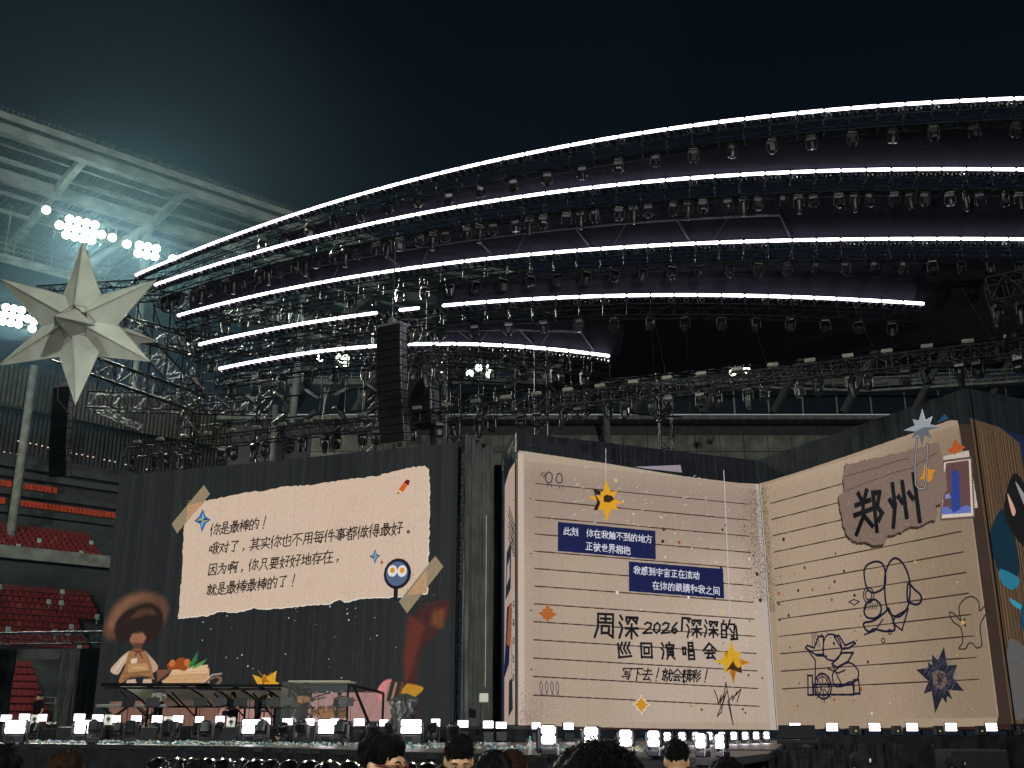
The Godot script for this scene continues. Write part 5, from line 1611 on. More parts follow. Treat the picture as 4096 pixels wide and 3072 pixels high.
	# columns
	for q in [[-48.5, -104.0, 37.0], [-27.0, -118.0, 37.0], [-14.0, -121.0, 37.0]]:
		s = Shape.new()
		s.tube(Vector3(q[0], 14.0, q[1]), Vector3(q[0], q[2], q[1]), 0.46, 0.42, 14)
		for i in 6: s.tube(Vector3(q[0], 20.0 + i * 3.0, q[1]), Vector3(q[0], 20.06 + i * 3.0, q[1]), 0.475, 0.475, 14)
		single("stadium_column", s, mats.parapet, "tall pale round column " + ("standing above the upper seats" if q[0] < -40 else ("seen past the lattice towers" if q[0] < -20 else "behind the loudspeaker columns")), "column", Vector3.ZERO, "round stadium columns")

func roof_edge(i: int) -> Vector3:
	return [Vector3(-66, 45, -42), Vector3(-37.1, 45, -68.3), Vector3(-20.3, 45, -83.3), Vector3(-6, 45, -94.5), Vector3(14, 45, -103), Vector3(40, 45, -106), Vector3(75, 45, -98)][i]

func roof_side(i: int, out: float, y: float) -> Vector3:
	var a := roof_edge(maxi(i - 1, 0))
	var b := roof_edge(mini(i + 1, 6))
	var d := (b - a).normalized()
	var n := Vector3(d.z, 0, -d.x)
	return roof_edge(i) + n * out + Vector3(0, y - 45, 0)

func along(a: float, out: float, y: float) -> Vector3:       # a in 0 .. 6
	var i := clampi(int(a), 0, 5)
	return roof_side(i, out, y).lerp(roof_side(i + 1, out, y), a - i)

func stadium_roof() -> void:
	var o := thing("stadium_roof", "pale steel stadium roof with corrugated sheets and ring beams at upper left", "roof")
	for q in [[0.0, 9.5], [9.5, 19.0], [19.0, 30.0]]:          # corrugated sheets in strips
		var s := Shape.new()
		var rows := [[], []]
		for i in 721:
			var a := i / 120.0
			var wave := 0.07 if (i % 2) else -0.07
			rows[1].append(along(a, q[0], 44.9 + q[0] * 0.03 + wave))
			rows[0].append(along(a, q[1], 44.9 + q[1] * 0.03 + wave))
		for i in 720: s.quad(rows[0][i], rows[1][i], rows[1][i + 1], rows[0][i + 1])
		part("roof_sheet", s, mats.roof_sheet, o)
	for q in [[1.6, 1.1, 0.7, "ring_beam"], [9.3, 1.0, 0.6, "ring_beam"], [4.2, 0.3, 0.3, "purlin"], [6.8, 0.3, 0.3, "purlin"], [12.5, 0.3, 0.3, "purlin"], [16.0, 0.3, 0.3, "purlin"], [0.0, 0.5, 0.12, "edge_trim"]]:
		var s := Shape.new()
		for i in 6: s.bar(along(i, q[0], 44.3 - q[1] * 0.2), along(i + 1, q[0], 44.3 - q[1] * 0.2), q[2], q[1])
		part(q[3], s, mats.roof_steel, o)
	# short pale ribs that close the corrugations along the edge
	var rib := Shape.new()
	rib.soft_box(Vector3.ZERO, Vector3(0.22, 0.62, 0.1), 0.02)
	var rm := rib.mesh()
	for i in 120:
		var a := 0.55 + i * 0.021
		var e := part("edge_rib", rm, mats.roof_steel, o)
		var d := (along(a + 0.02, 0, 45) - along(a, 0, 45)).normalized()
		e.transform = Transform3D(Basis(d, Vector3.UP, d.cross(Vector3.UP)), along(a, 0.75, 44.45))
	for i in 16:       # cross beams
		var a := 0.2 + i * 0.37
		var s := Shape.new()
		s.bar(along(a, 1.6, 44.0), along(a + 0.06, 26, 44.4), 0.55, 0.7)
		part("cross_beam", s, mats.roof_steel, o)
	for i in 5:       # nodes with raking struts
		var a := 0.94 + i * 0.74
		var n := along(a, 9.3, 43.6)
		var s := Shape.new()
		s.ball(n, Vector3(0.6, 0.6, 0.6), 10, 6)
		part("node", s, mats.roof_steel, o)
		for q in [[-0.22, 13.0, 38.5, 0.42], [0.14, 17.0, 31.0, 0.36], [0.06, 12.5, 40.2, 0.2]]:
			s = Shape.new()
			s.tube(n, along(a + q[0], q[1], q[2]), q[3], q[3], 10)
			part("strut", s, mats.roof_steel, o)
	# catwalk with railings below the roof
	o = thing("roof_catwalk", "railed maintenance catwalk hanging below the stadium roof", "catwalk")
	var s := Shape.new()
	for i in 6: s.bar(along(i, 14.0, 39.2), along(i + 1, 14.0, 39.2), 1.3, 0.25)
	part("deck", s, mats.roof_steel, o)
	for k in 3:
		s = Shape.new()
		for i in 6: s.bar(along(i, 13.3, 39.7 + k * 0.5), along(i + 1, 13.3, 39.7 + k * 0.5), 0.06, 0.06)
		part("rail", s, mats.rail, o)
	s = Shape.new()
	for i in 90:
		var a := i / 15.0
		s.bar(along(a, 13.3, 39.2), along(a, 13.3, 40.7), 0.06, 0.06)
	part("rail_post", s, mats.rail, o)
	s = Shape.new()
	for i in 24:
		s.bar(along(i / 4.0, 14.4, 39.2), along(i / 4.0, 14.4, 44.3), 0.08, 0.08)
	part("hanger", s, mats.roof_steel, o)

func flood_bank(label: String, where: Vector3, aim: Vector3, cols: int, rows: int, energy: float, mast := 0.0) -> void:
	var o := thing("floodlight_bank", label, "floodlight", where, 0, "stadium floodlights")
	o.look_at_from_position(where, aim, Vector3.UP, true)
	var disc := Shape.new()
	disc.lathe([Vector2(0, 0.0), Vector2(0.348, 0.0), Vector2(0.35, 0.03), Vector2(0, 0.08)], 8, Transform3D(Basis.from_euler(Vector3(PI / 2, 0, 0)) * Basis(Vector3.UP, PI / 8), Vector3.ZERO))
	if cols == 1:
		disc = Shape.new()
		disc.lathe([Vector2(0, 0.0), Vector2(0.31, 0.0), Vector2(0.335, 0.03), Vector2(0, 0.08)], 14, Transform3D(Basis.from_euler(Vector3(PI / 2, 0, 0)), Vector3.ZERO))
	var dm := disc.mesh()
	var can := Shape.new()
	can.lathe([Vector2(0, 0.0), Vector2(0.31, 0.0), Vector2(0.33, 0.04), Vector2(0.2, 0.35), Vector2(0, 0.4)], 12, Transform3D(Basis.from_euler(Vector3(-PI / 2, 0, 0)), Vector3.ZERO))
	var cm := can.mesh()
	for c in cols:
		for r in rows:
			if rows > 2 and (c == 0 or c == cols - 1) and (r == 0 or r == rows - 1): continue
			var p := Vector3((c - (cols - 1) / 2.0) * 0.66, (r - (rows - 1) / 2.0) * 0.66, 0)
			part("lamp_can", cm, mats.roof_steel, o, p - Vector3(0, 0, 0.02))
			part("lamp_glass", dm, mats.flood_glow, o, p + Vector3(0, 0, 0.02))
	var s := Shape.new()
	for r in rows: s.box(Vector3(0, (r - (rows - 1) / 2.0) * 0.66, -0.5), Vector3(cols * 0.66, 0.08, 0.08))
	for k in [-1, 1]: s.box(Vector3(k * cols * 0.3, 0, -0.56), Vector3(0.08, rows * 0.66 + 0.6, 0.08))
	part("rack", s, mats.roof_steel, o)
	if mast > 0.0:
		var t := Shape.new()
		t.tube(Vector3(where.x, 0, where.z + 1.0), Vector3(where.x, where.y + 1.5, where.z + 1.0), 0.5, 0.3, 12)
		single("floodlight_mast", t, mats.roof_steel, "steel mast under the " + label, "mast")
	var l := SpotLight3D.new()
	l.name = "flood_light"
	l.light_energy = energy
	l.light_color = Color(0.97, 1.0, 0.93)
	l.light_size = maxf(0.3, cols * 0.2)
	l.spot_range = 260.0
	l.spot_attenuation = 2.0
	l.spot_angle = (30.0 if where.x < -45.0 else 42.0) if mast == 0.0 else (18.0 if mast < 1.5 else (10.0 if mast < 2.5 else 14.0))
	l.spot_angle_attenuation = 0.6
	l.shadow_enabled = true
	o.add_child(l, true)
	l.transform = Transform3D(Basis(Vector3.UP, PI), Vector3(0, 0, 0.35))

func floodlights() -> void:
	var aim := Vector3(0, 2, -25)
	var p := func(a, out, y): return along(a, out, y)
	flood_bank("largest floodlight bank glaring above the star's tip", Vector3(-35.5, 41.0, -80.8), aim, 6, 3, 2600.0)
	flood_bank("small single floodlight beside the largest bank", Vector3(-37.9, 42.1, -79.4), aim, 1, 1, 60.0)
	flood_bank("single floodlight on the catwalk, nearer to the largest bank", Vector3(-32.9, 40.4, -81.0), aim, 1, 1, 20.0)
	flood_bank("single floodlight on the catwalk, nearer to the smaller bank", Vector3(-31.7, 39.9, -81.2), aim, 1, 1, 20.0)
	flood_bank("smaller floodlight bank on the catwalk near the arches", Vector3(-29.9, 39.2, -81.0), aim, 3, 2, 900.0)
	flood_bank("single floodlight just above the end of the topmost arch", Vector3(-27.6, 38.3, -80.6), aim, 1, 1, 20.0)
	flood_bank("floodlight bank glaring behind the star's left side", Vector3(-45.6, 37.8, -92.0), aim, 5, 3, 1500.0)
	flood_bank("pair of floodlights low behind the star's left side", Vector3(-43.6, 36.9, -92.0), aim, 1, 2, 30.0)
	# small lights seen through the rig at the far end of the stadium
	flood_bank("glaring work light seen below the lowest arch left of the speakers", Vector3(-16.6, 36.2, -100.0), aim, 2, 2, 40.0)
	flood_bank("glaring work light seen right of the loudspeaker columns", Vector3(-7.4, 35.6, -100.0), aim, 2, 2, 40.0)
	flood_bank("tiny work light far behind the lattice over the note", Vector3(-18.8, 36.5, -100.0), aim, 1, 1, 8.0)
	flood_bank("upper one of four lamps on the far balcony", Vector3(-3.25, 35.5, -100.0), aim, 1, 1, 8.0)
	flood_bank("lower left one of four lamps on the far balcony", Vector3(-4.1, 34.9, -100.0), aim, 1, 1, 8.0)
	flood_bank("rightmost upper one of four lamps on the far balcony", Vector3(-2.15, 35.6, -100.0), aim, 1, 1, 8.0)
	flood_bank("lowest one of four lamps on the far balcony", Vector3(-2.2, 34.8, -100.0), aim, 1, 1, 8.0)
	flood_bank("left one of two small lamps above the lighting truss", Vector3(21.5, 35.0, -100.0), aim, 1, 1, 8.0)
	flood_bank("right one of two small lamps above the lighting truss", Vector3(22.9, 35.3, -100.0), aim, 1, 1, 8.0)
	# behind the camera: banks added to brighten wall, roof, stand; then the house lights
	flood_bank("added light bank behind the audience, aimed over the stage roof", Vector3(22, 47, 62), Vector3(24, 30, -120), 6, 3, 4200.0, 3.0)  # unseen lamps added to brighten the far wall
	flood_bank("low added light bank behind the audience, aimed at the left roof", Vector3(-30, 14, 72), Vector3(-36, 43, -78), 5, 3, 9000.0, 2.0)  # invented unseen lamps, put in to brighten the roof underside
	flood_bank("added light bank behind the audience, aimed along the left stand", Vector3(-62, 40, 58), Vector3(-44, 15, -100), 6, 3, 7000.0, 2.0)  # unseen lamps added to brighten the seats of the left stand
	flood_bank("house light bank behind the audience, nearer the left stand", Vector3(-46, 40, 34), Vector3(1, 2, -22), 8, 4, 4200.0, 1.0)
	flood_bank("house light bank behind the audience, nearer the right stand", Vector3(34, 42, 52), Vector3(-20, 4, -46), 8, 4, 5000.0, 1.0)

func far_end() -> void:
	# panelled wall behind the stage, one panel at a time
	var o := thing("far_stand_wall", "grey panelled wall of the far stand behind the book screens", "wall")
	var pan := Shape.new()
	pan.soft_box(Vector3.ZERO, Vector3(2.74, 1.93, 0.12), 0.02)
	var m := pan.mesh()
	var s := Shape.new()
	s.box(Vector3(22, 26.0, -122.3), Vector3(110, 20, 0.4))
	part("backing", s, mats.dark_slat, o)
	for r in 9:
		for c in 32:
			var e := part("panel", m, mats.wall_panel, o, Vector3(-22 + c * 2.8, 17.6 + r * 2.0, -122.0))
			e.rotation.z = 0.0
	o = thing("far_balcony", "pale balcony ledge with dark glass band above the far stand wall", "balcony")
	s = Shape.new()
	s.box(Vector3(22, 36.1, -120.8), Vector3(112, 0.45, 2.2))
	part("ledge", s, mats.parapet, o)
	s = Shape.new()
	s.box(Vector3(22, 36.42, -119.66), Vector3(112, 0.1, 0.06))
	part("light_line", s, mats.line_glow, o)
	s = Shape.new()
	s.box(Vector3(22, 38.4, -121.4), Vector3(112, 3.6, 0.3))
	part("glass_band", s, mats.glass_band, o)
	s = Shape.new()
	s.box(Vector3(22, 40.6, -120.9), Vector3(112, 0.7, 1.6))
	part("upper_ledge", s, mats.parapet, o)
	for i in 28:
		s = Shape.new()
		s.box(Vector3(-30 + i * 4.0, 38.4, -121.2), Vector3(0.16, 3.6, 0.2))
		part("mullion", s, mats.rail, o)
	s = Shape.new()
	for i in 60: s.bar(Vector3(-34 + i * 1.9, 40.9, -120.2), Vector3(-34 + i * 1.9, 42.1, -120.2), 0.07, 0.07)
	for k in 3: s.bar(Vector3(-34, 41.2 + k * 0.45, -120.2), Vector3(78, 41.2 + k * 0.45, -120.2), 0.06, 0.06)
	part("railing", s, mats.rail, o)
	for i in 12:
		s = Shape.new()
		s.bar(Vector3(-26 + i * 8.0, 36.5, -119.0), Vector3(-21 + i * 8.0, 45.5, -116.0), 0.9, 0.6)
		part("raking_beam", s, mats.concrete, o)
	o = thing("side_wall_frame", "small pale framed opening in the far wall beside the book spine", "opening")
	s = Shape.new()
	s.box(Vector3(29.5, 25.9, -121.8), Vector3(6.2, 0.3, 0.3))
	part("lintel", s, mats.parapet, o)
	s = Shape.new()
	s.box(Vector3(26.4, 24.4, -121.8), Vector3(0.3, 2.7, 0.3))
	part("jamb", s, mats.parapet, o)
	s = Shape.new()
	s.box(Vector3(29.6, 24.4, -121.85), Vector3(6.0, 2.6, 0.1))
	part("opening", s, mats.dark_slat, o)

func flood_mist() -> void:       # drizzle drifting round the floodlights at the left
	for q in [[Vector3(-38, 47, -78), Vector3(60, 30, 44), 0.002], [Vector3(-36, 50, -74), Vector3(100, 54, 70), 0.00075]]:
		var f := FogVolume.new()
		f.name = numbered("mist")
		f.shape = RenderingServer.FOG_VOLUME_SHAPE_ELLIPSOID
		f.size = q[1]
		var m := FogMaterial.new()
		m.density = q[2]
		m.albedo = Color(0.7, 0.9, 1.0)
		f.material = m
		add_child(f)
		f.position = q[0]
		tag(f, "pale lit drizzle drifting round the floodlights at upper left", "mist", "", "stuff")

# ---------------------------------------------------------------- stage decks, curtains and what stands on them
func folded_cloth(a: Vector3, b: Vector3, top: float, low: float, folds: int, deep: float, seed_: int, steps := 140) -> Shape:
	var f := FastNoiseLite.new()
	f.seed = seed_
	f.frequency = 0.4
	var d := (b - a).normalized()
	var n := d.cross(Vector3.UP)
	var rows := []
	for j in 9:
		var row := []
		var t := j / 8.0
		for i in steps + 1:
			var s := float(i) / steps
			var w := sin(s * folds * TAU + f.get_noise_1d(s * 40.0) * 3.0) * deep * (1.15 - t * 0.5) + f.get_noise_2d(s * 60.0, t * 8.0) * deep
			row.append(a.lerp(b, s) + n * w + Vector3.UP * lerpf(low, top, t))
		rows.append(row)
	var sh := Shape.new()
	sh.sheet(rows)
	return sh

func deck(called: String, label: String, outline: Array, top: float, m: Material) -> Node3D:
	var o := thing(called, label, "stage")
	var p := PackedVector2Array()
	for q in outline: p.append(Vector2(q[0], q[1]))
	var s := Shape.new()
	var t := Geometry2D.triangulate_polygon(p)
	for i in range(0, t.size(), 3):
		var v := []
		for k in 3: v.append(Vector3(p[t[i + k]].x, top, p[t[i + k]].y))
		if (v[1] - v[0]).cross(v[2] - v[0]).y > 0: s.tri(v[0], v[1], v[2])
		else: s.tri(v[0], v[2], v[1])
	for i in p.size():
		var a := p[i]
		var b := p[(i + 1) % p.size()]
		s.quad(Vector3(a.x, top - 0.12, a.y), Vector3(b.x, top - 0.12, b.y), Vector3(b.x, top, b.y), Vector3(a.x, top, a.y))
	part("deck_top", s, m, o)
	return o

func stage() -> void:
	var near_edge := [[-24.0, -41.0], [-17.3, -36.8], [-7.1, -29.5], [-3.5, -24.6], [-1.4, -21.3], [0.4, -19.2], [3.4, -17.5]]
	var o := deck("runway_deck", "low wet runway deck strewn with confetti in front of the stage", near_edge + [[4.6, -20.5], [8.6, -36.0], [8.6, -38.2], [-3.0, -38.2], [-9.0, -36.5], [-20.0, -42.5]], 1.4, mats.deck)
	for i in near_edge.size() - 1:
		var a := Vector3(near_edge[i][0], 0, near_edge[i][1])
		var b := Vector3(near_edge[i + 1][0], 0, near_edge[i + 1][1])
		part("skirt_cloth", folded_cloth(a, b, 1.37, 0.0, int(a.distance_to(b) * 0.8), 0.06, 60 + i, 60), mats.skirt, o)
	o = deck("main_stage_deck", "dark main stage deck under the screens", [[-26, -43.2], [-20.0, -42.5], [-9.0, -38.4], [-3.0, -38.3], [8.6, -38.3], [8.8, -36.8], [22, -36.2], [26, -60], [-26, -60]], 1.38, mats.deck)
	var p := folded_cloth(Vector3(8.8, 0, -36.75), Vector3(22, 0, -36.1), 1.62, 0.0, 14, 0.09, 71)
	part("skirt_cloth", p, mats.skirt, o)
	var lip := Shape.new()
	lip.box(Vector3(15.4, 1.55, -37.0), Vector3(13.4, 0.16, 0.5), Basis(Vector3.UP, -0.03))
	part("front_ledge", lip, mats.black_steel, o)
	# band riser
	o = thing("band_riser", "long black band riser below the note screen", "stage", Vector3(-10.5, 0, -44.2))
	var s := Shape.new()
	s.box(Vector3(0, 1.88, 0), Vector3(22, 0.12, 7.4))
	part("deck_top", s, mats.deck, o)
	part("skirt_cloth", folded_cloth(Vector3(-11, 0, 3.7), Vector3(11, 0, 3.7), 1.82, 1.38, 18, 0.04, 81), mats.skirt, o)
	# black flats and hanging cloths between the two screens
	single("grey_drape", folded_cloth(Vector3(-2.0, 0, -44.5), Vector3(-0.78, 0, -47.1), 13.8, 1.4, 3, 0.12, 91, 60), mats.grey_cloth, "tall grey cloth flat between the note screen and the book", "drape")
	single("black_drape", folded_cloth(Vector3(-0.9, 0, -47.5), Vector3(-0.3, 0, -47.6), 13.2, 1.4, 3, 0.1, 92, 40), mats.black_cloth, "narrow black cloth in the dark gap beside the book", "drape")
	o = thing("screen_side_truss", "ladder-like truss up the right edge of the note screen", "truss", Vector3(-2.15, 1.5, -45.75))
	lattice(o, steps_along(Vector3.ZERO, Vector3(0, 12.6, 0), 0.5), 0.26, 0.26, mats.truss_steel, 0.025)
	s = Shape.new()
	s.tube(Vector3(-1.05, 3.4, -44.0), Vector3(-1.05, 10.2, -44.0), 0.012, 0.012, 4)
	s.soft_box(Vector3(-1.1, 3.0, -44.0), Vector3(0.36, 0.34, 0.06), 0.02)
	single("hanging_box", s, mats.paper_white, "small pale box hanging on a wire before the grey flat", "box")
	# the little lit corner above the book
	s = Shape.new()
	s.tri(Vector3(-0.44, 12.75, -47.0), Vector3(0.2, 13.3, -44.3), Vector3(0.2, 13.82, -44.25))
	s.tri(Vector3(-0.44, 12.75, -47.0), Vector3(0.2, 13.82, -44.25), Vector3(-0.44, 13.1, -47.0))
	single("foil_corner", s, mats.foil, "crumpled shiny corner of sheet at the top left of the book", "sheet")

func confetti() -> void:
	var s := Shape.new()
	s.quad(Vector3(-0.05, 0, 0.03), Vector3(0.05, 0, 0.03), Vector3(0.05, 0.012, -0.03), Vector3(-0.05, 0.012, -0.03))
	var m := s.mesh()
	var tints := [Color(0.08, 0.26, 0.33), Color(0.2, 0.34, 0.38), Color(0.6, 0.62, 0.6), Color(0.5, 0.3, 0.25), Color(0.1, 0.25, 0.4), Color(0.45, 0.45, 0.3)]
	var q := []
	for i in 4600:
		var t := rng.randf()
		var a := Vector3(-21, 1.405, -39.5).lerp(Vector3(-7.1, 1.405, -29.9), t) if i < 3300 else Vector3(-7.1, 1.405, -29.9).lerp(Vector3(3.0, 1.405, -18.4), t)
		a += Vector3(0, absf(rng.randfn(0, 0.02)), -absf(rng.randfn(0, 2.2)) - 0.1)
		if i > 4300: a = Vector3(rng.randf_range(-16, 7), 1.41, rng.randf_range(-36, -31))
		var b := Basis.from_euler(Vector3(rng.randfn(0, 0.5), rng.randf() * TAU, rng.randfn(0, 0.5))).scaled(Vector3.ONE * rng.randf_range(0.4, 1.0))
		q.append([Transform3D(b, a + Vector3(0, 0.03, 0)), tints[rng.randi() % tints.size()]])
	var mm := MultiMesh.new()
	mm.transform_format = MultiMesh.TRANSFORM_3D
	mm.use_colors = true
	mm.mesh = m
	mm.instance_count = q.size()
	for i in q.size():
		mm.set_instance_transform(i, q[i][0])
		mm.set_instance_color(i, q[i][1])
	var o := MultiMeshInstance3D.new()
	o.name = "confetti"
	o.multimesh = mm
	var mt := paint("confetti_paper", Color.WHITE, 0.5)
	mt.vertex_color_use_as_albedo = true
	o.material_override = mt
	add_child(o)
	tag(o, "blue and white paper confetti littering the runway deck", "confetti", "", "stuff")

func sign_board(p: Vector3, label: String) -> void:
	var o := thing("stage_sign", label, "sign", p, 0.0, "small signs in the lamp row")
	var s := Shape.new()
	s.soft_box(Vector3(0, 0.2, 0), Vector3(0.3, 0.36, 0.03), 0.008, Basis.from_euler(Vector3(-0.2, 0, 0)))
	part("board", s, mats.paper_white, o)
	s = Shape.new()
	s.lathe([Vector2(0, -0.004), Vector2(0.07, 0.0), Vector2(0.05, 0.008), Vector2(0, 0.01)], 8, Transform3D(Basis.from_euler(Vector3(PI / 2 - 0.2, 0, 0)), Vector3(0, 0.23, 0.022)))
	s.box(Vector3(0.01, 0.15, 0.03), Vector3(0.03, 0.1, 0.006), Basis.from_euler(Vector3(-0.2, 0, 0)))
	part("symbol", s, mats.print_black, o)
	s = Shape.new()
	s.box(Vector3(0, 0.03, -0.06), Vector3(0.2, 0.06, 0.12))
	part("foot", s, mats.fixture, o)

func stage_lights() -> void:
	var lamps := [[-17.89, 2.24], [-17.25, 2.24], [-16.61, 2.24], [-15.3, 2.24], [-14.65, 2.24], [-14.0, 2.2], [-13.29, 2.2], [-12.55, 2.18], [-11.81, 2.18], [-11.05, 2.15], [-10.32, 2.14], [-8.69, 2.14], [-7.93, 2.12], [-7.14, 2.1], [-6.26, 2.1], [-5.4, 2.08], [-4.53, 2.08], [-2.7, 2.04], [-1.73, 2.03], [-0.84, 2.0], [-0.38, 2.0], [0.85, 1.98], [2.0, 1.96]]
	for i in lamps.size():
		var o := place("blinder", ("lit white blinder lamp along the black band riser, %s from the left" % ordinal(i + 1)) if i < 17 else ("lit white blinder lamp on the main stage beside the book, %s from the left" % ordinal(i - 16)), "stage light", "blinder lamps of the back row" if i < 17 else "blinder lamps beside the book", Vector3(lamps[i][0], lamps[i][1] - 0.27, -40.0), 0.25 + rng.randf_range(-0.25, 0.2))
		o.scale = Vector3(rng.randf_range(0.82, 1.08), rng.randf_range(0.85, 1.05), 1)
		lamp(Vector3(0, 0.3, 0.2), 0.12, Color(1, 0.95, 1), 0.15, o)
		var s := Shape.new()
		s.box(Vector3(0, -(lamps[i][1] - 0.27 - 1.4) / 2, -0.05), Vector3(0.34, lamps[i][1] - 0.27 - 1.4, 0.25))
		part("riser_box", s, mats.fixture, o)
		if i % 3 == 1 and i < 18: sign_board(Vector3(lamps[i][0] + 0.42, lamps[i][1] - 0.3, -39.9), "small white notice with a dark symbol right of the %s blinder lamp from the left" % ordinal(i + 1))
	for q in [[-13.42, "big lit strobe panel at the far left of the runway"], [-7.64, "big lit strobe panel in front of the plastic canopy's right half"], [-5.4, "big lit strobe panel in front of the drum kit"], [-2.97, "big lit strobe panel beside the tarpaulin bundle"], [-15.6, "big lit strobe panel cut by the frame's left border"]]:
		var o := place("strobe", q[1], "stage light", "big strobe panels on the runway", Vector3(q[0], 1.4, -33.4 if q[0] > -10 else -35.6), 0.15)
		lamp(Vector3(0, 0.6, 0.4), 0.5, Color(1, 0.95, 1), 0.3, o)
	var near := [[0.6, -18.7, 0.1], [1.29, -18.5, 0.35], [1.82, -18.2, 0.5], [2.25, -18.05, 0.6], [2.95, -17.8, 0.8], [3.22, -17.62, 0.9]]
	for i in near.size():
		var o := place("upright", "lit upright wash lamp at the runway's near edge, %s from the bottle" % ["first", "second", "third", "fourth", "fifth", "sixth"][i], "stage light", "upright lamps on the near edge", Vector3(near[i][0], 1.4, near[i][1]), -near[i][2])
		o.scale = Vector3.ONE * [1.0, 0.95, 0.85, 0.82, 0.74, 0.7][i]
		lamp(Vector3(0, 0.35, 0.25), 0.25, Color(1, 0.95, 1), 0.15, o)
	for i in 9:
		var t := i / 8.0
		var p := Vector3(4.1, 1.4, -30.0).lerp(Vector3(8.2, 1.4, -36.6), t)
		var o := place("upright", "lit upright wash lamp in the row towards the book spine, %s from the near end" % ordinal(i + 1), "stage light", "upright lamps in the receding row", p, -0.45)
		o.scale = Vector3.ONE * 0.72
		lamp(Vector3(0, 0.35, 0.25), 0.12, Color(1, 0.95, 1), 0.15, o)
	var right := [[9.21, 1.76], [10.41, 1.76], [11.79, 1.70], [13.0, 1.66], [14.26, 1.66], [15.56, 1.66], [16.9, 1.66]]
	for i in right.size():
		var o := place("blinder", "lit white blinder lamp below the book's second page, %s from the left" % ordinal(i + 1), "stage light", "blinder lamps below the second page", Vector3(right[i][0], 1.63, -36.9 + 0.02 * i), -0.2)
		lamp(Vector3(0, 0.3, 0.2), 0.12, Color(1, 0.95, 1), 0.15, o)
	for i in 5:
		var p := Vector3(11.1 + i * 1.36, 1.63, -36.75)
		var o := thing("monitor_box", "small black box with a yellow mark below the book, %s from the left" % ordinal(i + 1), "box", p, 0, "black boxes between the blinder lamps")
		var s := Shape.new()
		s.soft_box(Vector3(0, 0.15, 0), Vector3(0.3, 0.3, 0.24), 0.02)
		part("case", s, mats.fixture, o)
		s = Shape.new()
		s.tri(Vector3(-0.03, 0.12, 0.124), Vector3(0.03, 0.12, 0.124), Vector3(0, 0.18, 0.124))
		part("mark", s, mats.arrow_glow, o)
	# moving heads and wedges on the decks in front of the riser
	for i in 22:
		var x := -17.2 + i * 0.72 + rng.randf_range(-0.15, 0.15)
		place(["wash", "beam"][i % 2], "black moving head light standing before the band riser, %s from the left" % ordinal(i + 1), "stage light", "moving heads before the band riser", Vector3(x, 1.4, -38.9 - (0.02 * i)), rng.randf_range(-0.8, 0.8), rng.randf_range(-0.7, 0.7), true)
	for i in 7:
		place("beam", "large black moving head light among the runway confetti, %s from the left" % ordinal(i + 1), "stage light", "moving heads on the runway", Vector3(-12.4 + i * 1.18 + (0.5 if i > 3 else 0.0), 1.42, -33.6 + i * 0.25), rng.randf_range(-0.5, 0.5), rng.randf_range(-0.5, 0.5), true)
	for i in 4:
		var o := thing("monitor_speaker", "black wedge monitor speaker before the band, %s from the left" % ordinal(i + 1), "speaker", Vector3(-15.2 + i * 2.7, 1.4, -37.4), 0.2, "wedge monitors")
		var s := Shape.new()
		s.prism(PackedVector2Array([Vector2(-0.35, 0), Vector2(0.35, 0), Vector2(0.2, 0.48), Vector2(-0.35, 0.5)]), 0.5, Transform3D(Basis(Vector3.UP, -PI / 2), Vector3(0.25, 0, 0)))
		part("cabinet", s, mats.cabinet, o)
		s = Shape.new()
		s.soft_box(Vector3(0, 0.25, 0.3), Vector3(0.44, 0.4, 0.02), 0.008, Basis.from_euler(Vector3(-0.3, 0, 0)))
		part("grille", s, mats.grille, o)
	# row of round lamp cans on the ground before the runway
	for i in 16:
		var t := i / 15.0
		var p := Vector3(-6.0, 0, -19.6).lerp(Vector3(-1.2, 0, -16.6), t)
		var o := thing("ground_lamp_can", "round black lamp can with shiny rim before the runway skirt, %s from the left" % ordinal(i + 1), "stage light", p, rng.randf_range(-0.4, 0.4), "lamp cans before the runway")
		var s := Shape.new()
		s.lathe([Vector2(0.1, 0.0), Vector2(0.14, 0.05), Vector2(0.16, 0.28), Vector2(0.17, 0.3), Vector2(0.13, 0.31)], 14, Transform3D(Basis.from_euler(Vector3(0.7, 0, rng.randf_range(-0.5, 0.5))), Vector3(0, 1.02, 0)))
		part("can", s, mats.fixture, o)
		s = Shape.new()
		s.lathe([Vector2(0.15, 0.295), Vector2(0.175, 0.3), Vector2(0.16, 0.315), Vector2(0.14, 0.3)], 14, Transform3D(Basis.from_euler(Vector3(0.7, 0, 0)), Vector3(0, 1.02, 0)))
		part("rim", s, mats.chrome, o)
		s = Shape.new()
		s.box(Vector3(0, 0.5, 0), Vector3(0.24, 1.0, 0.24))
		part("stand_case", s, mats.fixture, o)
	# speaker cabinets and cans at the right, before the black curtain
	for i in 2:
		var o := thing("stacked_speaker", "%s black speaker cabinet of the stack before the right curtain" % ["lower", "upper"][i], "speaker", Vector3(7.75, 0.28 + i * 0.61, -19.3), -0.1, "speaker stack at the right")
		var s := Shape.new()
		s.soft_box(Vector3(0, 0.3, 0), Vector3(1.0, 0.6, 0.7), 0.02)
		part("cabinet", s, mats.cabinet, o)
		s = Shape.new()
		s.soft_box(Vector3(0.04, 0.3, 0.36), Vector3(0.88, 0.54, 0.02), 0.006)
		part("grille", s, mats.grille, o)
	for i in 14:
		place("wash", "small moving head light before the right curtain, %s from the left" % ordinal(i + 1), "stage light", "moving heads before the right curtain", Vector3(5.9 + i * 0.36 + (1.15 if i > 4 else 0.0), 0.29, -19.9), rng.randf_range(-0.6, 0.6), rng.randf_range(-0.6, 0.6), true)
	var tb := Shape.new()
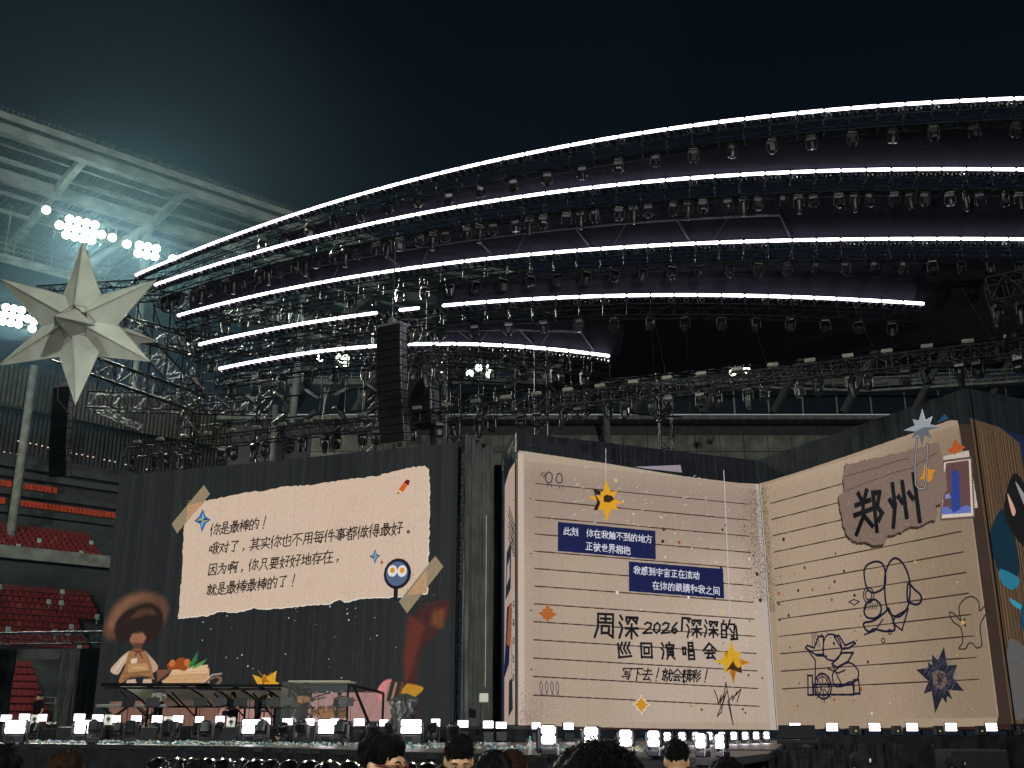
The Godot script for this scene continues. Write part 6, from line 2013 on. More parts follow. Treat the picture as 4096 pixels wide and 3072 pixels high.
	tb.box(Vector3(8.6, 0.14, -19.7), Vector3(6.4, 0.28, 1.6))
	single("low_platform", tb, mats.black_steel, "low black platform under the crowded moving heads", "platform")
	single("curtain", folded_cloth(Vector3(4.4, 0, -23.5), Vector3(6.9, 0, -23.0), 1.42, 0.0, 6, 0.1, 99, 80), mats.skirt, "black curtain hung around the platform below the first lamps", "curtain")
	single("curtain", folded_cloth(Vector3(7.2, 0, -27.5), Vector3(9.3, 0, -27.2), 1.5, 0.0, 3, 0.12, 98, 60), mats.skirt, "black cloth draped over a case below the book's second page", "curtain")
	# tilted console lid beside the receding row of lamps
	var fc := thing("console_case", "tilted black console lid on the corner of the draped platform", "case", Vector3(8.75, 1.4, -34.9), -0.3)
	var lid := Shape.new()
	lid.soft_box(Vector3(0, 0.34, 0), Vector3(1.1, 0.52, 0.08), 0.02, Basis.from_euler(Vector3(-0.75, 0, 0)))
	part("lid", lid, mats.cabinet, fc)
	lid = Shape.new()
	for i in 4: lid.box(Vector3(-0.3 + i * 0.2, 0.33, 0.05), Vector3(0.1, 0.03, 0.02), Basis.from_euler(Vector3(-0.75, 0, 0.5)))
	tag(part("tape_mark", lid, mats.pale_case, fc), "", "", "", "stuff")
	lid = Shape.new()
	lid.bar(Vector3(-0.5, 0, -0.2), Vector3(-0.5, 0.5, -0.2), 0.04, 0.04)
	part("prop", lid, mats.rigging, fc)
	lid = Shape.new()
	lid.soft_box(Vector3(0, 0.06, 0), Vector3(1.2, 0.12, 0.5), 0.02)
	part("tray", lid, mats.cabinet, fc)
	# bottle
	var b := thing("water_bottle", "clear water bottle with turquoise cap on the runway edge", "bottle", Vector3(0.31, 1.4, -19.5))
	var s := Shape.new()
	s.lathe([Vector2(0, 0), Vector2(0.034, 0.0), Vector2(0.036, 0.05), Vector2(0.033, 0.1), Vector2(0.036, 0.16), Vector2(0.03, 0.21), Vector2(0.015, 0.25), Vector2(0.015, 0.27)], 14)
	part("bottle_body", s, mats.bottle_clear, b)
	s = Shape.new()
	s.lathe([Vector2(0.018, 0.26), Vector2(0.018, 0.295), Vector2(0, 0.3)], 12)
	part("cap", s, mats.water_cap, b)
	# tarpaulin bundle on a stand
	b = thing("covered_camera", "dark shiny tarpaulin bundle wrapped over a stand on the runway", "bundle", Vector3(-3.35, 1.4, -34.0))
	var rows := []
	var f := FastNoiseLite.new()
	f.frequency = 1.4
	for j in 15:
		var t := j / 14.0
		var row := []
		for i in 57:
			var a := TAU * i / 56.0
			var r := lerpf(0.12, 0.42, pow(t, 0.8)) * (1.0 if t < 0.86 else lerpf(1.0, 0.15, (t - 0.86) / 0.14))
			r *= 1.0 + 0.5 * f.get_noise_3d(cos(a) * 2.0, sin(a) * 2.0, t * 4.0) + 0.16 * sin(a * 9 + t * 7 + 2.0 * f.get_noise_1d(t * 6.0))
			row.append(Vector3(-cos(a) * r + 0.12 * t, 0.1 + t * 1.35, sin(a) * r * 0.8))
		rows.append(row)
	s = Shape.new()
	s.sheet(rows)
	part("tarpaulin", s, mats.foil, b)
	s = Shape.new()
	s.tube(Vector3(0, 0, 0), Vector3(0, 0.5, 0), 0.05, 0.05, 8)
	s.box(Vector3(0, 0.02, 0), Vector3(0.4, 0.04, 0.4))
	part("stand", s, mats.black_steel, b)

# ---------------------------------------------------------------- the band under its plastic canopies
func canopy(label: String, x0: float, x1: float, top: float, drop: float) -> void:
	var o := thing("plastic_canopy", label, "canopy", Vector3(0, 1.94, 0), 0, "plastic canopies over the band")
	var bays := maxi(2, int(round((x1 - x0) / 1.15)))
	for i in bays + 1:
		var x := lerpf(x0, x1, float(i) / bays)
		var pts := []
		for j in 8:
			var t := j / 7.0
			pts.append(Vector3(x - 0.55 * (1 - t) * 0, top - drop * pow(t, 2.2), -42.6 - 2.6 * t) + Vector3(0.9 * t, 0, 0))
		var s := Shape.new()
		s.path(pts, 0.035, 6)
		part("rib", s, mats.black_steel, o)
		if i < bays:
			var rows := [[], []]
			var grid := []
			for j in 8:
				var t := j / 7.0
				var row := []
				for k in 7:
					var u := lerpf(x0, x1, (i + k / 6.0) / bays)
					row.append(Vector3(u + 0.9 * t, top - drop * pow(t, 2.2) + 0.03 - sin(k / 6.0 * PI) * 0.07 + rng.randf_range(-0.012, 0.012), -42.6 - 2.6 * t))
				grid.append(row)
			var sh := Shape.new()
			sh.sheet(grid)
			part("plastic_sheet", sh, mats.clear_sheet, o)
	var s := Shape.new()
	s.bar(Vector3(x0 - 0.1, top, -42.6), Vector3(x1 + 0.1, top, -42.6), 0.09, 0.12)
	part("front_beam", s, mats.black_steel, o)
	s = Shape.new()
	s.bar(Vector3(x0 + 0.8, top - drop, -45.2), Vector3(x1 + 1.0, top - drop, -45.2), 0.08, 0.08)
	part("rear_beam", s, mats.black_steel, o)
	for x in [x0 + 0.9, (x0 + x1) * 0.5 + 0.9, x1 + 0.9]:
		s = Shape.new()
		s.tube(Vector3(x, 0, -45.2), Vector3(x, top - drop, -45.2), 0.045, 0.045, 6)
		s.tube(Vector3(x, top - drop - 0.4, -45.2), Vector3(x - 0.5, top - 0.25, -43.4), 0.03, 0.03, 6)
		part("post", s, mats.black_steel, o)
	s = Shape.new()
	for i in 5: s.soft_box(Vector3(lerpf(x0, x1, (i + 0.5) / 5.0), top - 0.12, -42.75), Vector3(0.8, 0.08, 0.12), 0.02)
	part("lamp_bar", s, mats.fixture, o)

func music_stand(p: Vector3, label: String) -> void:
	var o := thing("music_stand", label, "music stand", p, rng.randf_range(-0.3, 0.3), "music stands of the band")
	var s := Shape.new()
	s.soft_box(Vector3(0, 0.86, 0), Vector3(0.5, 0.34, 0.02), 0.006, Basis.from_euler(Vector3(-0.35, 0, 0.08)))
	part("desk", s, mats.fixture, o)
	s = Shape.new()
	s.tube(Vector3.ZERO, Vector3(0, 0.8, 0), 0.015, 0.015, 6)
	for k in 3: s.tube(Vector3(0, 0.15, 0), Vector3(cos(k * 2.1) * 0.25, 0.0, sin(k * 2.1) * 0.25), 0.012, 0.012, 5)
	part("pole", s, mats.black_steel, o)

func keyboard(p: Vector3, label: String, turn: float) -> void:
	var o := thing("keyboard", label, "keyboard", p, turn, "keyboards of the band")
	var s := Shape.new()
	s.soft_box(Vector3(0, 0.72, 0), Vector3(1.35, 0.1, 0.36), 0.02)
	part("case", s, mats.pale_case, o)
	s = Shape.new()
	for i in 36: s.box(Vector3(-0.6 + i * 0.034, 0.777, 0.06), Vector3(0.03, 0.012, 0.15))
	tag(part("key", s, mats.paper_white, o), "", "", "", "stuff")
	for k in [-1, 1]:
		s = Shape.new()
		s.bar(Vector3(-0.45 * k, 0, 0.15), Vector3(0.45 * k, 0.68, 0.15), 0.04, 0.04); s.bar(Vector3(-0.45 * k, 0, -0.15), Vector3(0.45 * k, 0.68, -0.15), 0.04, 0.04)
		part("leg", s, mats.black_steel, o)

func band() -> void:
	canopy("clear plastic canopy on black ribs over the keyboards", -15.5, -11.6, 1.5, 0.75)
	canopy("clear plastic canopy on black ribs over the guitar seats", -11.9, -8.9, 1.46, 0.75)
	# drum booth with clear screens
	var o := thing("drum_booth", "black framed drum booth with clear front screens", "booth", Vector3(0, 1.94, 0))
	var s: Shape
	for q in [[-8.4, -42.4], [-6.2, -42.4], [-5.15, -45.0], [-8.4, -45.4]]:
		s = Shape.new()
		s.tube(Vector3(q[0], 0, q[1]), Vector3(q[0], 1.5 if q[0] < -6 else 1.25, q[1]), 0.05, 0.05, 6)
		part("post", s, mats.black_steel, o)
	for q in [[Vector3(-8.4, 1.5, -42.4), Vector3(-6.2, 1.5, -42.4)], [Vector3(-6.2, 1.5, -42.4), Vector3(-5.1, 1.25, -43.0)], [Vector3(-6.0, 1.45, -42.5), Vector3(-5.4, 0.1, -42.8)], [Vector3(-8.4, 1.5, -42.4), Vector3(-8.4, 1.3, -45.4)], [Vector3(-5.1, 1.25, -43.0), Vector3(-5.15, 1.25, -45.0)]]:
		s = Shape.new()
		s.bar(q[0], q[1], 0.08, 0.09)
		part("beam", s, mats.black_steel, o)
	for i in 4:
		s = Shape.new()
		s.box(Vector3(-8.35 + i * 0.62, 0.8, -42.25), Vector3(0.6, 1.6, 0.012))
		part("pane", s, mats.acrylic, o)
	s = Shape.new()
	s.box(Vector3(-7.3, 1.62, -43.2), Vector3(2.3, 0.04, 1.8))
	part("roof_sheet", s, mats.clear_sheet, o)
	# drum kit
	o = thing("drum_kit", "orange shelled drum kit with brass cymbals inside the booth", "drum kit", Vector3(-7.0, 1.94, -43.4))
	for q in [[0.0, 0.28, 0.1, 0.28, 0.36, true], [-0.32, 0.6, 0.05, 0.15, 0.2, false], [0.05, 0.62, 0.08, 0.15, 0.2, false], [0.5, 0.42, -0.1, 0.2, 0.4, false], [-0.55, 0.5, -0.15, 0.18, 0.15, false]]:
		s = Shape.new()
		s.lathe([Vector2(0, -q[4] / 2), Vector2(q[3], -q[4] / 2), Vector2(q[3], q[4] / 2), Vector2(0, q[4] / 2)], 16, Transform3D(Basis.from_euler(Vector3(PI / 2 if q[5] else 0.25, 0, 0)), Vector3(q[0], q[1], q[2])))
		var dr := part("drum", s, mats.drum_shell, o)
		s = Shape.new()
		s.lathe([Vector2(q[3] + 0.008, q[4] / 2 - 0.03), Vector2(q[3] + 0.012, q[4] / 2), Vector2(q[3] - 0.01, q[4] / 2 + 0.01)], 16, Transform3D(Basis.from_euler(Vector3(PI / 2 if q[5] else 0.25, 0, 0)), Vector3(q[0], q[1], q[2])))
		part("hoop", s, mats.chrome, dr)
	for q in [[-0.75, 0.95, 0.1, 0.24], [0.35, 1.05, 0.0, 0.26], [0.8, 0.92, 0.1, 0.22], [-0.35, 1.02, 0.15, 0.2]]:
		s = Shape.new()
		s.lathe([Vector2(0, 0.03), Vector2(0.05, 0.02), Vector2(q[3], 0.0), Vector2(0, 0.01)], 16, Transform3D(Basis.from_euler(Vector3(0.25, 0, 0.15)), Vector3(q[0], q[1], q[2])))
		part("cymbal", s, mats.brass, o)
		s = Shape.new()
		s.tube(Vector3(q[0], 0, q[2] - 0.1), Vector3(q[0], q[1], q[2]), 0.014, 0.014, 6)
		part("cymbal_stand", s, mats.chrome, o)
	keyboard(Vector3(-15.0, 1.94, -42.6), "pale keyboard on a crossed stand at the canopy's open end", 0.1)
	keyboard(Vector3(-13.7, 1.94, -42.7), "pale keyboard in front of the singer in the patterned dress", -0.05)
	var where := [[-14.4, "at the first keyboard"], [-13.5, "in front of the woman at the keyboards"], [-11.7, "in front of the seated guitarist"], [-11.0, "between the seated guitarist and the bending man"], [-10.2, "beside the bending man"], [-9.0, "left of the bass player"], [-8.5, "right of the stool, by the booth"], [-6.2, "at the drummer's side"]]
	for q in where: music_stand(Vector3(q[0], 1.94, -42.3), "black music stand " + q[1])
	# stool with a round back
	o = thing("stool", "small black stool with a rounded back beside the music stands", "stool", Vector3(-9.35, 1.94, -42.6))
	s = Shape.new()
	s.lathe([Vector2(0, 0.5), Vector2(0.2, 0.5), Vector2(0.2, 0.58), Vector2(0, 0.6)], 12)
	part("seat", s, mats.fixture, o)
	s = Shape.new()
	s.soft_box(Vector3(0, 0.86, -0.16), Vector3(0.3, 0.2, 0.05), 0.02)
	part("backrest", s, mats.fixture, o)
	s = Shape.new()
	s.tube(Vector3(0, 0, 0), Vector3(0, 0.5, 0), 0.025, 0.025, 6); s.tube(Vector3(0, 0.55, -0.15), Vector3(0, 0.8, -0.17), 0.015, 0.015, 6)
	part("pole", s, mats.black_steel, o)
	# microphone stands
	for x in [-10.75, -7.3, -9.9]:
		o = thing("microphone_stand", ["slim microphone stand beside the bending man", "slim microphone stand above the drums", "slim microphone stand left of the stool"][[-10.75, -7.3, -9.9].find(x)], "microphone stand", Vector3(x, 1.94, -42.5), 0, "microphone stands")
		s = Shape.new()
		s.tube(Vector3.ZERO, Vector3(0, 1.15, 0), 0.012, 0.012, 5); s.tube(Vector3(0, 1.1, 0), Vector3(-0.35, 1.25, 0), 0.01, 0.01, 5)
		part("pole", s, mats.black_steel, o)
		s = Shape.new()
		s.ball(Vector3(-0.38, 1.26, 0), Vector3(0.035, 0.03, 0.03), 8, 6)
		part("microphone", s, mats.rigging, o)

func side_gate() -> void:
	# truss goal and curtains before the seats at the left
	truss("gate_truss", "pale horizontal truss above the curtain gap at far left", Vector3(-31.0, 6.45, -60.2), Vector3(-20.5, 6.6, -60.0), 0.55, 0.62, mats.bright_truss, "", 0.6, 0.04)
	for q in [[-31.5, -26.7, 5.9, "black curtain bunched at the far left border of the gap"], [-24.4, -20.6, 6.0, "black curtain hanging between the gap and the note screen"]]:
		single("gate_curtain", folded_cloth(Vector3(q[0], 0, -60.2), Vector3(q[1], 0, -60.0), q[2], 0.0, 9, 0.22, int(q[1]) + 200, 120), mats.grey_cloth if q[0] > -26 else mats.skirt, q[3], "curtain", Vector3.ZERO, "curtains of the gate")
	var s := Shape.new()
	var grid := []
	for j in 5:
		var row := []
		for i in 25:
			row.append(Vector3(-31 + i * 0.44, 6.1 - 0.55 * (1 - j / 4.0) - sin(i / 24.0 * PI) * 0.1, -60.5 + j * 0.06))
		grid.append(row)
	s.sheet(grid)
	single("gate_valance", s, mats.concrete, "pale sagging sheet hung below the gate truss", "sheet")
	s = Shape.new()
	s.quad(Vector3(-32, 2.6, -75), Vector3(-24, 2.6, -80), Vector3(-24, 6.2, -80), Vector3(-32, 6.2, -75))
	for i in 2: s = Shape.new()
	var rl := thing("stand_railing", "grey railing at the stair of the lowest seats", "railing")
	for k in 3:
		s = Shape.new()
		s.bar(Vector3(-37.6, 3.4 + k * 0.45, -90.0), Vector3(-34.4, 3.4 + k * 0.45, -93.0), 0.07, 0.07)
		part("rail", s, mats.rail, rl)
	s = Shape.new()
	for i in 5: s.bar(Vector3(-37.6 + i * 0.8, 2.4, -90.0 - i * 0.75), Vector3(-37.6 + i * 0.8, 4.3, -90.0 - i * 0.75), 0.07, 0.07)
	part("post", s, mats.rail, rl)

# ---------------------------------------------------------------- people: tapered capsules joined by a smooth minimum and meshed as surface nets
func dist_to(p: Vector3, q: Array) -> float:
	if q[0] == "e":
		var r: Vector3 = q[2]
		var d: Vector3 = p - q[1]
		var k0 := (d / r).length()
		var k1 := (d / (r * r)).length()
		return k0 * (k0 - 1.0) / maxf(k1, 1e-6)
	var a: Vector3 = q[1]
	var ab: Vector3 = q[2] - a
	var t := clampf((p - a).dot(ab) / maxf(ab.length_squared(), 1e-9), 0.0, 1.0)
	return p.distance_to(a + ab * t) - lerpf(q[3], q[4], t)

func nets(prims: Array, cell: float, soft: float, into: Shape, rough := 0.0) -> void:
	var lo := Vector3.ONE * 1e9
	var hi := -lo
	var boxes := []
	for q in prims:
		var l: Vector3
		var h: Vector3
		if q[0] == "e" or q[0] == "cut":
			l = q[1] - q[2]; h = q[1] + q[2]
		else:
			var m := maxf(q[3], q[4])
			l = q[1].min(q[2]) - Vector3.ONE * m
			h = q[1].max(q[2]) + Vector3.ONE * m
		boxes.append([l, h])
		if q[0] != "cut":
			lo = lo.min(l); hi = hi.max(h)
	lo -= Vector3.ONE * cell * 2.5
	hi += Vector3.ONE * cell * 2.5
	var nx := int(ceil((hi.x - lo.x) / cell)) + 1
	var ny := int(ceil((hi.y - lo.y) / cell)) + 1
	var nz := int(ceil((hi.z - lo.z) / cell)) + 1
	var f := PackedFloat32Array()
	f.resize(nx * ny * nz)
	f.fill(1.0)
	var noise := FastNoiseLite.new()
	noise.frequency = 30.0
	var margin := Vector3.ONE * (soft + cell * 2.0)
	for n in prims.size():
		var q: Array = prims[n]
		var a: Vector3 = ((boxes[n][0] - margin - lo) / cell).floor()
		var b: Vector3 = ((boxes[n][1] + margin - lo) / cell).ceil()
		for k in range(maxi(0, int(a.z)), mini(nz, int(b.z) + 1)):
			for j in range(maxi(0, int(a.y)), mini(ny, int(b.y) + 1)):
				for i in range(maxi(0, int(a.x)), mini(nx, int(b.x) + 1)):
					var p := lo + Vector3(i, j, k) * cell
					var at := i + nx * (j + ny * k)
					if q[0] == "cut":
						f[at] = maxf(f[at], -dist_to(p, ["e", q[1], q[2]]))
						continue
					var d := dist_to(p, q)
					if rough > 0.0: d += rough * noise.get_noise_3d(p.x, p.y * 0.25, p.z)
					var h := maxf(soft - absf(f[at] - d), 0.0) / soft
					f[at] = minf(f[at], d) - h * h * soft * 0.25
	var ids := {}
	var pts := PackedVector3Array()
	for k in nz - 1:
		for j in ny - 1:
			for i in nx - 1:
				var base := i + nx * (j + ny * k)
				var inside := 0
				var v := []
				for c in 8:
					var w := f[base + (c & 1) + nx * (((c >> 1) & 1) + ny * ((c >> 2) & 1))]
					v.append(w)
					if w < 0.0: inside += 1
				if inside == 0 or inside == 8: continue
				var s := Vector3.ZERO
				var m := 0
				for c in 8:
					for e in [1, 2, 4]:
						var d: int = c | e
						if d == c: continue
						if (v[c] < 0.0) != (v[d] < 0.0):
							var t: float = v[c] / (v[c] - v[d])
							var pc := Vector3(c & 1, (c >> 1) & 1, (c >> 2) & 1)
							var pd := Vector3(d & 1, (d >> 1) & 1, (d >> 2) & 1)
							s += pc.lerp(pd, t)
							m += 1
				ids[base] = pts.size()
				pts.append(lo + (Vector3(i, j, k) + s / m) * cell)
	var nor := PackedVector3Array()
	nor.resize(pts.size())
	var faces := []
	for base in ids:
		var i: int = base % nx
		var j: int = (base / nx) % ny
		var k: int = base / (nx * ny)
		if i < 1 or j < 1 or k < 1: continue
		var here := f[base] < 0.0
		for axis in 3:
			var step: int = [1, nx, nx * ny][axis]
			var u: int = [nx, nx * ny, 1][axis]
			var w: int = [nx * ny, 1, nx][axis]
			var other := f[base + step] < 0.0
			if here == other: continue
			if not (ids.has(base - u) and ids.has(base - w) and ids.has(base - u - w)): continue
			var q := [ids[base], ids[base - u], ids[base - u - w], ids[base - w]]
			if not here: q.reverse()
			faces.append(q)
			var g := (pts[q[1]] - pts[q[0]]).cross(pts[q[2]] - pts[q[0]]) + (pts[q[2]] - pts[q[0]]).cross(pts[q[3]] - pts[q[0]])
			for z in q: nor[z] += g
	for i in nor.size(): nor[i] = nor[i].normalized()
	for q in faces:
		into.tri_smooth(pts[q[0]], pts[q[1]], pts[q[2]], nor[q[0]], nor[q[1]], nor[q[2]])
		into.tri_smooth(pts[q[0]], pts[q[2]], pts[q[3]], nor[q[0]], nor[q[2]], nor[q[3]])

func c(a: Vector3, b: Vector3, r0: float, r1: float) -> Array:
	return ["c", a, b, r0, r1]

func head_prims(o: Vector3, bend: Basis) -> Array:
	var t := func(x, y, z): return o + bend * Vector3(x, y, z)
	return [["e", t.call(0, 0.02, -0.012), Vector3(0.076, 0.098, 0.096)], ["e", t.call(0, -0.04, 0.018), Vector3(0.062, 0.076, 0.074)], ["e", t.call(0, -0.092, 0.046), Vector3(0.04, 0.03, 0.036)],
		c(t.call(0, -0.005, 0.09), t.call(0, -0.044, 0.108), 0.008, 0.013), c(t.call(-0.04, 0.016, 0.078), t.call(0.04, 0.016, 0.078), 0.013, 0.013),
		["e", t.call(0.079, -0.022, -0.005), Vector3(0.012, 0.031, 0.02)], ["e", t.call(-0.079, -0.022, -0.005), Vector3(0.012, 0.031, 0.02)],
		c(t.call(-0.018, -0.072, 0.082), t.call(0.018, -0.072, 0.082), 0.009, 0.009), c(t.call(0, -0.08, -0.02), o + Vector3(0, -0.2, -0.035), 0.054, 0.06)]

func hand_prims(w: Vector3, along_: Vector3, side: float) -> Array:
	var d := along_.normalized()
	var x := d.cross(Vector3.FORWARD if absf(d.z) < 0.8 else Vector3.UP).normalized() * side
	var n := x.cross(d)
	var o := [c(w, w + d * 0.06, 0.024, 0.03), c(w + d * 0.05 + x * 0.02, w + d * 0.08 - x * 0.02, 0.022, 0.02)]
	for i in 4:
		var s := w + d * 0.075 + x * (0.03 - i * 0.02)
		var l: float = [0.068, 0.078, 0.07, 0.055][i]
		o.append(c(s, s + d * l * 0.55 + n * 0.01, 0.0095, 0.009)); o.append(c(s + d * l * 0.55 + n * 0.01, s + d * l + n * 0.035, 0.009, 0.008))
	o.append(c(w + d * 0.02 + x * 0.03, w + d * 0.06 + x * 0.055 + n * 0.01, 0.012, 0.01)); o.append(c(w + d * 0.06 + x * 0.055 + n * 0.01, w + d * 0.09 + x * 0.05 + n * 0.025, 0.01, 0.008))
	return o

# joints of each pose: hips, chest, neck, head centre, elbows, wrists, knees, ankles
const POSE := {
	"stand": {"hip": 0.93, "chest": [0, 1.3, 0], "head": [0, 1.61, 0.03], "nod": 0.1, "elbow": [0.25, 1.13, -0.03], "wrist": [0.24, 0.9, 0.06], "knee": [0.1, 0.5, 0.02], "ankle": [0.1, 0.09, -0.02]},
	"look_down": {"hip": 0.93, "chest": [0, 1.3, 0], "head": [0, 1.6, 0.05], "nod": 0.5, "elbow": [0.25, 1.12, 0.0], "wrist": [0.14, 1.15, 0.26], "knee": [0.1, 0.5, 0.02], "ankle": [0.1, 0.09, -0.02]},
	"keys": {"hip": 0.93, "chest": [0, 1.28, 0.06], "head": [0, 1.59, 0.12], "nod": 0.3, "elbow": [0.26, 1.08, 0.1], "wrist": [0.2, 0.98, 0.36], "knee": [0.1, 0.5, 0.02], "ankle": [0.1, 0.09, -0.02]},
	"sit": {"hip": 0.5, "chest": [0, 0.86, 0.0], "head": [0, 1.17, 0.05], "nod": 0.2, "elbow": [0.25, 0.68, 0.06], "wrist": [0.14, 0.64, 0.3], "knee": [0.14, 0.5, 0.43], "ankle": [0.14, 0.09, 0.42]},
	"bow": {"hip": 0.9, "chest": [0, 1.1, 0.3], "head": [0, 1.2, 0.58], "nod": 0.9, "elbow": [0.24, 0.85, 0.42], "wrist": [0.16, 0.75, 0.62], "knee": [0.1, 0.48, 0.04], "ankle": [0.1, 0.09, -0.02]},
}

func v3(a: Array, s := 1.0) -> Vector3:
	return Vector3(a[0] * s, a[1], a[2])

var figures := {}
func figure(pose: String) -> Dictionary:       # shared meshes for one pose
	if figures.has(pose): return figures[pose]
	var j: Dictionary = POSE[pose]
	var hip := Vector3(0, j.hip, 0)
	var chest := v3(j.chest)
	var head := v3(j.head)
	var bend := Basis.from_euler(Vector3(j.nod, 0, 0))
	var neck := head + Vector3(0, -0.2, -0.035)
	var up := (chest - hip).normalized()
	var shoulder := chest + up * 0.13
	var body := Shape.new()
	var limbs := []
	limbs.append(c(neck, neck + Vector3(0, 0.05, 0), 0.06, 0.056))
	limbs.append(c(hip, chest, 0.12, 0.13))
	for s in [-1.0, 1.0]:
		var sh := shoulder + Vector3(0.17 * s, 0, 0)
		var el := v3(j.elbow, s)
		var wr := v3(j.wrist, s)
		limbs.append(c(shoulder, sh, 0.06, 0.055)); limbs.append(c(sh, el, 0.05, 0.04)); limbs.append(c(el, wr, 0.041, 0.027))
		var hp := hip + Vector3(0.09 * s, -0.02, 0)
		var kn := v3(j.knee, s)
		var an := v3(j.ankle, s)
		limbs.append(c(hp, kn, 0.085, 0.055)); limbs.append(c(kn, an, 0.052, 0.036)); limbs.append(c(an, an + Vector3(0, -0.05, 0.13), 0.034, 0.03))
	nets(limbs, 0.03, 0.06, body)
	nets(head_prims(head, bend), 0.0105, 0.02, body)
	for s in [-1.0, 1.0]: nets(hand_prims(v3(j.wrist, s), v3(j.wrist, s) - v3(j.elbow, s), s), 0.0065, 0.01, body)
	var shirt := Shape.new()
	var cloth := [c(hip + up * 0.02, chest, 0.145, 0.152), c(chest, shoulder, 0.15, 0.09)]
	var legs := Shape.new()
	var leg := [c(hip, hip + Vector3(0, 0.05, 0), 0.145, 0.14)]
	for s in [-1.0, 1.0]:
		var sh := shoulder + Vector3(0.17 * s, 0, 0)
		var el := v3(j.elbow, s)
		cloth.append(c(shoulder, sh, 0.075, 0.072)); cloth.append(c(sh, sh.lerp(el, 0.7), 0.07, 0.066))
		var hp := hip + Vector3(0.09 * s, -0.02, 0)
		leg.append(c(hp, v3(j.knee, s), 0.105, 0.075)); leg.append(c(v3(j.knee, s), v3(j.ankle, s) + Vector3(0, 0.03, 0), 0.074, 0.062))
		leg.append(c(v3(j.ankle, s) + Vector3(0, -0.045, -0.02), v3(j.ankle, s) + Vector3(0, -0.05, 0.15), 0.042, 0.038))
	nets(cloth, 0.026, 0.06, shirt)
	nets(leg, 0.03, 0.05, legs)
	figures[pose] = {"body": body.mesh(), "shirt": shirt.mesh(), "legs": legs.mesh(), "head": head, "bend": bend}
	return figures[pose]

func hair_mesh(kind: String) -> ArrayMesh:
	if made.has("hair_" + kind): return made["hair_" + kind]
	var s := Shape.new()
	var q := []
	if kind == "short":
		q = [["e", Vector3(0, 0.04, -0.02), Vector3(0.085, 0.093, 0.103)], ["e", Vector3(0, 0.085, 0.02), Vector3(0.066, 0.045, 0.07)], ["cut", Vector3(0, -0.05, 0.1), Vector3(0.082, 0.095, 0.085)], ["cut", Vector3(0, -0.13, 0.0), Vector3(0.2, 0.09, 0.2)]]
	elif kind == "long":
		q = [["e", Vector3(0, 0.035, -0.02), Vector3(0.092, 0.1, 0.11)], c(Vector3(-0.06, -0.02, -0.04), Vector3(-0.075, -0.28, -0.03), 0.055, 0.05), c(Vector3(0.06, -0.02, -0.04), Vector3(0.075, -0.28, -0.03), 0.055, 0.05), c(Vector3(0, 0, -0.07), Vector3(0, -0.3, -0.08), 0.07, 0.05), ["cut", Vector3(0, -0.06, 0.11), Vector3(0.066, 0.11, 0.09)]]
	else:      # loose, fuzzy
		q = [["e", Vector3(0, 0.035, -0.02), Vector3(0.105, 0.105, 0.118)], ["e", Vector3(-0.05, 0.06, 0.0), Vector3(0.07, 0.06, 0.07)], ["e", Vector3(0.055, 0.07, -0.02), Vector3(0.066, 0.06, 0.07)], c(Vector3(0, 0, -0.07), Vector3(0, -0.22, -0.08), 0.085, 0.06), ["cut", Vector3(0, -0.06, 0.12), Vector3(0.07, 0.1, 0.09)]]
	nets(q, 0.0085, 0.02, s, 0.012 if kind != "loose" else 0.022)
	# fine locks standing off the surface
	var r := RandomNumberGenerator.new()
	r.seed = 5
	for i in (700 if kind == "loose" else 600):
		var a := r.randf() * TAU
		var h := r.randf_range(0.15, 1.45)
		var d := Vector3(cos(a) * cos(h), sin(h), sin(a) * cos(h))
		if d.z > 0.55 and d.y < 0.75: continue
		var p := Vector3(0, 0.035, -0.02) + d * Vector3(0.086, 0.096, 0.104) * (1.12 if kind == "loose" else 1.0)
		var t := (Vector3.DOWN + d * r.randf_range(0.0, 0.3) - d * d.dot(Vector3.DOWN) + Vector3(r.randfn(0, 0.25), 0, r.randfn(0, 0.25))).normalized()
		var l := r.randf_range(0.03, 0.065) * (1.2 if kind == "loose" else 1.0)
		s.tube(p - t * l * 0.5 - d * 0.004, p + t * l * 0.5 + d * 0.001, 0.0022, 0.0006, 4, false)
	made["hair_" + kind] = s.mesh()
	return made["hair_" + kind]

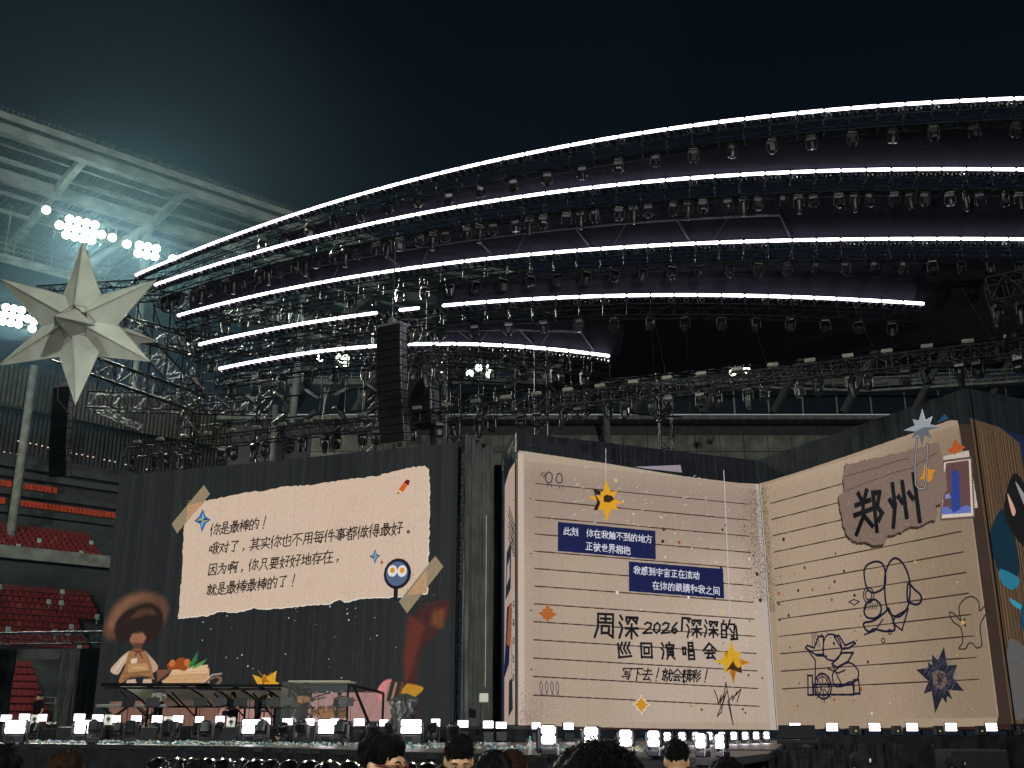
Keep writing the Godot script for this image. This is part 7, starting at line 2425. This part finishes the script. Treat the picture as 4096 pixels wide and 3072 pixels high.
func person(label: String, where: Vector3, tall: float, turn: float, pose: String, hair: String, hair_colour: String, shirt: String, extras := [], group := "", look := 0.0) -> Node3D:
	var f := figure(pose)
	var o := thing("person", label, "person", where, turn, group)
	var full := {"stand": 1.72, "look_down": 1.71, "keys": 1.7, "sit": 1.28, "bow": 1.32}[pose] as float
	o.scale = Vector3.ONE * (tall / full)
	part("body", f.body, mats.skin, o)
	part("shirt", f.shirt, mats[shirt], o)
	part("trousers", f.legs, mats.trousers, o)
	var h := Transform3D(f.bend, f.head)
	for s in [-1, 1]:
		var e := Shape.new()
		e.ball(Vector3(0.03 * s, -0.004, 0.079), Vector3(0.0115, 0.0045, 0.007), 10, 6)
		var ey := part("eye", e, mats.eye_white, o)
		ey.transform = h
		e = Shape.new()
		e.ball(Vector3(0.03 * s, -0.004, 0.0845), Vector3(0.0055, 0.0042, 0.004), 8, 5)
		part("iris", e, mats.eye_dark, ey)
		e = Shape.new()
		e.path([Vector3(0.016 * s, 0.019, 0.093), Vector3(0.032 * s, 0.024, 0.091), Vector3(0.048 * s, 0.017, 0.083)], 0.0035, 5)
		part("eyebrow", e, mats[hair_colour], o).transform = h
	var m := Shape.new()
	m.path([Vector3(-0.022, -0.071, 0.089), Vector3(0, -0.073, 0.0935), Vector3(0.022, -0.071, 0.089)], 0.0045, 5)
	part("mouth", m, mats.lip, o).transform = h
	if hair: part("hair", hair_mesh(hair), mats[hair_colour], o).transform = h
	for x in extras:
		var s := Shape.new()
		match x:
			"cap":
				s.lathe([Vector2(0.09, 0.025), Vector2(0.094, 0.06), Vector2(0.092, 0.09), Vector2(0.08, 0.118), Vector2(0.055, 0.136), Vector2(0.025, 0.145), Vector2(0.0, 0.147)], 20, Transform3D(Basis.from_scale(Vector3(1, 1, 1.12)), Vector3(0, 0, -0.01)))
				var cap := part("cap", s, mats.cap_cloth, o)
				cap.transform = h
				s = Shape.new()
				var g := []
				for j in 3:
					var row := []
					for i in 13:
						var a := lerpf(-1.1, 1.1, i / 12.0)
						row.append(Vector3(sin(a) * (0.094 + 0.012 * (2 - j)), 0.034 - (2 - j) * 0.008 - sin(a) * sin(a) * 0.012, 0.02 + cos(a) * (0.085 + 0.038 * (2 - j))))
					g.append(row)
				s.sheet(g)
				part("brim", s, mats.cap_cloth, cap)
				s = Shape.new()
				s.ball(Vector3(0, 0.08, 0.096), Vector3(0.014, 0.018, 0.005), 8, 5)
				part("badge", s, mats.paper_white, cap)
			"glasses":
				for k in [-1, 1]:
					s.path([Vector3(0.012 * k, 0.004, 0.104), Vector3(0.03 * k, 0.014, 0.102), Vector3(0.052 * k, 0.008, 0.094), Vector3(0.05 * k, -0.016, 0.094), Vector3(0.02 * k, -0.018, 0.102), Vector3(0.012 * k, 0.004, 0.104)], 0.0028, 5)
					s.path([Vector3(0.052 * k, 0.008, 0.094), Vector3(0.084 * k, 0.0, 0.0), Vector3(0.084 * k, -0.02, -0.03)], 0.0028, 5)
				part("glasses", s, mats.frame_red, o).transform = h
			"mask":
				s.ball(Vector3(0, -0.07, 0.055), Vector3(0.06, 0.045, 0.06), 14, 8)
				part("face_mask", s, mats.mask_cloth, o).transform = h
			"clip":
				s.soft_box(Vector3(0.07, 0.05, -0.07), Vector3(0.03, 0.05, 0.02), 0.005)
				part("hair_clip", s, mats.clip_cyan, o).transform = h
			"headband":
				s.lathe([Vector2(0.099, -0.012), Vector2(0.103, 0.0), Vector2(0.099, 0.012)], 22, Transform3D(Basis.from_euler(Vector3(1.25, 0, 0)), Vector3(0, 0.03, -0.01)))
				part("headband", s, mats.cap_cloth, o).transform = h
	return o

func people() -> void:
	var far := "spectators in front of the stage"
	# near the camera, left to right
	person("dark haired person at the far left border of the crowd", Vector3(-3.3, 0, -7.4), 1.65, 2.8, "stand", "loose", "hair_black", "shirt_black", [], far)
	person("brown haired woman with bare forehead low at the left", Vector3(-2.52, 0, -6.5), 1.665, -0.2, "stand", "long", "hair_brown", "shirt_white", [], far)
	person("dark head just rising into view before the lamp cans", Vector3(-2.15, 0, -7.8), 1.59, 3.0, "stand", "long", "hair_black", "shirt_black", [], far)
	person("short haired man in red framed glasses turned to the right", Vector3(-0.6, 0, -5.1), 1.765, 1.15, "stand", "short", "hair_black", "shirt_black", ["glasses"], far)
	person("young man with full black hair looking down at the camera's side", Vector3(-0.33, 0, -7.0), 1.745, 0.15, "look_down", "short", "hair_black", "shirt_yellow", [], far)
	person("small dark head with a yellow collar between the two men", Vector3(-0.5, 0, -8.6), 1.54, 2.6, "stand", "long", "hair_black", "shirt_yellow", [], far)
	person("woman with black hair and a turquoise hair clip", Vector3(-0.1, 0, -5.9), 1.675, 2.3, "stand", "long", "hair_black", "shirt_white", ["clip", "headband"], far)
	person("woman with reddish brown hair beside the one with the clip", Vector3(0.0, 0, -6.8), 1.665, 2.9, "stand", "long", "hair_brown", "shirt_yellow", [], far)
	person("loose dark hair of the spectator nearest to the camera", Vector3(0.235, 0, -3.05), 1.735, 3.1, "stand", "loose", "hair_black", "shirt_pink", [], far)
	person("man with short black hair seen from behind below the lamps", Vector3(1.14, 0, -7.9), 1.715, 3.14, "stand", "short", "hair_black", "shirt_yellow", [], far)
	person("low dark head right of the man seen from behind", Vector3(1.3, 0, -6.9), 1.605, 3.0, "stand", "loose", "hair_black", "shirt_black", [], far)
	person("dark head cut by the right border of the picture", Vector3(1.98, 0, -4.15), 1.737, 2.6, "stand", "short", "hair_black", "shirt_white", [], far)
	# guards and crew at the right
	var guard := "security guards in caps"
	person("guard in a black cap with a badge, nearest of the guards", Vector3(2.85, 0, -9.4), 1.6, 0.5, "stand", "short", "hair_black", "shirt_black", ["cap"], guard)
	person("bare headed man between the two guards in caps", Vector3(5.35, 0, -15.6), 1.36, 0.1, "sit", "short", "hair_black", "shirt_black", [], guard)
	person("guard in a black cap and mask sitting by the speaker stack", Vector3(5.75, 0, -15.0), 1.44, 0.9, "sit", "short", "hair_black", "shirt_black", ["cap", "mask"], guard)
	person("guard in a cap and mask at the far right", Vector3(7.9, 0, -17.4), 1.33, 0.7, "sit", "short", "hair_black", "shirt_black", ["cap", "mask"], guard)
	for q in [[5.35, -15.6], [5.75, -15.0], [7.9, -17.4]]:
		var ch := thing("folding_chair", "black folding chair under " + ["the bare headed man", "the guard by the speaker stack", "the guard at the far right"][[5.35, 5.75, 7.9].find(q[0])], "chair", Vector3(q[0], 0, q[1]), 0.5)
		var s := Shape.new()
		s.soft_box(Vector3(0, 0.4, 0.05), Vector3(0.42, 0.04, 0.42), 0.01)
		part("seat", s, mats.fixture, ch)
		s = Shape.new()
		s.soft_box(Vector3(0, 0.75, -0.2), Vector3(0.42, 0.3, 0.03), 0.01)
		part("backrest", s, mats.fixture, ch)
		for k in [-1, 1]:
			for z in [-0.18, 0.22]:
				s = Shape.new()
				s.tube(Vector3(0.19 * k, 0, z), Vector3(0.19 * k, 0.4 if z > 0 else 0.8, z), 0.012, 0.012, 6)
				part("leg", s, mats.black_steel, ch)
	# crew between runway and stage
	var crew := "crew between the runway and the band riser"
	for q in [[-15.3, "bare headed crew member behind the confetti, at the far left", "", 1.72], [-14.85, "crew member in a black cap behind the confetti, at the far left", "cap", 1.76], [-12.9, "dark haired crew member behind the confetti below the keyboards", "", 1.66], [-11.0, "crew member behind the confetti below the seated guitarist", "", 1.66], [-8.6, "crew member in a cap, left one of the pair by the strobe", "cap", 1.7], [-7.9, "crew member in a cap, right one of the pair by the strobe", "cap", 1.66]]:
		person(q[1], Vector3(q[0], 0, -38.35 - 0.35 * (-q[0] - 8.0)), q[3] + 0.05, 0.6, "stand", "short", "hair_black", "shirt_black", [q[2]] if q[2] else [], crew)
	# musicians
	var y := 1.94
	var m := "musicians of the band"
	person("woman in a patterned dress standing at the keyboards", Vector3(-13.55, y, -43.2), 1.62, 0.2, "keys", "long", "hair_black", "shirt_white", [], m)
	person("seated guitarist in black with long hair", Vector3(-10.75, y, -43.4), 1.24, -0.2, "sit", "long", "hair_black", "shirt_black", [], m)
	person("man in black bending over beside a music stand", Vector3(-9.75, y, -43.2), 1.2, 1.2, "bow", "short", "hair_black", "shirt_black", [], m)
	person("bass player in black standing behind the clear screen", Vector3(-8.05, y, -43.6), 1.62, 0.6, "keys", "short", "hair_black", "shirt_black", ["cap"], m)
	person("drummer in black seated behind the drum kit", Vector3(-6.75, y, -44.1), 1.26, -0.3, "sit", "short", "hair_black", "shirt_black", [], m)
	person("crew member in a dark shirt standing by the curtain gap", Vector3(-17.9, 1.4, -42.6), 1.7, -0.6, "stand", "short", "hair_black", "shirt_black", [], m)
	# bass guitar in the player's hands
	var g := thing("bass_guitar", "dark bass guitar held by the standing player", "guitar", Vector3(-7.95, y + 0.98, -43.25), 0.3)
	var s := Shape.new()
	s.prism(PackedVector2Array([Vector2(-0.3, -0.1), Vector2(-0.1, -0.17), Vector2(0.12, -0.12), Vector2(0.2, -0.02), Vector2(0.12, 0.12), Vector2(-0.08, 0.15), Vector2(-0.28, 0.12)]), 0.05)
	part("guitar_body", s, mats.drum_shell, g)
	s = Shape.new()
	s.bar(Vector3(0.1, 0.0, -0.02), Vector3(0.8, 0.22, -0.02), 0.03, 0.05)
	part("neck", s, mats.cabinet, g)
	s = Shape.new()
	s.box(Vector3(0.86, 0.24, -0.02), Vector3(0.16, 0.07, 0.03))
	part("headstock", s, mats.cabinet, g)

# ---------------------------------------------------------------- everything
func _ready() -> void:
	rng.seed = 20260
	var cam := Camera3D.new()
	cam.name = "camera"
	cam.fov = 39.13
	cam.near = 0.1
	cam.far = 900.0
	add_child(cam)
	cam.position = Vector3(0, 1.8, 0)
	cam.rotation_degrees = Vector3(17.756, 0, 0)
	cam.current = true

	var env := Environment.new()
	env.background_mode = Environment.BG_SKY
	var sky := Sky.new()
	var night := ProceduralSkyMaterial.new()
	night.sky_top_color = lin(0.0003, 0.0008, 0.0026)
	night.sky_horizon_color = lin(0.013, 0.022, 0.038)
	night.sky_curve = 0.2
	night.ground_bottom_color = lin(0.002, 0.002, 0.003)
	night.ground_horizon_color = lin(0.006, 0.008, 0.01)
	sky.sky_material = night
	env.sky = sky
	env.tonemap_mode = Environment.TONE_MAPPER_LINEAR
	env.tonemap_exposure = 1.0
	env.sdfgi_enabled = true
	env.ssao_enabled = true
	env.ssil_enabled = true
	env.fog_enabled = true
	env.fog_density = 0.00008
	env.volumetric_fog_enabled = true
	env.volumetric_fog_density = 0.0
	env.fog_light_color = Color(0.66, 0.86, 1.0)
	var we := WorldEnvironment.new()
	we.name = "night"
	we.environment = env
	add_child(we)

	var moon := DirectionalLight3D.new()
	moon.name = "moon"
	moon.light_energy = 0.015
	moon.light_color = Color(1.0, 0.96, 0.9)
	moon.light_angular_distance = 0.5
	moon.shadow_enabled = true
	moon.sky_mode = DirectionalLight3D.SKY_MODE_LIGHT_ONLY
	add_child(moon)
	moon.rotation_degrees = Vector3(-55, 30, 0)

	make_materials()
	make_stock()
	stadium()
	stadium_roof()
	far_end()
	floodlights()
	flood_mist()
	stage()
	stage_roof()
	lighting_truss()
	towers()
	var set_of := "LED screens of the stage"
	screen("left LED screen showing a torn handwritten note and a hatted dress stand", Vector2(-19.43, -52.38), Vector2(-2.36, -45.88), left_picture(), set_of)
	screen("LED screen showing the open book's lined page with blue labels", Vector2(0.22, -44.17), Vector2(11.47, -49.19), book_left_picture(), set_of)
	screen("LED screen showing the book page with scrap, stamp and line drawings", Vector2(11.49, -49.18), Vector2(16.71, -37.96), book_right_picture(), set_of)
	screen("narrow LED screen showing the book's page edges at the far right", Vector2(16.72, -37.97), Vector2(19.6, -39.42), book_edge_picture(3.14, true), set_of)
	screen("narrow LED screen showing the book's left page edges", Vector2(-0.47, -47.21), Vector2(0.21, -44.18), book_edge_picture(3.12, false), set_of)
	loudspeakers()
	star_lantern()
	stage_lights()
	band()
	side_gate()
	people()
	confetti()
	for k in stock: stock[k].free()
